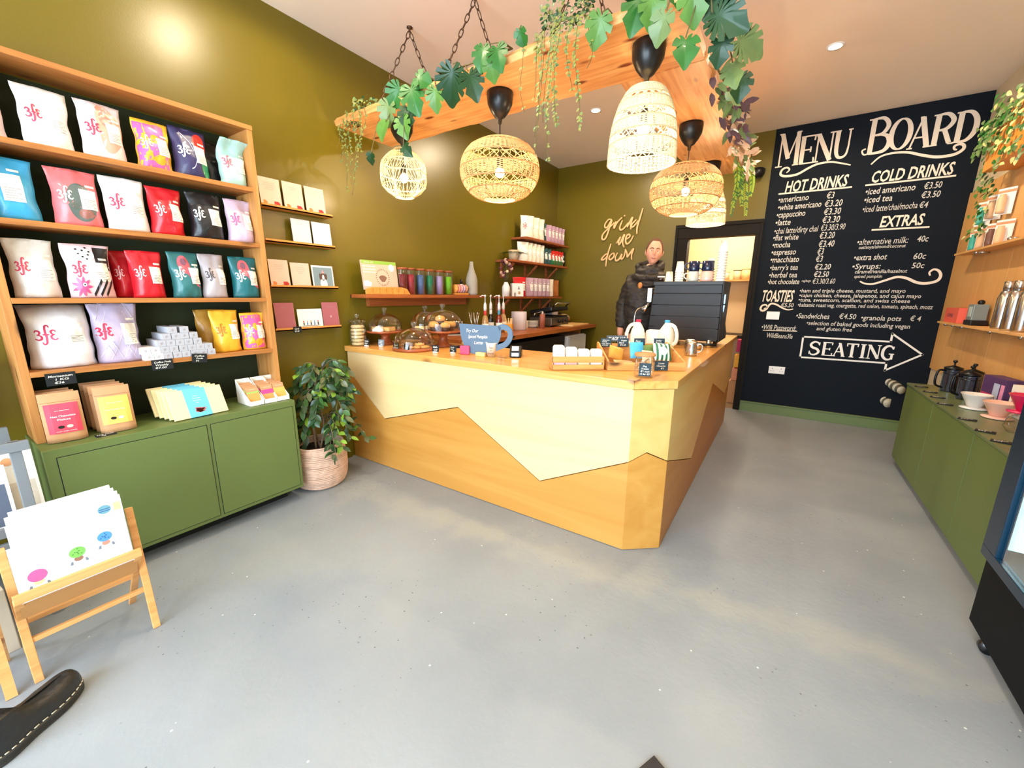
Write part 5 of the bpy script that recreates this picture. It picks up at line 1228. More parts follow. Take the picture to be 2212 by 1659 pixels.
for i, (c, n) in enumerate((((240, 160, 70), 'orange'), ((238, 150, 140), 'coral'), ((236, 170, 170), 'pink'), ((206, 176, 200), 'lilac'), ((220, 150, 110), 'peach'))):
    t = thing('soap_bar', '%s scalloped soap bar in the small wooden tray' % n, 'soap', (-3.07, 3.475+.042*i, z0+.024), PI/2, 'scalloped soap bars')
    MB().lathe([(1e-5, -.01), (.04, -.01), (.043, 0), (.04, .01), (1e-5, .01)], 32, wob=lambda a, z: 1+.07*abs(math.sin(4*a)), M=Matrix.Translation((0, 0, .046)) @ Matrix.Rotation(PI/2, 4, 'Y')).build('soap', mat('soap%d' % i, c, .5), t, world=False)
cyl('small_bottle', 'small white and blue bottle with a dark cap on the long shelf', 'bottle', (-3.12, 3.64, z0), [('bottle', [(1e-5, 0), (.03, 0), (.031, .1), (.018, .12), (1e-5, .12)], m_wp), ('label', [(.0315, .03), (.0318, .03), (.0318, .08), (.0315, .08)], mat('label_navy', (40, 60, 130), .5)), ('cap', [(.018, .12), (.018, .17), (1e-5, .17)], m_blk)])
cyl('ceramic_bottle', 'tall grey ribbed ceramic bottle vase at the shelf end', 'vase', (-3.08, 3.78, z0), [('body', [(1e-5, 0), (.066, 0)]+[(.068-.0*k+.0015*(k % 2), .02+.02*k) for k in range(8)]+[(.064, .19), (.052, .235), (.034, .28), (.024, .33), (.020, .375), (.016, .375), (.016, .3)], mat('ceramic_grey', (166, 160, 148), .7, bump=.2, bscale=40))], n=32)

# ================================================================== CORNER SHELVES
m_cs = wood('corner_shelf_wood', (176, 96, 46), (136, 64, 28), 1, 1, .5, False)
for (z, y0, y1, n) in ((1.48, 4.36, 5.93, 'lowest'), (1.945, 4.46, 6.10, 'middle'), (2.262, 4.82, 6.11, 'top')):
    t = thing('corner_shelf', '%s of three wooden shelves in the back left corner' % n, 'shelf', (-3.1, (y0+y1)/2, z), group='corner shelves')
    MB().box(XL+.002, -2.98, y0, y1, z-.026, z).build('board', m_cs, t, bevel=.002)
    if z < 2.2:
        for y in (y0+.12, y0+.72, y1-.30):
            q = MB(); q.box(XL+.002, XL+.03, y-.02, y+.02, z-.22, z-.026); q.beam((XL+.03, y, z-.21), (-3.02, y, z-.035), .035, .022); q.build('bracket', m_cs, t)
def row(label, ys, z, w, h, col, grp, names, x=-3.06, logo=(200, 90, 110), **k):
    b0 = None
    for i, y in enumerate(ys):
        lb = label % names[i]
        if b0 is None: b0 = pouch('coffee_bag', lb, w, h, .075, col, seed=60+i+int(z*100), group=grp, logo=logo, **k); o = b0
        else: o = dup(b0, (0,0,0), label=lb)
        o['group'] = grp; o.location = (x, y, z+.001); o.rotation_euler = (-.02, 0, PI/2-.55)
nm5 = ['leftmost', 'second from left', 'middle', 'second from right', 'rightmost']
row('white bag on the top corner shelf, %s of three', (4.96, 5.12, 5.26), 2.262, .20, .29, (238, 226, 208), 'white bags on the top corner shelf', ['leftmost', 'middle', 'rightmost'])
row('dark teal bag between white and lilac bags, top corner shelf%s', (5.39,), 2.262, .12, .25, (44, 78, 76), 'teal bag', [''], logo=None)
row('lilac bag on the top corner shelf, %s', (5.52, 5.63, 5.74, 5.85, 5.96), 2.262, .15, .25, (190, 152, 176), 'lilac bags on the top corner shelf', nm5, logo=None)
row('white bag on the middle corner shelf, %s', (4.86, 4.97, 5.08, 5.19, 5.30), 1.945, .17, .26, (238, 226, 208), 'white bags on the middle corner shelf', nm5, logo=None)
row('teal bag on the middle corner shelf, %s', (5.43, 5.54), 1.945, .14, .23, (48, 84, 88), 'teal bags on the middle corner shelf', ['left', 'right'], logo=None)
row('red and green bag on the middle corner shelf, %s', (5.66, 5.76, 5.86, 5.95), 1.945, .13, .22, (206, 40, 36), 'red and green bags on the middle corner shelf', ['leftmost', 'second from left', 'second from right', 'rightmost'], logo=None, decals=[('rect', -.95, .95, .03, .42, (30, 112, 66))])
row('black patterned bag at the very end of the middle corner shelf%s', (6.03,), 1.945, .12, .22, (24, 22, 24), 'black bag', [''], logo=None, decals=[('blob', 0, .7, .4, .1, (220, 214, 210), 5, .3), ('blob', 0, .35, .3, .08, (220, 214, 210), 5, .3)], lab=None)
row('bright red bag on the lowest corner shelf behind the white box%s', (4.78,), 1.48, .20, .26, (206, 24, 30), 'red bag', [''], logo=None)
row('lilac bag on the lowest corner shelf, %s', (5.02, 5.14, 5.26, 5.38, 5.50), 1.48, .17, .26, (196, 162, 178), 'lilac bags on the lowest corner shelf', nm5, logo=None)
row('plain white bag right of the lilac bags on the lowest corner shelf%s', (5.62,), 1.48, .17, .26, (240, 226, 206), 'white bag', [''], logo=None, lab=None)
row('plain tan bag at the right end of the lowest corner shelf%s', (5.80,), 1.48, .17, .25, (170, 100, 50), 'tan bag', [''], logo=None, lab=None)
pp_ = thing('potted_plant', 'small spiky green plant in a beige pot on the middle corner shelf', 'potted plant', (-3.08, 4.66, 1.946))
MB().lathe([(1e-5, 0), (.058, 0), (.07, .13), (.064, .13), (.056, .11), (1e-5, .11)], 24).build('pot', mat('pot_beige', (196, 172, 140), .7), pp_, world=False)
q = MB()
for i in range(70): a = R.uniform(0, 6.28); b = R.uniform(.2, 1.3); simple_leaf(q, (.03*math.cos(a), .03*math.sin(a), .11), R.uniform(.12, .2), .012, (math.cos(a)*math.cos(b), math.sin(a)*math.cos(b), math.sin(b)), (0,0,1), R.choice([0,0,1]))
q.build('foliage', [g_dk, g_md], pp_, world=False)
vf = thing('flower_vase', 'white vase of dried pink and purple flowers on the lowest corner shelf', 'vase', (-3.06, 4.46, 1.481))
MB().lathe([(1e-5, 0), (.05, 0), (.052, .12), (.028, .165), (.024, .18), (.02, .18), (.02, .1)], 24).build('vase', m_white, vf, world=False)
q = MB(); s2 = MB()
for i in range(26):
    a = R.uniform(0, 6.28); rr = R.uniform(.01, .09); p = (rr*math.cos(a)*1.0, rr*math.sin(a)*1.2, R.uniform(.24, .46)); s2.tube([(0, 0, .12), (p[0]*.4, p[1]*.4, .26), p], .0018, 4)
    q.sphere(p, R.uniform(.012, .024), 5, R.choice([0, 1, 2]))
q.build('flowers', [mat('dried_pink', (216, 164, 140), .8), mat('dried_purple', (96, 44, 60), .8), mat('dried_cream', (236, 208, 160), .8)], vf, world=False); s2.build('stems', m_stem, vf, world=False)
t = thing('print_box', 'white box with a small tree and square print on the lowest corner shelf', 'box', (-3.02, 4.66, 1.481), PI/2-.5)
MB().box(-.085, .085, -.03, .03, 0, .17).build('box', m_white, t, world=False, bevel=.002)
q = MB(); q.add([(-.005, -.0305, .09), (.03, -.0305, .09), (.0125, -.0305, .14)], [(0,1,2)], 0); q.box(.005, .035, -.031, -.0302, .03, .065, 1); q.box(-.06, -.03, -.031, -.0302, .0, .05, 0); q.build('print', [m_grey, m_kraft], t, world=False)

# ================================================================== WALL SCRIPT
GR = [[(-2.304, 2.602), (-2.353, 2.611), (-2.407, 2.553), (-2.407, 2.506), (-2.368, 2.506), (-2.307, 2.597), (-2.334, 2.503), (-2.374, 2.374), (-2.412, 2.329), (-2.444, 2.345), (-2.437, 2.401), (-2.38, 2.463), (-2.299, 2.528), (-2.263, 2.563)], [(-2.237, 2.577), (-2.268, 2.509), (-2.261, 2.484), (-2.224, 2.554), (-2.152, 2.623)], [(-2.144, 2.58), (-2.178, 2.486), (-2.158, 2.449), (-2.113, 2.47), (-2.049, 2.545)], [(-2.052, 2.545), (-2.067, 2.483), (-2.032, 2.554), (-1.996, 2.609), (-2.018, 2.516), (-2.008, 2.444)], [(-1.938, 2.573), (-2.001, 2.515), (-2.004, 2.48), (-1.971, 2.486), (-1.909, 2.56)], [(-1.857, 2.718), (-1.893, 2.574), (-1.919, 2.471), (-1.917, 2.375)], [(-2.214, 2.262), (-2.155, 2.354), (-2.182, 2.285), (-2.165, 2.247), (-2.101, 2.385), (-2.118, 2.303), (-2.117, 2.248), (-2.091, 2.2)], [(-2.072, 2.311), (-2.019, 2.345), (-2.029, 2.378), (-2.067, 2.359), (-2.076, 2.284), (-2.05, 2.246), (-2.001, 2.284), (-1.967, 2.358)], [(-2.334, 2.12), (-2.376, 2.111), (-2.431, 2.053), (-2.423, 2.034), (-2.381, 2.049), (-2.331, 2.109)], [(-2.297, 2.264), (-2.33, 2.148), (-2.353, 2.036), (-2.359, 1.934)], [(-2.255, 2.128), (-2.302, 2.091), (-2.315, 2.048), (-2.282, 2.036), (-2.242, 2.075), (-2.239, 2.116), (-2.255, 2.128)], [(-2.187, 2.13), (-2.216, 2.065), (-2.202, 2.014), (-2.159, 2.034), (-2.119, 2.105), (-2.133, 2.05), (-2.112, 2.036), (-2.08, 2.087), (-2.07, 2.177)], [(-2.072, 2.174), (-2.042, 2.112), (-2.034, 2.062), (-2.0, 2.111), (-1.95, 2.173), (-1.972, 2.093), (-1.963, 2.016)], [(-2.123, 2.645), (-2.109, 2.636)]]
gs = thing('wall_lettering', 'pale wooden script on the back wall reading grind me down', 'sign', (-2.13, YB-.02, 2.3))
words = (('word_grind', [0,1,2,3,4,5,13]), ('word_me', [6,7]), ('word_down', [8,9,10,11,12]))
m_scr = mat('script_wood', (246, 196, 140), .5, var=.04)
for nm, ids in words:
    q = MB()
    for i in ids:
        p = catm([(x, YB-.022, z) for x, z in GR[i]], 5); n = len(p)
        q.tube(p, [.0125*(.75+.4*math.sin(PI*min(1, max(0, k/(n-1))))) for k in range(n)], 8, nrm=(0,1,0), flat=.7)
    q.build(nm, m_scr, gs)

# ================================================================== ESPRESSO MACHINE
MX0, MX1, MY0, MY1 = -1.09, -.468, 4.0, 4.55
em = thing('espresso_machine', 'large matt black espresso machine with horizontal ribs on the side counter', 'espresso machine', (-.785, 4.27, CT+.001))
m_em = mat('machine_black', (34, 36, 40), .42, var=.08)
q = MB()
for x in (MX0+.05, MX1-.07):
    for y in (MY0+.05, MY1-.07): q.lathe([(1e-5, 0), (.022, 0), (.022, .07), (1e-5, .07)], 14, (x, y, CT+.001))
q.build('feet', m_steel, em)
zs_ = [1.11+.104*i for i in range(6)]
for i in range(5):
    z0_, z1_ = zs_[i]+.002, zs_[i+1]-.002; s0_, s1_ = .06-.012*i, .06-.012*(i+1)
    q = MB(); v = []
    for z, s in ((z0_, s0_), (z1_, s1_)): v += [(MX0+.045-s*.9, MY0+s, z), (MX1-.005, MY0+s, z), (MX1-.005, MY0+.05+s, z), (MX0+.045-s*.9, MY0+.05+s, z)]
    q.add(v, [(0,3,2,1),(4,5,6,7),(0,1,5,4),(1,2,6,5),(2,3,7,6),(3,0,4,7)]); q.build('back_rib', m_em, em, bevel=.003)
q = MB(); q.box(MX0+.05, MX1-.02, MY0+.06, MY1-.16, 1.11, 1.60); q.box(MX0+.02, MX1-.01, MY0+.06, MY1, 1.10, 1.16); q.build('housing', m_blk, em, bevel=.006)
q = MB(); q.box(MX0+.03, MX1+.004, MY0-.005, MY1-.02, 1.60, 1.634); q.build('cup_tray', m_em, em, bevel=.006)
q = MB(); q.poly([(MY0+.02, 1.10), (MY1, 1.10), (MY1, 1.16), (MY1-.15, 1.25), (MY1-.10, 1.634), (MY0-.005, 1.634), (MY0-.01, 1.60), (MY0+.06, 1.12)], .014, 0, Matrix(((0,0,1,MX1-.004),(1,0,0,0),(0,1,0,0),(0,0,0,1)))); q.build('side_cheek', m_blk, em, bevel=.003)
q = MB(); xx = MX1+.0115
q.add([(xx, 4.08, 1.52), (xx, 4.16, 1.52), (xx, 4.155, 1.44), (xx, 4.085, 1.44)], [(0,1,2,3)]); q.add([(xx, 4.075, 1.425), (xx, 4.165, 1.425), (xx, 4.12, 1.365)], [(0,2,1)]); q.build('lit_badge', mat('badge_glow', (120, 190, 255), .5, emit=5), em)
q = MB(); q.poly([(MY0+.10, 1.44), (MY0+.30, 1.44), (MY0+.18, 1.58), (MY0+.10, 1.58)], .05, 0, Matrix(((0,0,1,MX0-.05),(1,0,0,0),(0,1,0,0),(0,0,0,1)))); q.build('steam_lever', m_steel, em, bevel=.006)
q = MB(); q.tube(catm([(MX0-.02, MY0+.12, 1.44), (MX0-.06, MY0+.08, 1.40), (MX0-.11, MY0+.02, 1.37), (MX0-.125, MY0, 1.30), (MX0-.125, MY0, 1.12)], 5), .007, 8); q.tube([(MX0-.02, MY0+.1, 1.42), (MX0-.07, MY0+.06, 1.36)], .022, 10); q.build('steam_wand', m_steel, em)
q = MB(); q.sphere((MX0-.11, MY0+.05, 1.60), .022, 8, sc=(1, 1, 1.4)); q.build('lever_knob', mat('walnut_knob', (190, 120, 60), .4), em)
# portafilter resting on the worktop
t = thing('portafilter', 'steel portafilter lying on the side counter beside the machine', 'portafilter', (-.60, 3.86, CT+.001))
MB().lathe([(1e-5, 0), (.032, 0), (.036, .035), (.034, .06), (.03, .06), (1e-5, .02)], 20).build('basket', m_steel, t, world=False); MB().tube([(.03, 0, .045), (.09, .03, .045), (.14, .05, .04)], .012, 10).build('handle', m_blk, t, world=False)
cyl('tamper', 'short steel tamper standing on the side counter near the machine', 'tamper', (-.66, 3.76, CT+.001), [('base', [(1e-5, 0), (.029, 0), (.029, .02), (.01, .03), (1e-5, .03)], m_steel), ('handle', [(.009, .03), (.008, .05), (.016, .08), (.012, .09), (1e-5, .092)], m_steel)])
# cups and mugs on top of the machine
TZ = 1.6345
pcup = None
def stack(x, y, n, label, r=.04, h=.095, step=.018, inv=True, zb=TZ):
    global pcup
    for i in range(n):
        lb = label % ('lowest' if i == 0 else 'topmost' if i == n-1 else 'number %d from the bottom' % (i+1))
        if pcup is None: pcup = papercup(lb, (0,0,0), grp=''); o = pcup
        else: o = dup(pcup, (0,0,0), label=lb)
        o['group'] = label.split(',')[0]; o.location = (x, y, zb+h+.002+step*i if inv else zb+step*i); o.rotation_euler = (PI if inv else 0, 0, R.random()*6)
stack(-.513, 4.12, 12, 'white paper cup in the tallest stack on the espresso machine, %s', step=.0225)
stack(-.63, 4.33, 6, 'white paper cup in the middle stack behind the navy mugs, %s', step=.024)
stack(-.87, 4.16, 5, 'white paper cup in the left stack on the espresso machine, %s', step=.022)
stack(-.76, 4.36, 4, 'white paper cup in the rear stack on the espresso machine, %s', step=.022)
stack(-.965, 4.18, 1, 'single white paper cup at the left on the espresso machine, %s')
mug0 = {}
def mug(label, x, y, z, c, rz, r=.046, h=.088):
    key = c
    t = thing('mug', label, 'mug', (x, y, z), rz, 'mugs on the espresso machine')
    m = mat('mug_%d_%d_%d' % c, c, .18, var=.02, coat=.5)
    MB().lathe([(1e-5, 0), (r*.92, 0), (r, .008), (r, h), (r*.94, h), (r*.92, .008), (1e-5, .008)], 28).build('body', m, t, world=False)
    MB().tube(catm([(r-.004, 0, h*.82), (r+.026, 0, h*.8), (r+.032, 0, h*.45), (r-.002, 0, h*.2)], 5), .006, 8).build('handle', m, t, world=False)
mug('pale grey mug under the left navy mug on the espresso machine', -.735, 4.10, TZ, (196, 200, 190), PI)
mug('pink mug under the right navy mug on the espresso machine', -.62, 4.10, TZ, (246, 190, 176), PI, .050)
mug('glossy navy mug on the left, stacked on a grey mug', -.735, 4.10, TZ+.089, (12, 28, 60), PI)
mug('glossy navy mug on the right, stacked on a pink mug', -.62, 4.10, TZ+.089, (12, 28, 60), PI, .050)
cyl('tea_glass', 'small dark glass with a cream rim at the left on the machine', 'glass', (-1.02, 4.1, TZ), [('glass', [(1e-5, 0), (.03, 0), (.033, .04), (1e-5, .04)], m_dkg), ('rim', [(.033, .04), (.034, .052), (1e-5, .052)], m_white)])
# things seen in the kitchen through the doorway
ks = thing('kitchen_shelf', 'pale shelf with tubs on the far kitchen wall, seen through the doorway', 'shelf', (-.6, 7.8, 1.77)); MB().box(-1.3, -.2, 7.62, 7.9, 1.75, 1.775).build('board', m_pinex, ks)
for i, (x, r, h, c) in enumerate(((-.72, .06, .14, (236, 206, 160)), (-.585, .075, .16, (240, 200, 140)), (-.44, .07, .10, (214, 160, 140)), (-.88, .05, .12, (230, 200, 170)))):
    cyl('storage_tub', ('dark-lidded clear tub', 'amber clear tub', 'pink tub with a dark band', 'pale tub')[i]+' on the kitchen shelf seen through the doorway', 'tub', (x, 7.74, 1.776), [('tub', [(1e-5, 0), (r*.9, 0), (r, h), (1e-5, h)], mat('tub%d' % i, c, .4)), ('lid', [(r*1.04, h), (r*1.04, h+.012), (1e-5, h+.013)], m_dk if i in (0, 2) else m_past)])
kc = thing('kitchen_worktop', 'dark kitchen unit against the far wall, seen through the doorway', 'worktop', (-.6, 7.6, .8)); MB().box(-1.6, .2, 7.35, 7.89, 0, .86).build('unit', mat('kitchen_grey', (150, 132, 116), .6), kc); MB().box(-1.6, .2, 7.33, 7.89, .86, .90).build('top', m_black, kc)
kb_ = thing('carton_stack', 'stacked pink and yellow cartons beside the kitchen door frame', 'cartons', (-.45, 6.6, .3))
for i, (z, c, nm) in enumerate(((.33, (224, 150, 120), 'lower_carton'), (.52, (236, 176, 60), 'yellow_carton'), (.74, (176, 40, 96), 'magenta_carton'))): MB().box(-.52+.01*i, -.38, 6.5, 6.7, z, z+.17).build(nm, mat('carton%d' % i, c, .6, var=.2, scale=20), kb_, bevel=.003)
MB().box(-.54, -.37, 6.48, 6.72, 0, .325).build('base_carton', m_kraft, kb_, bevel=.003)
# ================================================================== MENU BOARD
mbo = thing('menu_board', 'floor-to-ceiling black chalkboard menu painted on the back wall', 'menu board', (.52, YB-.01, 1.8))
BY = YB-.008
MB().box(-.348, XR-.001, BY, YB-.0005, .136, ZC-.001).build('board', mat('chalkboard_blue_black', (11, 19, 29), .75, spec=.25, var=.15, scale=2.5, bump=.03, bscale=200), mbo)
MENU=[('HOT DRINKS',-0.177,2.727,0.410,0.129),('•americano',-0.232,2.617,0.077,0.071),('€3',0.234,2.612,0.312,0.073),('•white americano',-0.226,2.530,0.207,0.072),('€3.20',0.227,2.522,0.398,0.074),('•cappuccino',-0.229,2.445,0.067,0.072),('€3.30',0.232,2.435,0.397,0.074),('•latte',-0.230,2.356,-0.065,0.073),('€3.30',0.230,2.347,0.400,0.075),('•chai latte/dirty chai',-0.229,2.260,0.212,0.073),('€3.30/3.90',0.229,2.263,0.460,0.072),('•flat white',-0.232,2.181,0.036,0.074),('€3.20',0.229,2.175,0.378,0.076),('•mocha',-0.228,2.097,-0.033,0.074),('€3.40',0.232,2.081,0.388,0.076),('•espresso',-0.228,2.010,0.033,0.075),('€3',0.232,1.997,0.301,0.077),('•macchiato',-0.227,1.922,0.076,0.075),('€3',0.230,1.916,0.303,0.074),('COLD DRINKS',0.604,2.731,1.243,0.123),('•iced americano',0.575,2.612,0.987,0.071),('€3.50',1.041,2.612,1.184,0.067),('•iced tea',0.576,2.527,0.821,0.071),('€3.50',1.035,2.525,1.186,0.067),('•iced latte/chai/mocha',0.578,2.431,1.033,0.071),('€4',1.035,2.431,1.111,0.062),('EXTRAS',0.750,2.262,1.102,0.120),('•alternative milk:',0.583,2.085,1.016,0.070),('40c',1.075,2.090,1.171,0.066),('oat/soya/almond/coconut',0.606,2.041,1.006,0.038),('•extra shot',0.579,1.919,0.871,0.069),('60c',1.075,1.914,1.181,0.067),("•barry's tea",-0.220,1.830,0.078,0.067),('€2.20',0.232,1.827,0.392,0.068),('•herbal tea',-0.219,1.741,0.082,0.068),('€2.50',0.235,1.742,0.386,0.069),('•hot chocolate',-0.224,1.661,0.114,0.068),('reg/large',0.128,1.686,0.226,0.028),('€3.30/3.60',0.233,1.663,0.456,0.065),('•Syrups:',0.579,1.823,0.833,0.064),('50c',1.079,1.820,1.184,0.062),('caramel/vanilla/hazelnut',0.611,1.775,1.060,0.042),('spiced pumpkin',0.614,1.724,0.864,0.038),('TOASTIES',-0.268,1.450,0.074,0.149),('€5.50',-0.047,1.383,0.093,0.053),('•ham and triple cheese, mustard, and mayo',0.122,1.562,1.083,0.046),('•cajun chicken, cheese, jalepenos, and cajun mayo',0.125,1.507,1.214,0.046),('•tuna, sweetcorn, scallion, and swiss cheese',0.125,1.454,1.135,0.046),('•balsamic roast veg, courgette, red onion, tomato, spinach, mozz',0.126,1.392,1.322,0.048),('•Sandwiches',0.125,1.253,0.462,0.068),('€4.50',0.542,1.261,0.706,0.064),('•granola pots',0.742,1.256,1.093,0.060),('€ 4',1.155,1.261,1.250,0.060),('•selection of baked goods including vegan',0.242,1.177,1.179,0.053),('and gluten free',0.350,1.117,0.693,0.048),('•Wifi Password:',-0.221,1.098,0.154,0.067),('WildBeans3fe',-0.155,0.997,0.133,0.064)]
UL = [(-0.238, 2.716), (0.451, 2.708), (0.564, 2.71), (1.264, 2.712), (0.689, 2.238), (1.151, 2.234)]
UL8 = [(-0.202, 1.085), (0.161, 1.093)]
ARROW = [(0.232, 1.03), (1.04, 1.024), (1.039, 1.114), (1.317, 0.902), (1.041, 0.698), (1.04, 0.781), (0.235, 0.776)]
FL1 = [(-0.189, 2.944), (-0.162, 2.974), (-0.191, 3.001), (-0.235, 2.985), (-0.245, 2.934), (-0.194, 2.908), (-0.082, 2.912), (0.021, 2.964), (0.104, 2.995), (0.217, 2.999), (0.314, 2.972), (0.405, 2.939)]
FL2 = [(0.58, 2.917), (0.647, 2.984), (0.744, 3.003), (0.86, 2.991), (0.978, 2.945), (1.092, 2.91), (1.211, 2.912), (1.27, 2.949), (1.27, 2.987), (1.239, 3.004), (1.205, 2.989), (1.21, 2.96), (1.229, 2.956)]
FL3 = [(0.672, 1.688), (0.718, 1.663), (0.793, 1.659), (0.885, 1.694), (0.974, 1.729), (1.054, 1.718), (1.145, 1.671), (1.221, 1.661), (1.298, 1.685), (1.318, 1.738), (1.295, 1.788), (1.256, 1.803), (1.228, 1.774), (1.238, 1.74)]
FL4 = [(-0.223, 1.356), (-0.194, 1.375), (-0.203, 1.405), (-0.244, 1.398), (-0.26, 1.355), (-0.236, 1.332), (-0.199, 1.351), (-0.158, 1.418), (-0.096, 1.413), (-0.03, 1.373), (0.033, 1.351), (0.086, 1.361)]
LY = BY-.0015
fb = lambda x, y: (x, LY, y)
heads = MB(); title = MB(); arrow = MB()
m_ct = mat('chalk_paint_cream', (240, 224, 204), .85, var=.03); m_ci = mat('chalk_pen', (214, 208, 196), .85, var=.05)
BIG = {'HOT DRINKS', 'COLD DRINKS', 'EXTRAS', 'TOASTIES'}
for s, x0, z0, x1, h in MENU:
    q = MB()
    hh = h*.96
    text(q, s, (x0, LY, z0), (1,0,0), (0,0,1), hh, width=x1-x0-.01, shear=.10, bold=(.022 if s in BIG else (.010 if (x1-x0) > .5*hh*len(s)*.73 else .002)))
    q.build('heading_text' if s in BIG else 'item_text', m_ct if s in BIG else m_ci, mbo)
for a, b in ((0,1),(2,3),(4,5)): ribbon(heads, [UL[a], UL[b]], .0085, fb, 0, 2)
ribbon(heads, UL8, .005, fb, 0, 2)
for F_, w_ in ((FL1, .011), (FL2, .012), (FL3, .012), (FL4, .010)): ribbon(heads, F_, (lambda t, w_=w_: w_*(.55+.6*math.sin(PI*t))), fb, 0, 6)
AR = ARROW+[ARROW[0]]
for i in range(len(AR)-1):
    (ax, az), (bx_, bz) = AR[i], AR[i+1]; dx, dz = bx_-ax, bz-az; l = math.hypot(dx, dz); ribbon(arrow, [(ax-dx/l*.009, az-dz/l*.009), (bx_+dx/l*.009, bz+dz/l*.009)], .0095, fb, 0, 0)
def glyph(mb, ch, x0, x1, z0, z1, th, tn):
    S = []
    def L_(a, b, w): S.append(([a, b], w, 0))
    def Cv(p, w): S.append((p, w, 6))
    ser = lambda x, y, d=.16: L_((x-d, y), (x+d, y), tn*.9)
    if ch == 'M': L_((.1, 0), (.12, 1), tn); L_((.12, 1), (.5, .22), th); L_((.5, .22), (.86, 1), tn); L_((.87, 1), (.9, 0), th); ser(.1, 0); ser(.9, 0); ser(.08, 1, .1); ser(.9, 1, .1)
    if ch == 'E': L_((.25, 0), (.25, 1), th); L_((.1, 1), (.95, 1), tn); L_((.95, 1.02), (.93, .82), tn); L_((.25, .5), (.75, .5), tn); L_((.75, .6), (.75, .4), tn); L_((.1, 0), (1, 0), tn); L_((1, -.02), (.97, .2), tn)
    if ch == 'N': L_((.12, 0), (.12, 1), tn); L_((.12, 1), (.88, 0), th); L_((.88, 0), (.88, 1), tn); ser(.12, 0); ser(.88, 1); ser(.08, 1, .1)
    if ch == 'U': Cv([(.18, 1), (.18, .35), (.3, .07), (.55, 0), (.8, .1), (.88, .4)], lambda t: th*(1-t)+tn*t); L_((.88, .38), (.88, 1), tn); ser(.18, 1); ser(.88, 1, .13)
    if ch == 'B': L_((.24, 0), (.24, 1), th); Cv([(.2, 1), (.62, .99), (.84, .78), (.66, .56), (.3, .53)], lambda t: tn+(th*.9-tn)*math.sin(PI*t)); Cv([(.5, .54), (.85, .47), (.98, .25), (.78, .04), (.2, 0)], lambda t: tn+(th-tn)*math.sin(PI*t)); Cv([(.26, .02), (.02, .0), (-.08, .12), (.06, .17)], tn); ser(.14, 1, .12)
    if ch in 'O': 
        n = 40; pts = [(.5+.42*math.cos(2*PI*i/n), .5+.5*math.sin(2*PI*i/n)) for i in range(n+1)]; S.append((pts, lambda t: tn+(th-tn)*abs(math.cos(2*PI*t)), 0))
    if ch == 'A': L_((.12, 0), (.52, 1), tn); L_((.5, 1), (.88, 0), th); L_((.26, .34), (.74, .34), tn); ser(.12, 0, .13); ser(.88, 0); L_((.38, 1), (.56, 1), tn)
    if ch == 'R': L_((.22, 0), (.22, 1), th); Cv([(.2, 1), (.62, .99), (.88, .76), (.66, .52), (.26, .48)], lambda t: tn+(th*.9-tn)*math.sin(PI*t)); L_((.55, .5), (.85, .03), th*.85); ser(.2, 0); ser(.92, 0, .12); ser(.12, 1, .12)
    if ch == 'D': L_((.22, 0), (.22, 1), th); Cv([(.2, 1), (.62, .97), (.9, .7), (.9, .3), (.62, .03), (.2, 0)], lambda t: tn+(th-tn)*math.sin(PI*t)); ser(.12, 1, .12); ser(.12, 0, .12)
    if ch == 'S': Cv([(.86, .78), (.72, .96), (.42, 1), (.16, .8), (.28, .58), (.7, .44), (.86, .22), (.62, .01), (.28, 0), (.08, .22)], lambda t: tn+(th-tn)*math.sin(PI*t)); L_((.88, .98), (.86, .74), tn); L_((.08, .02), (.1, .28), tn)
    if ch == 'T': L_((.5, 0), (.5, 1), th); L_((.05, 1), (.95, 1), tn*1.3); L_((.05, 1.03), (.08, .8), tn); L_((.95, 1.03), (.92, .8), tn); ser(.5, 0, .2)
    if ch == 'I': L_((.5, 0), (.5, 1), th); ser(.5, 0, .35); ser(.5, 1, .35)
    if ch == 'G': Cv([(.88, .78), (.72, .97), (.42, .98), (.16, .72), (.16, .28), (.42, .02), (.72, .03), (.86, .22)], lambda t: tn+(th-tn)*math.sin(PI*t)); L_((.84, .02), (.84, .42), th*.8); L_((.6, .42), (1, .42), tn); L_((.9, .98), (.88, .76), tn)
    for i_, (p, w, sm) in enumerate(S):
        ribbon(mb, [(x0+(x1-x0)*a, z0+(z1-z0)*b_) for a, b_ in p], w, (lambda x, y, i_=i_: (x, LY-.0003*i_-.0015, y)), 0, sm)
for ch, x0, x1, z0, z1 in (('M', -.30, -.09, 3.02, 3.37), ('E', -.10, .055, 3.02, 3.305), ('N', .055, .225, 3.02, 3.305), ('U', .225, .375, 3.03, 3.305), ('B', .50, .70, 3.025, 3.362), ('O', .69, .865, 3.035, 3.322), ('A', .845, 1.015, 3.022, 3.304), ('R', 1.01, 1.18, 3.022, 3.30), ('D', 1.175, 1.338, 3.025, 3.29)):
    glyph(title, ch, x0, x1, z0, z1, .021, .0075)
for i, ch in enumerate('SEATING'):
    ws = [.125, .115, .12, .12, .075, .12, .12]; x0 = .305+sum(ws[:i])*(.79/sum(ws)); glyph(arrow, ch, x0, x0+ws[i]*.94, .822+.0*i, .975, .0135, .0052)
title.build('title_lettering', m_ct, mbo); heads.build('flourishes', m_ct, mbo); arrow.build('seating_arrow', m_white, mbo)
t = thing('light_switch', 'white square light switch on the chalkboard under TOASTIES', 'switch', (-.12, BY, 1.27)); q = MB(); q.box(-.185, -.045, BY-.009, BY-.0005, 1.225, 1.325); q.build('plate', m_wp, t, bevel=.004)
MB().box(-.125, -.105, BY-.012, BY-.009, 1.262, 1.288).build('rocker', m_wp, t, bevel=.001)
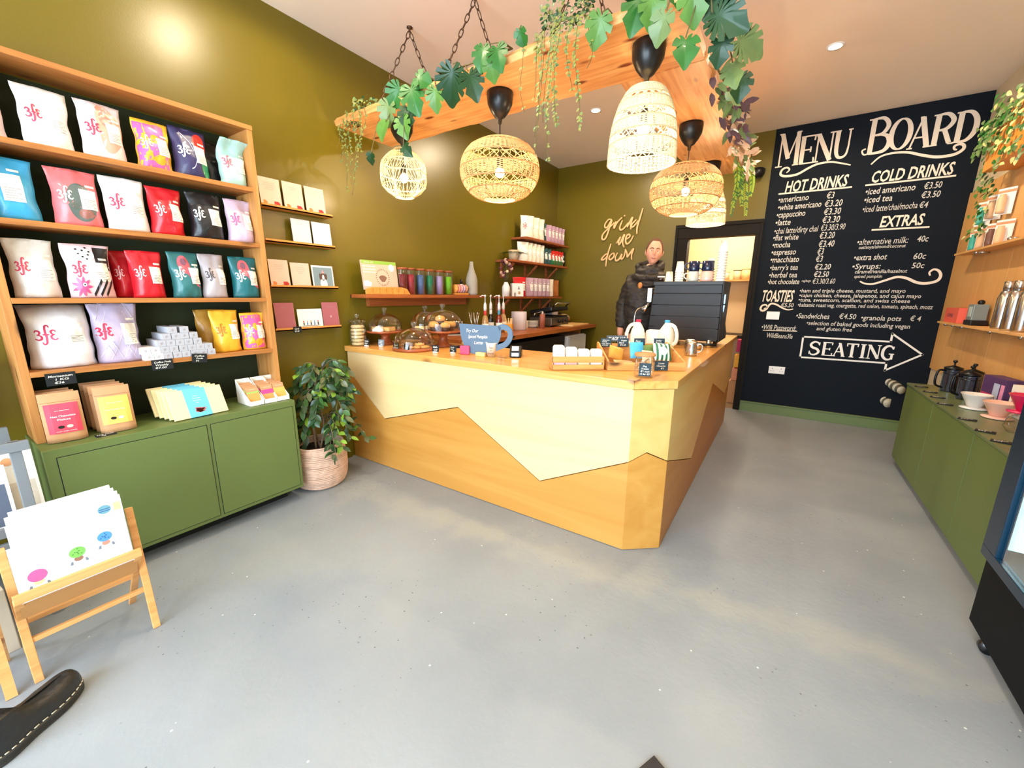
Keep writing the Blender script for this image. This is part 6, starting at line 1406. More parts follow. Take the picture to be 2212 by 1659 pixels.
t = thing('wall_socket', 'white double power socket low on the chalkboard', 'socket', (.015, BY, .58)); q = MB(); q.box(-.075, .10, BY-.009, BY-.0005, .54, .635); q.build('plate', m_wp, t, bevel=.004)
q = MB()
for x in (-.035, .06): q.box(x-.004, x+.004, BY-.0096, BY-.009, .60, .612); q.box(x-.018, x-.008, BY-.0096, BY-.009, .572, .577); q.box(x+.008, x+.018, BY-.0096, BY-.009, .572, .577)
q.build('pin_holes', m_dk, t)
for i, (x, z, lb) in enumerate(((1.13, .545, 'striped shell-like wall ornament, upper one on the chalkboard by the cabinet'), (1.12, .33, 'small oval wall ornament, lower one on the chalkboard by the cabinet'))):
    t = thing('wall_object', lb, 'ornament', (x, BY, z)); q = MB()
    for k in range(7 if i == 0 else 3): q.lathe([(1e-5, -.012), (.052-.004*abs(k-3), -.010), (.056-.004*abs(k-3), 0), (1e-5, 0)], 18, M=Matrix.Translation((x-.03+.018*k, BY-.004-.004*k, z+.02-.012*k)) @ Matrix.Rotation(PI/2, 4, 'X') @ Matrix.Rotation(.5, 4, 'Y'), mi=k % 2)
    q.build('body', [mat('orn_light', (196, 190, 170), .6), mat('orn_dark', (84, 78, 62), .6)], t)  # overlapping discs in alternating pale and dark tones, kind of object unknown

# ================================================================== BARISTA
def skinmesh(nodes, edges, sub=2):
    me = bpy.data.meshes.new('tmp'); me.from_pydata([n[:3] for n in nodes], edges, [])
    o = bpy.data.objects.new('tmp', me); COL.objects.link(o)
    o.modifiers.new('s', 'SKIN'); sd = me.skin_vertices[0].data
    for i, n in enumerate(nodes): r = n[3]; sd[i].radius = (r, r*(n[4] if len(n) > 4 else 1))
    sd[0].use_root = True
    m = o.modifiers.new('u', 'SUBSURF'); m.levels = sub; m.render_levels = sub
    dg = bpy.context.evaluated_depsgraph_get(); dg.update()
    e = bpy.data.meshes.new_from_object(o.evaluated_get(dg))
    vs = [tuple(v.co) for v in e.vertices]; fs = [tuple(p.vertices) for p in e.polygons]
    bpy.data.objects.remove(o); return vs, fs
def fuse(parts, name, mats, parent, vox=.007, matfn=None, smooth=2, wr=0):
    me = bpy.data.meshes.new(name); V = []; F_ = []
    for vs, fs in parts: b = len(V); V += vs; F_ += [tuple(b+i for i in f) for f in fs]
    me.from_pydata(V, [], F_); o = bpy.data.objects.new(name, me); COL.objects.link(o)
    m = o.modifiers.new('r', 'REMESH'); m.mode = 'VOXEL'; m.voxel_size = vox; m.use_smooth_shade = True
    if smooth: s = o.modifiers.new('sm', 'SMOOTH'); s.factor = .5; s.iterations = smooth
    dg = bpy.context.evaluated_depsgraph_get(); dg.update()
    e = bpy.data.meshes.new_from_object(o.evaluated_get(dg)); bpy.data.objects.remove(o)
    off = parent.matrix_basis.translation
    if wr:
        nn_ = [v.normal.copy() for v in e.vertices]
        for v, n_ in zip(e.vertices, nn_):
            c_ = v.co; v.co = c_+n_*wr*(noise.noise(Vector((c_.x*9, c_.y*9, c_.z*22)))+.5*noise.noise(Vector((c_.x*22+c_.z*14, c_.y*20, c_.z*38))))
    for v in e.vertices: v.co -= off
    e.materials.clear()
    for m_ in mats: e.materials.append(m_)
    for p in e.polygons:
        p.use_smooth = True; p.material_index = matfn(p.center+off) if matfn else 0
    o = bpy.data.objects.new(name, e); COL.objects.link(o); o.parent = parent; return o
ps = thing('person', 'man in a dark hooded jacket, smiling behind the espresso machine', 'person', (-1.27, 4.38, 0))
PD = Vector((-.03, .10, 0))
hc = Vector((-1.165, 4.34, 1.945))+PD; HM = Matrix.Translation(hc) @ Matrix.Rotation(.30, 4, 'Z') @ Matrix.Rotation(.10, 4, 'Y') @ Matrix.Rotation(.05, 4, 'X')
def g_(d2, s): return math.exp(-d2/(s*s))
def headpt(dx, dy, dz, off=0):
    x = dx*(.080+off); y = dy*(.100+off); z = dz*(.130+off)
    if dz < 0: k = 1-.30*(-dz)**1.6; x *= k; y = y*(1-.12*(-dz)) if dy < 0 else y*(1-.45*(-dz)**1.5)
    if dz > 0: x *= 1+.05*dz
    if dy < 0:
        f = -dy
        y -= .030*g_(dx*dx*1.0+(dz+.16)**2*.55, .13)*f + .012*g_(dx*dx+(dz+.02)**2*.4, .12)*f     # nose
        for s in (-1, 1):
            y += .013*g_((dx-s*.40)**2+(dz-.06)**2*1.6, .20)*f          # sockets
            y -= .005*g_((dx-s*.36)**2*.5+(dz-.22)**2*4, .18)*f          # brows
            y -= .006*g_((dx-s*.48)**2+(dz+.26)**2, .22)*f               # cheeks
        y -= .008*g_(dx*dx*.5+(dz+.50)**2*6, .18)*f                     # lips
        y += .004*g_(dx*dx*.3+(dz+.505)**2*60, .16)*f
        y -= .012*g_(dx*dx+(dz+.86)**2*2, .22)*f                        # chin
    return (x, y, z)
def headmesh():
    V = []; F_ = []; n, m = 72, 54
    for i in range(m+1):
        th = PI*i/m
        for j in range(n):
            ph = 2*PI*j/n; d = (math.sin(th)*math.cos(ph), math.sin(th)*math.sin(ph), -math.cos(th))
            V.append(tuple(HM @ Vector(headpt(*d))))
    for i in range(m):
        for j in range(n): F_.append((i*n+j, i*n+(j+1) % n, (i+1)*n+(j+1) % n, (i+1)*n+j))
    return V, F_
def ell(c, r, sc, M_=None, n=12):
    q = MB(); q.sphere(c, r, n, 0, sc, M_); return q.v, q.f
body = [(-1.28,4.39,1.06,.15),(-1.28,4.39,1.24,.14),(-1.27,4.39,1.45,.155),(-1.25,4.385,1.62,.12),(-1.215,4.375,1.74,.062),(-1.185,4.36,1.84,.060),
 (-1.39,4.37,1.655,.068),(-1.455,4.37,1.38,.050),(-1.45,4.28,1.12,.036),(-1.44,4.26,1.06,.030),
 (-1.12,4.44,1.655,.068),(-1.13,4.66,1.44,.050),(-1.00,4.80,1.26,.036),(-.96,4.84,1.24,.030),
 (-1.37,4.39,.98,.10),(-1.38,4.38,.55,.068),(-1.385,4.42,.12,.046),(-1.39,4.28,.05,.042),(-1.19,4.39,.98,.10),(-1.18,4.38,.55,.068),(-1.175,4.42,.12,.046),(-1.17,4.28,.05,.042)]
ed = [(0,1),(1,2),(2,3),(3,4),(4,5),(3,6),(6,7),(7,8),(8,9),(3,10),(10,11),(11,12),(12,13),(0,14),(14,15),(15,16),(16,17),(0,18),(18,19),(19,20),(20,21)]
shf = lambda L: [(n[0]+PD.x, n[1]+PD.y)+tuple(n[2:]) for n in L]
body = shf(body)
parts = [skinmesh(body, ed), headmesh()]
for s in (-1, 1): parts.append(ell((s*.080, .005, -.005), .034, (.35, .7, 1), HM))
for wrist, dr in (((-1.44,4.26,1.06), Vector((.25,-.30,-.90))), ((-.96,4.84,1.24), Vector((.7,.4,-.3)))):
    w0 = Vector(wrist)+PD; dr.normalize(); sd_ = dr.cross(Vector((0,0,1))).normalized(); up_ = sd_.cross(dr)
    parts.append(skinmesh([(*w0, .030, .7), (*(w0+dr*.05), .042, .5), (*(w0+dr*.09), .040, .42)], [(0,1),(1,2)]))
    for i in range(4):
        b0 = w0+dr*.085+sd_*(-.030+.020*i); l = (.030, .036, .034, .026)[i]
        p1 = b0+dr*l-up_*.010; p2 = p1+dr*l*.7-up_*.022; p3 = p2+dr*l*.3-up_*.020
        parts.append(skinmesh([(*b0, .010), (*p1, .0095), (*p2, .009), (*p3, .0075)], [(0,1),(1,2),(2,3)]))
    b0 = w0+dr*.03-sd_*.034; parts.append(skinmesh([(*b0, .013), (*(b0+dr*.035-sd_*.018-up_*.012), .0115), (*(b0+dr*.062-sd_*.014-up_*.026), .009)], [(0,1),(1,2)]))
m_skin = mat('skin', (236, 166, 136), .5, var=.07, scale=30)
fuse(parts, 'body', [m_skin], ps, .006)
jk = [(-1.28,4.39,1.04,.185),(-1.28,4.39,1.24,.185),(-1.27,4.39,1.45,.20),(-1.25,4.385,1.61,.16),(-1.215,4.375,1.70,.10),
 (-1.385,4.37,1.635,.105),(-1.465,4.37,1.38,.086),(-1.45,4.28,1.14,.066),(-1.12,4.44,1.645,.092),(-1.14,4.66,1.44,.078),(-1.015,4.785,1.27,.056)]
je = [(0,1),(1,2),(2,3),(3,4),(3,5),(5,6),(6,7),(3,8),(8,9),(9,10)]
jk = shf(jk)
jp = [skinmesh(jk, je)]
def hood(rad, z, th, tilt=0, op=.9):
    q = MB(); pts = []
    for k in range(25):
        a = -PI/2+op/2+(2*PI-op)*k/24; pts.append((-1.205+PD.x+rad*math.cos(a)*1.05, 4.365+PD.y+rad*math.sin(a), z+.03*math.sin(a)-.02*abs(math.cos(a))))
    q.tube(pts, [th*(1 if 2 < k < 22 else .75) for k in range(25)], 10); return q.v, q.f
q = MB(); q.lathe([(1e-5, 1.58), (.14, 1.60), (.115, 1.70), (.092, 1.76), (.088, 1.805), (1e-5, 1.806)], 24, (-1.205+PD.x, 4.352+PD.y, 0)); jp.append((q.v, q.f))
jp += [hood(.100, 1.785, .044, op=.05), hood(.125, 1.715, .05, op=.1), hood(.112, 1.83, .034, op=1.7)]
m_jk = mat('jacket_dark', (46, 38, 32), .6, var=.2, scale=8, bump=.9, bscale=9)
fuse(jp, 'jacket', [m_jk], ps, .010, wr=.013)
tr = [(-1.28,4.39,1.02,.165),(-1.37,4.39,.95,.12),(-1.38,4.38,.55,.088),(-1.385,4.42,.16,.068),(-1.19,4.39,.95,.12),(-1.18,4.38,.55,.088),(-1.175,4.42,.16,.068)]
tr = shf(tr)
fuse([skinmesh(tr, [(0,1),(1,2),(2,3),(0,4),(4,5),(5,6)])], 'trousers', [m_black], ps, .014)
q = MB(); V = []; n, m = 60, 30; F_ = []
def hairline(ph):       # lowest dz of hair for a direction angle (front = -pi/2)
    f = math.cos(ph+PI/2)
    return .80 if f > .75 else (.80-.95*min(1, (.75-f)/.5) if f > .25 else -.15-.40*min(1, (.25-f)/.8))
for i in range(m+1):
    for j in range(n):
        ph = 2*PI*j/n; lo_ = hairline(ph); th = math.acos(max(-1, min(1, lo_)))*(1-i/m)
        o_ = .0015+.006*math.sin(PI*min(1, (i+.5)/8)/2); d = (math.sin(th)*math.cos(ph), math.sin(th)*math.sin(ph), math.cos(th))
        V.append(headpt(*d, off=o_))
for i in range(m):
    for j in range(n): F_.append((i*n+j, i*n+(j+1) % n, (i+1)*n+(j+1) % n, (i+1)*n+j))
q.add(V, F_, 0, True, HM); q.build('hair', mat('hair_brown', (104, 66, 44), .8, var=.3, scale=60, bump=.6, bscale=120), ps)
q = MB()
for s in (-1, 1):
    ex, ey, ez = headpt(s*.385, -.90, .055); q.sphere((ex, ey+.0085, ez), .0135, 8, 0, M=HM); q.sphere((ex+.001, ey-.0015, ez), .0058, 6, 1, M=HM)
q.build('eyes', [m_white, mat('iris_dark', (40, 28, 24), .2)], ps)
q = MB()
for s in (-1, 1): q.tube([tuple(HM @ Vector(headpt(s*a, -math.sqrt(1-a*a-c*c)*1.0, c, .002))) for a, c in ((.16, .20), (.3, .26), (.45, .26), (.58, .18))], [.003, .0045, .004, .002], 6)
q.build('eyebrows', mat('brow_brown', (110, 70, 48), .8), ps)
q = MB(); q.tube([tuple(HM @ Vector(headpt(a, -math.sqrt(1-a*a-c*c), c, .002))) for a, c in ((-.30, -.44), (-.16, -.49), (0, -.505), (.16, -.49), (.30, -.44))], [.0015, .004, .0045, .004, .0015], 6)
q.build('mouth', mat('lip_red', (170, 84, 78), .5), ps)

# ================================================================== RIGHT-HAND CABINET, PANEL AND SHELVES
KX = 1.005; KZ = .762; KY0, KY1 = 2.53, 4.93
kc = thing('low_cabinet', 'long low green cabinet against the right wall with coffee gear on it', 'cabinet', (1.2, 3.7, 0))
MB().box(KX+.004, XR-.002, KY0, KY1, .062, KZ-.018).build('body', m_cabg, kc, bevel=.002)
MB().box(KX-.004, XR-.002, KY0, KY1+.006, KZ-.018, KZ).build('top', mat('green_cabinet_top', (104, 116, 76), .28, var=.05), kc, bevel=.002)
q = MB(); ys = [KY0, 3.33, 4.13, KY1]
for a, b_ in zip(ys, ys[1:]): MB().box(KX, KX+.006, a+.003, b_-.003, .064, KZ-.022).build('door', m_cabg, kc, bevel=.0015)
MB().box(KX+.05, XR-.01, KY0, KY1-.05, 0, .06).build('plinth', m_black, kc)
pm = wood('birch_panel', (232, 180, 112), (222, 164, 92), 2, .3, .5, False)
for y0, y1, n in ((2.2, 4.795, 'nearer'), (4.80, YB-.002, 'further')):
    t = thing('wall_panel', '%s birch plywood panel on the right wall above the green cabinet' % n, 'wall panel', (1.4, (y0+y1)/2, 1.6)); MB().box(XR-.016, XR-.001, y0, y1, .768, 2.53).build('panel', pm, t, bevel=.001)
PX = XR-.0165
ob = thing('overhead_box', 'orange plywood box high on the right wall, ivy growing over it', 'cupboard', (1.3, 4, 2.5)); MB().box(1.20, XR-.001, 2.2, 5.11, 2.505, 2.86).build('carcass', wood('orange_ply', (236, 160, 62), (222, 140, 44), 1, .35, .4, False), ob, bevel=.003)
for z, y0, y1, n in ((1.915, 4.2, 5.62, 'upper'), (1.288, 3.9, 5.66, 'lower')):
    t = thing('peg_shelf', '%s birch shelf on the right wall panel' % n, 'shelf', (1.33, (y0+y1)/2, z)); MB().box(1.265, PX, y0, y1, z-.018, z).build('board', pm, t, bevel=.001)
p0 = None
for (y, z, lb) in ((5.60, 1.262, 'small steel peg under the lower shelf, furthest away'), (5.38, 1.262, 'small steel peg under the lower shelf, second furthest'), (5.15, 1.262, 'small steel peg under the lower shelf, third furthest'), (4.55, 1.262, 'small steel peg under the lower shelf below the flasks'), (4.05, 1.262, 'small steel peg under the lower shelf, nearest'), (4.62, 1.935, 'small steel peg on the upper shelf beside the teal bottles'), (5.25, 1.895, 'small steel peg under the upper shelf')):
    if p0 is None: p0 = thing('steel_peg', lb, 'peg', group='steel pegs on the right wall'); MB().tube([(-.02, 0, 0), (-.09, 0, 0)], .012, 10).build('shaft', m_steel, p0, world=False); MB().sphere((-.10, 0, 0), .018, 8).build('knob', m_steel, p0, world=False); o = p0
    else: o = dup(p0, (0,0,0), label=lb)
    o.location = (PX+.02, y, z)
def wcard(label, y, z, w, h, teal, lean=0):
    t = thing('bottle_pack', label, 'bottle pack', (1.345, y, z), -PI/2+.6, 'carded bottles on the right wall')
    MB().box(-w/2, w/2, 0, .004, 0, h).build('card', m_white, t, world=False)
    q = MB(); q.lathe([(1e-5, 0), (.024, 0), (.026, .02), (.026, h*.55), (.018, h*.62), (.018, h*.7), (1e-5, h*.7)], 16, (0, -.025, .01)); q.build('bottle', teal, t, world=False)
    MB().box(-w/2, w/2, -.001, 0, h*.82, h*.92).build('header', mat('hdr_pink', (220, 150, 110), .6), t, world=False)
m_teal = mat('bottle_teal', (70, 176, 160), .25); m_pb = mat('bottle_brown', (120, 84, 70), .3); m_pk2 = mat('bottle_peach', (240, 196, 150), .4)
for i, (y, z, m_) in enumerate(((5.45, 1.917, m_teal), (5.28, 1.917, m_pk2), (5.08, 1.917, m_pb), (4.90, 1.917, m_pk2))): wcard('carded bottle standing on the upper right shelf, %s' % ('teal one furthest away', 'peach one', 'brown one', 'peach one nearest')[i], y, z, .12, .19, m_)
for i, (y, z, m_) in enumerate(((5.42, 2.13, m_teal), (5.22, 2.15, m_pk2), (5.02, 2.16, m_pk2))): wcard('carded bottle pinned above the upper right shelf, %s' % ('teal one', 'peach one in the middle', 'peach one nearest')[i], y, z, .12, .20, m_)
t = thing('coral_box', 'flat coral box with dark lettering on the lower right shelf', 'box', (1.34, 5.42, 1.289), 0); MB().box(-.05, .04, -.18, .17, 0, .13).build('box', mat('coral_card', (236, 104, 84), .6), t, world=False)
q = MB(); text(q, 'COFFEE', (-.0508, .10, .05), (0,-1,0), (0,0,1), .03, width=.16, bold=.01); q.build('print', mat('print_purple', (90, 50, 90), .6), t, world=False)
t = thing('coffee_gadget', 'grey and black gadget with a pale screen on the lower right shelf', 'gadget', (1.33, 4.95, 1.289)); q = MB(); q.box(-.05, .05, -.09, .08, .0, .04); q.build('base', m_blk, t, world=False, bevel=.004); q = MB(); q.box(-.045, .045, -.06, .06, .04, .17); q.build('housing', mat('gadget_grey', (130, 140, 136), .3), t, world=False, bevel=.006); MB().box(-.047, -.045, -.04, .03, .07, .15).build('screen', mat('screen_pale', (200, 216, 206), .2), t, world=False); MB().sphere((0, -.03, .185), .022, 8).build('knob', m_blk, t, world=False)
t0 = None
for i, y in enumerate((4.46, 4.30, 4.13)):
    lb = 'brushed steel flask on the lower right shelf, %s' % ('furthest', 'middle', 'nearest')[i]
    if t0 is None:
        t0 = thing('steel_flask', lb, 'flask', group='steel flasks'); MB().lathe([(1e-5, 0), (.044, 0), (.046, .01), (.046, .22), (.036, .26), (.027, .275), (1e-5, .275)], 28).build('body', m_steel, t0, world=False); MB().lathe([(.029, .276), (.03, .30), (.03, .335), (.026, .34), (1e-5, .34)], 24).build('lid', m_steel, t0, world=False); o = t0
    else: o = dup(t0, (0,0,0), label=lb)
    o.location = (1.325, y, 1.289)
kz = KZ+.001
t0 = None
for i, (x, y) in enumerate(((1.20, 4.66), (1.27, 4.50), (1.22, 4.36))):
    lb = 'dark glass coffee press on the right green cabinet, %s' % ('furthest', 'middle', 'nearest')[i]
    if t0 is None:
        t0 = thing('coffee_press', lb, 'coffee press', group='coffee presses'); MB().lathe([(1e-5, 0), (.05, 0), (.052, .01), (.05, .17), (.053, .18), (1e-5, .18)], 24).build('beaker', mat('press_glass', (60, 62, 72), .08, coat=.6), t0, world=False)
        q = MB()
        for k in range(6): a = k*PI/3; q.beam((.053*math.cos(a), .053*math.sin(a), 0), (.053*math.cos(a), .053*math.sin(a), .175), .008, .003, up=(math.cos(a), math.sin(a), 0))
        q.tube([(.053*math.cos(a), .053*math.sin(a), .15) for a in [k*PI/10 for k in range(20)]], .004, 5, closed=True); q.build('frame', m_dsteel, t0, world=False)
        MB().lathe([(.056, .18), (.056, .195), (.02, .21), (.006, .215), (.006, .235), (.014, .24), (.012, .255), (1e-5, .257)], 22).build('lid', m_blk, t0, world=False)
        MB().tube(catm([(0, -.05, .17), (0, -.10, .165), (0, -.105, .06), (0, -.052, .03)], 5), .008, 8).build('handle', m_blk, t0, world=False); o = t0
    else: o = dup(t0, (0,0,0), label=lb)
    o.location = (x, y, kz); o.rotation_euler = (0, 0, -1.2)
t = thing('brewer_box', 'purple and red gift box with white panels behind the drippers', 'box', (1.33, 4.15, kz), -PI/2+.15); MB().box(-.13, .12, -.05, .04, 0, .21).build('box', mat('box_purple', (84, 56, 104), .5), t, world=False, bevel=.001)
q = MB(); q.box(-.12, .0, -.052, -.0505, .02, .09, 1); q.box(.0, .06, -.052, -.0505, .03, .17, 0); q.box(.075, .11, -.052, -.0505, .03, .17, 2); q.build('print', [mat('print_ice', (186, 196, 226), .5), mat('print_magenta', (206, 60, 110), .5), mat('print_rose', (232, 150, 190), .5)], t, world=False)
t = thing('mug_box', 'white box with a pink handle print, nearer than the purple box', 'box', (1.345, 3.86, kz), -PI/2+.1); MB().box(-.08, .08, -.04, .03, 0, .2).build('box', m_white, t, world=False, bevel=.001); q = MB(); q.box(-.05, .05, -.042, -.0405, .02, .16); q.build('print', mat('print_rose', (232,150,190)), t, world=False)
def dripper(label, x, y, c, z=kz):
    m_ = mat('drip_%d_%d_%d' % c, c, .25, coat=.4); t = thing('pour_over_dripper', label, 'coffee dripper', (x, y, z), R.random())
    MB().lathe([(.02, .012), (.035, .014), (.075, .10), (.078, .104), (.072, .104), (.03, .02)], 30, cap=False).build('cone', m_, t, world=False)
    MB().lathe([(.018, 0), (.07, .002), (.072, .008), (.03, .014), (.018, .014), (.018, 0)], 30, cap=False).build('base', m_, t, world=False)
    MB().tube(catm([(.06, 0, .09), (.10, 0, .085), (.10, 0, .045), (.045, 0, .035)], 5), .006, 8).build('handle', m_, t, world=False)
dripper('white ceramic pour-over dripper on the right green cabinet', 1.17, 4.00, (236, 232, 226))
dripper('pale pink ceramic pour-over dripper beside the white one', 1.21, 3.76, (246, 196, 176))
sv = thing('glass_server', 'round glass coffee server under a magenta dripper, near the fridge', 'coffee server', (1.20, 3.42, kz))
MB().lathe([(1e-5, .0), (.05, 0), (.07, .03), (.06, .075), (.035, .10), (.038, .11)], 26, cap=False).build('glass_body', m_glass, sv, world=False)
dripper('magenta pour-over dripper sitting on the glass server', 1.20, 3.42, (226, 30, 96), kz+.112)
t0 = None
for i, (x, y) in enumerate(((1.06, 4.76), (1.065, 4.52), (1.06, 4.30), (1.04, 4.04), (1.04, 3.60), (1.04, 3.32), (1.045, 3.12))):
    lb = 'flat dark price tag lying along the right cabinet edge, %s from the far end' % ('first', 'second', 'third', 'fourth', 'fifth', 'sixth', 'seventh')[i]
    if t0 is None:
        t0 = thing('price_tag', lb, 'price tag', group='flat tags on the right cabinet'); MB().box(-.04, .04, -.025, .025, 0, .004).build('card', m_tagb, t0, world=False); q = MB()
        for k, s in enumerate(('Coffee', '€24')): text(q, s, (-.03, .005-.02*k, .0046), (1,0,0), (0,1,0), .014, bold=.01)
        q.build('chalk_writing', m_chalk, t0, world=False); o = t0
    else: o = dup(t0, (0,0,0), label=lb)
    o.location = (x, y, kz); o.rotation_euler = (0, 0, -.35)
# ivy over the box
iv = thing('ivy_garland', 'thick light-green ivy spilling over the orange box on the right wall', 'hanging plant', (1.25, 4.3, 2.86))
fo = MB(); st = MB()
for _ in range(900):
    y = R.uniform(3.2, 5.2); z = 2.87+R.uniform(-.05, .16); x = R.uniform(1.14, 1.38)
    if R.random() < .55: x = 1.17+R.uniform(-.04, .02); z = 2.86-R.random()**1.6*(.45 if y < 4.75 else .22)
    if R.random() < .10: x = 1.20+.1*R.random(); y = 5.13+.04*R.random(); z = 2.9-R.random()*.9
    simple_leaf(fo, (x, y, z), R.uniform(.03, .055), .034, (R.uniform(-1, .2), R.uniform(-.8, .8), R.uniform(-1, .2)), (-1, -.4, R.uniform(-.2, 1)), R.choice([0, 1, 2, 2, 3]))
st.tube(catm([(1.2, 5.1, 2.88), (1.24, 4.6, 2.9), (1.2, 4.0, 2.88), (1.25, 3.3, 2.9)], 6), .006, 6)
fo.build('foliage', [g_md, g_lt, g_gr, leafm('ivy_cream', (206, 200, 130))], iv); st.build('stem', m_stem, iv)

# ================================================================== DISPLAY FRIDGE
FX = .885
fr = thing('display_fridge', 'tall black glass-door fridge with a glowing blue-white interior, right edge', 'fridge', (1.15, 2.1, 0))
q = MB(); q.box(FX, XR-.02, 1.70, 2.49, .065, .44); q.box(FX, XR-.02, 1.70, 2.49, 1.92, 2.05); q.box(FX+.0, XR-.02, 2.43, 2.49, .44, 1.92); q.box(FX, XR-.02, 1.70, 1.76, .44, 1.92); q.box(XR-.08, XR-.02, 1.76, 2.43, .44, 1.92)
q.build('cabinet', mat('fridge_black', (4, 6, 9), .6, spec=.2), fr, bevel=.004)
MB().box(XR-.095, XR-.081, 1.78, 2.41, .47, 1.90).box(FX+.02, XR-.1, 2.42, 2.428, .47, 1.9).build('glowing_liner', mat('fridge_glow', (205, 250, 255), .5, emit=5), fr)  # liner walls emit, standing in for the light inside the fridge
q = MB(); 
for z in (.75, 1.08, 1.40, 1.68): q.box(FX+.05, XR-.1, 1.77, 2.415, z, z+.008)
q.build('wire_shelf', m_steel, fr)
q = MB(); q.box(FX-.03, FX-.002, 1.72, 2.47, .41, .455); q.box(FX-.03, FX-.002, 1.72, 2.47, 1.86, 1.91); q.box(FX-.03, FX-.002, 1.72, 1.78, .455, 1.86); q.box(FX-.03, FX-.002, 2.345, 2.47, .455, 1.86); q.build('door_frame', mat('fridge_frame_blue_lit', (10, 40, 60), .25), fr, bevel=.002)  # blue light falling on the frame is put into its colour
MB().box(FX-.018, FX-.012, 1.78, 2.33, .455, 1.86).build('door_glass', glass('door_glass', (225, 245, 250)), fr)
MB().box(FX-.004, FX-.001, 1.70, 2.36, .385, .392).build('trim_strip', m_steel, fr)
for y in (1.78, 2.36): MB().lathe([(1e-5, -.012), (.03, -.012), (.03, .012), (1e-5, .012)], 18, M=Matrix.Translation((FX+.03, y, .0315)) @ Matrix.Rotation(PI/2, 4, 'X')).build('castor', m_dsteel, fr)
c0 = None
for r, z in enumerate((.759, 1.089, 1.409)):
    for i in range(6):
        lb = 'drink bottle inside the glowing fridge'
        if c0 is None: c0 = thing('drink_bottle', lb, 'bottle', group='bottles inside the fridge'); MB().lathe([(1e-5, 0), (.03, 0), (.031, .13), (.013, .18), (.013, .21), (1e-5, .21)], 18).build('bottle', mat('drink_teal', (90, 190, 190), .2), c0, world=False); o = c0
        else: o = dup(c0, (0,0,0))
        o.location = (FX+.16, 1.84+.1*i, z)

# ================================================================== FICUS
fp = thing('potted_ficus', 'leafy green ficus in a round woven rope basket between cabinet and counter', 'potted plant', (-2.95, 1.68, 0))
cx, cy = -2.95, 1.68
mb = MB(); pr = [(.135, .004), (.165, .02), (.19, .08), (.198, .16), (.196, .24), (.185, .31), (.178, .345)]
def prr(z):
    for (r0, a), (r1, b_) in zip(pr, pr[1:]):
        if a <= z <= b_: return r0+(r1-r0)*(z-a)/(b_-a)
    return pr[-1][0]
for i in range(27):
    z = .012+.0128*i; mb.tube([((prr(z)+.002*noise.noise(Vector((a*3, z*60, 0))))*math.cos(a)+cx, prr(z)*math.sin(a)+cy, z+.0022*math.sin(a*2+i)+.003*noise.noise(Vector((a*2, z*40, 5)))) for a in [2*PI*k/40 for k in range(40)]], .0076, 6, closed=True)
mb.lathe([(1e-5, .006), (.13, .006), (.18, .08), (.19, .16), (.188, .24), (.176, .33)], 32, (cx, cy, 0), cap=False)
mb.build('basket', mat('rope_basket', (214, 176, 154), .85, var=.35, scale=26, bump=.5, bscale=90), fp)
MB().lathe([(1e-5, .30), (.172, .295)], 28, (cx, cy, 0), cap=False).build('soil', mat('soil_dark', (40, 30, 24), .95, bump=.6), fp)
fo = MB(); st = MB()
for k in range(3):
    st.tube(catm([(cx+.02*math.cos(k*2.1), cy+.02*math.sin(k*2.1), .29), (cx+.05*math.cos(k*2.1+1), cy+.05*math.sin(k*2.1+1), .5), (cx+.03*math.cos(k*2), cy+.05*math.sin(k*2.6), .72), (cx+.05*math.cos(k*1.1), cy+.04*math.sin(k), .92)], 6), [.009*(1-.028*i) for i in range(19)], 7)
for k in range(44):
    f = R.random(); z0 = .46+.46*f; a = R.uniform(0, 2*PI); l = R.uniform(.20, .36)*(1-.42*f)
    p = [Vector((cx+.02, cy+.07, z0))+Vector((math.cos(a)*l*t, math.sin(a)*l*t*.9, .12*math.sin(t*2.2)-.16*t*t*(1.6-f))) for t in (0, .3, .6, .85, 1)]
    for v_ in p: v_.x = max(v_.x, XL+.03)
    st.tube(catm(p, 3), .0025, 4)
    for j in range(11):
        t = .25+.75*j/10; i0 = min(3, int(t*4)); b = p[i0].lerp(p[i0+1], min(1, t*4-i0)); s = -1 if j % 2 else 1
        d = Vector((math.cos(a+s*1.0), math.sin(a+s*1.0), -.7-.5*R.random()))
        if b.x+d.x*.06 < XL+.01: continue
        simple_leaf(fo, b, R.uniform(.062, .095), R.uniform(.032, .044), d, (R.uniform(-.3, 1), R.uniform(-1, .2), R.uniform(.1, 1)), R.choice([0, 0, 0, 0, 1, 1, 2, 3]))
fo.build('foliage', [leafm('ficus_dark', (38, 66, 34), .35), leafm('ficus_mid', (58, 96, 44), .35), leafm('ficus_lime', (120, 156, 50)), leafm('ficus_olive', (92, 94, 56))], fp); st.build('trunk', mat('ficus_bark', (120, 96, 74), .8), fp)

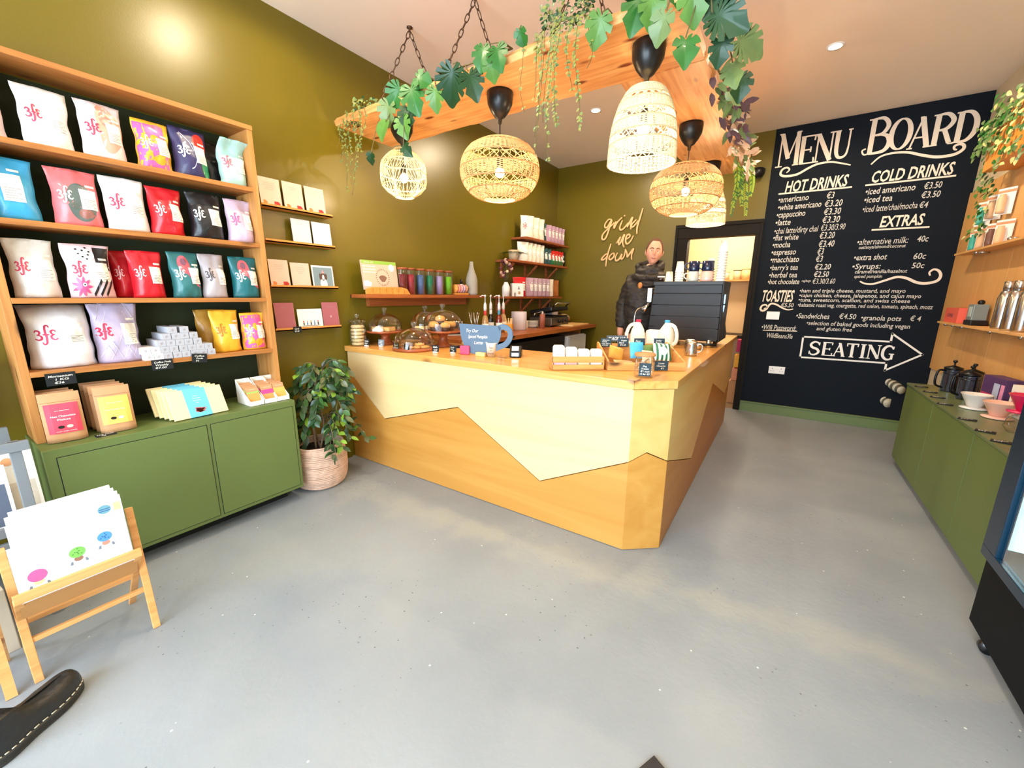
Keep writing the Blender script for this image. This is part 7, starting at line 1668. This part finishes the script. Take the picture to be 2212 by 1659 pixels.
# ================================================================== FOREGROUND PRINT RACK
m_oak = wood('rack_oak', (236, 176, 110), (214, 148, 80), 1, 1, .45, False)
rk = thing('print_rack', 'folding light-wood browser rack holding mounted prints in the left foreground', 'print rack', (-2.3, .22, 0))
ya, yb = .064, .395
for y in (ya, yb):
    s = .012 if y == yb else -.002
    MB().beam((-2.21-(.045 if y == ya else 0), y+s*1.4, .0), (-2.32, y+s*2.2, .56), .014, .026, up=(0,1,0)).build('leg', m_oak, rk, bevel=.002)
    MB().beam((-2.50, y+s*.2, .0), (-2.185, y+s*.2, .40), .014, .026, up=(0,1,0)).build('leg', m_oak, rk, bevel=.002)
for p in ((-2.180, .405, .012, .034), (-2.245, .345, .012, .024), (-2.42, .18, .012, .02), (-2.28, .17, .012, .02)):
    MB().beam((p[0], ya-.012, p[1]), (p[0], yb+.012, p[1]), p[2]*1.4, p[3]).build('crossbar', m_oak, rk, bevel=.0015)
q = MB(); q.add([(-2.19, ya, .398), (-2.19, yb, .398), (-2.25, yb, .285), (-2.25, ya, .285), (-2.36, ya, .34), (-2.36, yb, .34)], [(0,1,2,3),(3,2,5,4)]); q.build('sling', mat('sling_canvas', (196, 140, 84), .8), rk)
m_pr = mat('mount_white', (244, 246, 252), .5, var=.01)
def mprint(label, k, y0, y1, hh, art):
    bx_ = -2.197-.020*k; t = thing('mounted_print', label, 'art print', (bx_, (y0+y1)/2, .372+.004*k-.0*k), 0, 'mounted prints in the wooden rack')
    w = y1-y0; a = -.14; t.rotation_euler = (a, 0, PI/2)
    MB().box(-w/2, w/2, 0, .003, 0, hh).build('mount', m_pr, t, world=False)
    q = MB(); e = -.0008
    def el(cx_, cz_, ra, rb, mi, ee=e, n=22): q.add([(cx_+ra*math.cos(v), ee, cz_+rb*math.sin(v)) for v in [i*2*PI/n for i in range(n)]], [tuple(range(n))], mi)
    if art == 'balls':
        q.add([(-w*.42, e*.6, .02), (w*.42, e*.6, .02), (w*.42, e*.6, .15), (-w*.42, e*.6, .125)], [(0,1,2,3)], 0)
        for (x, z, r, c, c2) in ((-.105, .085, .025, 1, 4), (.005, .118, .023, 2, 5), (.088, .142, .022, 3, 6)):
            el(x, z-.026, r*.55, .010, c2, e*1.3); el(x, z, r, r*.92, c, e*1.6)
            for s in (-1, 1): q.add([(x+s*r*.95-.004, e*1.5, z-.045), (x+s*r*.95+.004, e*1.5, z-.045), (x+s*r*.85+.003, e*1.5, z-.032), (x+s*r*.85-.003, e*1.5, z-.032)], [(0,1,2,3)], 7)
            if c > 1:
                for i in range(9): v = i*.7; el(x+r*.6*math.cos(v)*(i % 3)/2, z+r*.6*math.sin(v)*(i % 3)/2, .0028, .0022, 8 if c == 3 else 9, e*2, 6)
    if art == 'round': el(.10, hh-.045, .020, .018, 10, e*1.3); [q.box(.084, .116, e*1.5, e*1.4, hh-.053+.008*i, hh-.050+.008*i, 8) for i in range(2)]; q.box(.128, .150, e*1.2, e, hh-.062, hh-.028, 4)
    if art: q.build('artwork', [mat('art_sea', (226, 236, 236), .6, var=.04), mat('art_pink', (226, 92, 150), .6, var=.1, scale=40), mat('art_green', (124, 186, 90), .6, var=.1, scale=40), mat('art_blue', (84, 150, 214), .6), mat('art_peach', (236, 196, 150), .6), mat('art_brown', (150, 106, 90), .6), mat('art_coral', (236, 140, 120), .6), mat('art_grey', (120, 130, 146), .6), mat('art_navy', (40, 84, 150), .6), mat('art_dgreen', (70, 140, 60), .6), mat('art_teal', (110, 160, 176), .6)], t, world=False)
mprint('front white print of pink, green and blue balls on a beach', 0, .070, .386, .215, 'balls')
mprint('second white print in the wooden rack with a small round seascape', 1, .082, .392, .285, 'round')
for i in range(3): mprint('plain white mount %s in the wooden rack' % ('third', 'fourth', 'rearmost')[i], i+2, .088+.012*(i == 2), .390-.006*i, .292+.006*i, None)
# second rack of prints cut by the photo edge
rk2 = thing('print_rack', 'second white print rack cut off by the left photo edge', 'print rack', (-2.25, -.15, 0))
for y in (-.33, -.01): MB().beam((-2.24, y, 0), (-2.45, y, .5), .016, .03, up=(0,1,0)).build('leg', m_oak, rk2); MB().beam((-2.5, y+.008, 0), (-2.2, y+.008, .37), .016, .03, up=(0,1,0)).build('leg', m_oak, rk2)
MB().beam((-2.20, -.34, .375), (-2.20, 0, .375), .016, .034).build('crossbar', m_oak, rk2)
for i in range(3):
    t = thing('mounted_print', 'white mounted print at the left photo edge, %s in the second rack' % ('front', 'middle', 'rear')[i], 'art print', (-2.215-.022*i, -.155, .35), PI/2); t.rotation_euler = (-.66, 0, PI/2); MB().box(-.165, .165, 0, .003, 0, .27+.01*i).build('mount', m_pr, t, world=False)
    MB().box(-.13, .13, -.001, 0, .03, .2).build('artwork', mat('art_dim', (206, 200, 206), .6, var=.1), t, world=False)
# grey card stand by the window
gs_ = thing('card_stand', 'grey painted slatted stand of art cards left of the green cabinet', 'display stand', (-2.85, 0, 0))
m_gs = mat('stand_grey', (122, 127, 132), .5)
SX = -2.70
for a_ in ((SX-.03, SX, .165, .20), (SX-.03, SX, -.45, -.415), (-3.05, -3.02, .165, .20)): MB().box(*a_, 0, .86).build('post', m_gs, gs_, bevel=.002)
for z in (.84, .47, .40): MB().box(SX-.012, SX+.012, -.45, .225 if z > .8 else .165, z-.022, z+.02).build('rail', m_gs, gs_, bevel=.002)
for z in (.45, .2): MB().box(-3.04, SX-.03, -.43, .18, z-.02, z).build('tray', m_gs, gs_, bevel=.002)
for i, (y0, y1, z, h, c, lb) in enumerate(((-.02, .145, .455, .30, (120, 130, 146), 'art card of a pale jellyfish shape on dark grey, on the grey stand'), (.02, .235, .47, .36, (236, 226, 206), 'tall cream art card with an orange dot behind the grey post'), (-.12, .06, .452, .14, (40, 40, 46), 'small dark card with a white square on the grey stand'))):
    t = thing('art_card', lb, 'art print', (SX-.035-.05*(i == 1)+.02*(i == 2)*0-.0, (y0+y1)/2, z), PI/2); t.rotation_euler = (-.1, 0, PI/2); w = y1-y0
    MB().box(-w/2, w/2, 0, .004, 0, h).build('card', m_white if i != 2 else mat('card_dark', (34, 34, 40), .5), t, world=False)
    q = MB(); q.box(-w/2+.012, w/2-.012, -.001, 0, .03 if i != 2 else .05, h*.72 if i == 0 else h*.5, 0)
    if i == 0: q.add([(.03*math.cos(a)*(1+.2*math.sin(2*a)), -.0016, .15+.045*math.sin(a)) for a in [k*PI/9 for k in range(18)]], [tuple(range(18))], 1)
    if i == 1: q.add([(.03+.018*math.cos(a), -.0016, .28+.018*math.sin(a)) for a in [k*PI/9 for k in range(18)]], [tuple(range(18))], 2)
    q.build('artwork', [mat('artc%d' % i, [(90, 98, 116), (222, 212, 196), (220, 220, 226)][i], .5, var=.2, scale=10), mat('art_jelly', (186, 210, 200), .5), mat('art_orange', (226, 160, 110), .6)], t, world=False)
t = thing('crate_box', 'white cardboard crate on the floor behind the print rack', 'box', (-2.62, -.12, 0), .1); MB().box(-.06, .09, -.22, .16, 0, .29).build('box', mat('box_offwhite', (206, 196, 176), .8), t, world=False, bevel=.003)
q = MB(); text(q, 'FRAGILE', (.0912, -.12, .1), (0,1,0), (0,0,1), .03, width=.16); q.build('print', m_grey, t, world=False) if 0 else None
t = thing('white_frame', 'pale upright picture frame leaning at the far left edge', 'picture frame', (-3.02, -.02, .87), PI/2); t.rotation_euler = (-.12, 0, PI/2); MB().box(-.3, .10, 0, .02, 0, .38).build('frame', m_white, t, world=False)
# black boot
bt = thing('boot', 'scuffed black leather boot toe entering the bottom left corner', 'boot', (-2.05, .1, 0))
tp = Vector((-2.105, .145, 0)); hd_ = Vector((.58, -.815, 0)).normalized(); sd_ = Vector((-hd_.y, hd_.x, 0))
def bootsec(z, s0, wsc, top=0):
    pts = []
    for k in range(40):
        a = 2*PI*k/40; u = .155-.155*math.cos(a); w = .058*wsc*(abs(math.sin(a))**.75)*math.copysign(1, math.sin(a))*(1-.22*math.exp(-((u-.19)/.06)**2))
        pts.append(tp+hd_*(u*(1-s0)+s0*.0+s0*.31*0)+sd_*w+Vector((0,0,z)))
    return pts
q = MB(); V = []; secs = [(0, 0, 1.02), (.008, 0, 1.12), (.013, 0, 1.04), (.017, 0, 1.13), (.022, 0, 1.05), (.026, 0, 1.12), (.034, 0, 1.12), (.036, 0, 1.0)]
for z, s, w in secs: V += bootsec(z, s, w)
fs = [(i*40+j, i*40+(j+1) % 40, (i+1)*40+(j+1) % 40, (i+1)*40+j) for i in range(len(secs)-1) for j in range(40)]+[tuple(range(39, -1, -1)), tuple((len(secs)-1)*40+j for j in range(40))]
q.add(V, fs, 0, True); q.build('sole', mat('boot_sole', (52, 50, 46), .5, bump=.3), bt)
q = MB(); V = []; n = 40; lv = 12
for i in range(lv+1):
    t_ = i/lv; base = bootsec(.034, 0, 1.0)
    for k in range(40):
        a = 2*PI*k/40; u = .155-.155*math.cos(a); hgt = .066+.05*(1/(1+math.exp(-(u-.20)/.022)))
        cen = tp+hd_*max(u, .05)+Vector((0,0,.034)); rad = base[k]-cen; rad.z = 0
        if u > .2: cen = tp+hd_*.25+Vector((0,0,.034)); rad = base[k]-cen; rad.z = 0
        f = math.cos(t_*PI/2)**.6 if u < .2 else (1-.30*t_)
        V.append(cen+rad*f+Vector((0,0,hgt*math.sin(t_*PI/2) if u < .2 else .12*t_))+Vector((0,0,.003*noise.noise(Vector((u*40, t_*8, a*2))))))
fs = [(i*40+j, i*40+(j+1) % 40, (i+1)*40+(j+1) % 40, (i+1)*40+j) for i in range(lv) for j in range(40)]+[tuple(lv*40+j for j in range(40))]
q.add(V, fs, 0, True); q.build('upper', mat('boot_leather', (38, 38, 38), .34, var=.3, scale=30, bump=.4, bscale=30), bt)
q = MB(); w_ = [p+Vector((0,0,0)) for p in bootsec(.038, 0, 1.06)]
for k in range(0, 40): q.tube([w_[k], w_[k].lerp(w_[(k+1) % 40], .6)], .0022, 5)
q.build('welt_stitching', mat('welt_thread', (206, 200, 180), .7), bt)
# dark floor mat corner
t = thing('floor_mat', 'dark brown mat corner at the bottom photo edge', 'mat', (-.12, .9, 0))
MB().poly([(-.174, 1.140), (.15, .98), (-.05, .50), (-.40, .66)], .008, 0, Matrix.Translation((0,0,.001))).build('mat', mat('mat_dark', (52, 46, 44), .9, var=.3, scale=40), t)
# ================================================================== LIGHT
def spot(x, y, e=60, size=3.05, col=(1, .82, .58)):
    l = bpy.data.lights.new('downlight_lamp', 'SPOT'); l.energy = e; l.color = col; l.spot_size = size; l.spot_blend = .25; l.shadow_soft_size = .05
    o = bpy.data.objects.new('downlight_lamp', l); COL.objects.link(o); o.location = (x, y, ZC-.02); return o
m_bulbglow = mat('lamp_glow', (255, 232, 190), .5, emit=30)
DL = [(.07, 4.47), (-1.955, 4.53), (-2.28, 1.54), (.07, 1.5), (.07, -.7), (-2.1, -.7)]
d0 = thing('downlight', 'x', 'ceiling light')
MB().lathe([(.044, -.006), (.056, -.008), (.06, 0)], 24, cap=False).build('trim_ring', m_wp, d0, world=False)
MB().lathe([(1e-5, -.005), (.045, -.005)], 24, cap=False).build('lens', m_bulbglow, d0, world=False)
for i, (x, y) in enumerate(DL):
    o = d0 if i == 0 else dup(d0, (0,0,0))
    o.location = (x, y, ZC); o['label'] = {0: 'glowing recessed ceiling light right of the wooden beams', 1: 'glowing recessed ceiling light seen below the front beam'}.get(i, 'recessed ceiling light above the shop, out of shot'); o['group'] = 'recessed ceiling lights'
    spot(x, y, {0: 85, 1: 85, 2: 60, 3: 25}.get(i, 28))
# daylight: sky through the shop window
w = bpy.data.worlds.new('World'); SC.world = w; w.use_nodes = True
bg = w.node_tree.nodes['Background']; bg.inputs[0].default_value = (.70, .86, 1, 1); bg.inputs[1].default_value = 10
pl = bpy.data.lights.new('window_portal', 'AREA'); pl.shape = 'RECTANGLE'; pl.size = 3.9; pl.size_y = 2.4; pl.cycles.is_portal = True
po = bpy.data.objects.new('window_portal', pl); COL.objects.link(po); po.location = (-.8, YF-.05, 1.55); po.rotation_euler = (PI/2, 0, 0)
# kitchen light
l = bpy.data.lights.new('kitchen_lamp', 'POINT'); l.energy = 45; l.color = (1, .86, .66); l.shadow_soft_size = .15
o = bpy.data.objects.new('kitchen_lamp', l); COL.objects.link(o); o.location = (-.8, 7.0, 2.6)

# ================================================================== CAMERA
cam = bpy.data.cameras.new('camera'); co = bpy.data.objects.new('camera', cam); COL.objects.link(co); SC.camera = co
cam.sensor_width = 36; cam.sensor_fit = 'HORIZONTAL'; cam.lens = 36*872.3/2212; cam.clip_start = .02
yaw, pit, rol = -0.58472518, -0.21711446, 0.00931406
fw = Vector((math.sin(yaw)*math.cos(pit), math.cos(yaw)*math.cos(pit), math.sin(pit)))
rt = Vector((math.cos(yaw), -math.sin(yaw), 0)); up = rt.cross(fw)
r2 = rt*math.cos(rol)+up*math.sin(rol); u2 = -rt*math.sin(rol)+up*math.cos(rol)
Mx = Matrix(((r2.x, u2.x, -fw.x, 0), (r2.y, u2.y, -fw.y, 0), (r2.z, u2.z, -fw.z, 1.5), (0,0,0,1)))
co.matrix_world = Mx
SC.view_settings.view_transform = 'Standard'; SC.view_settings.look = 'None'; SC.view_settings.gamma = 1; SC.view_settings.use_curve_mapping = False
SC.view_settings.exposure = .6
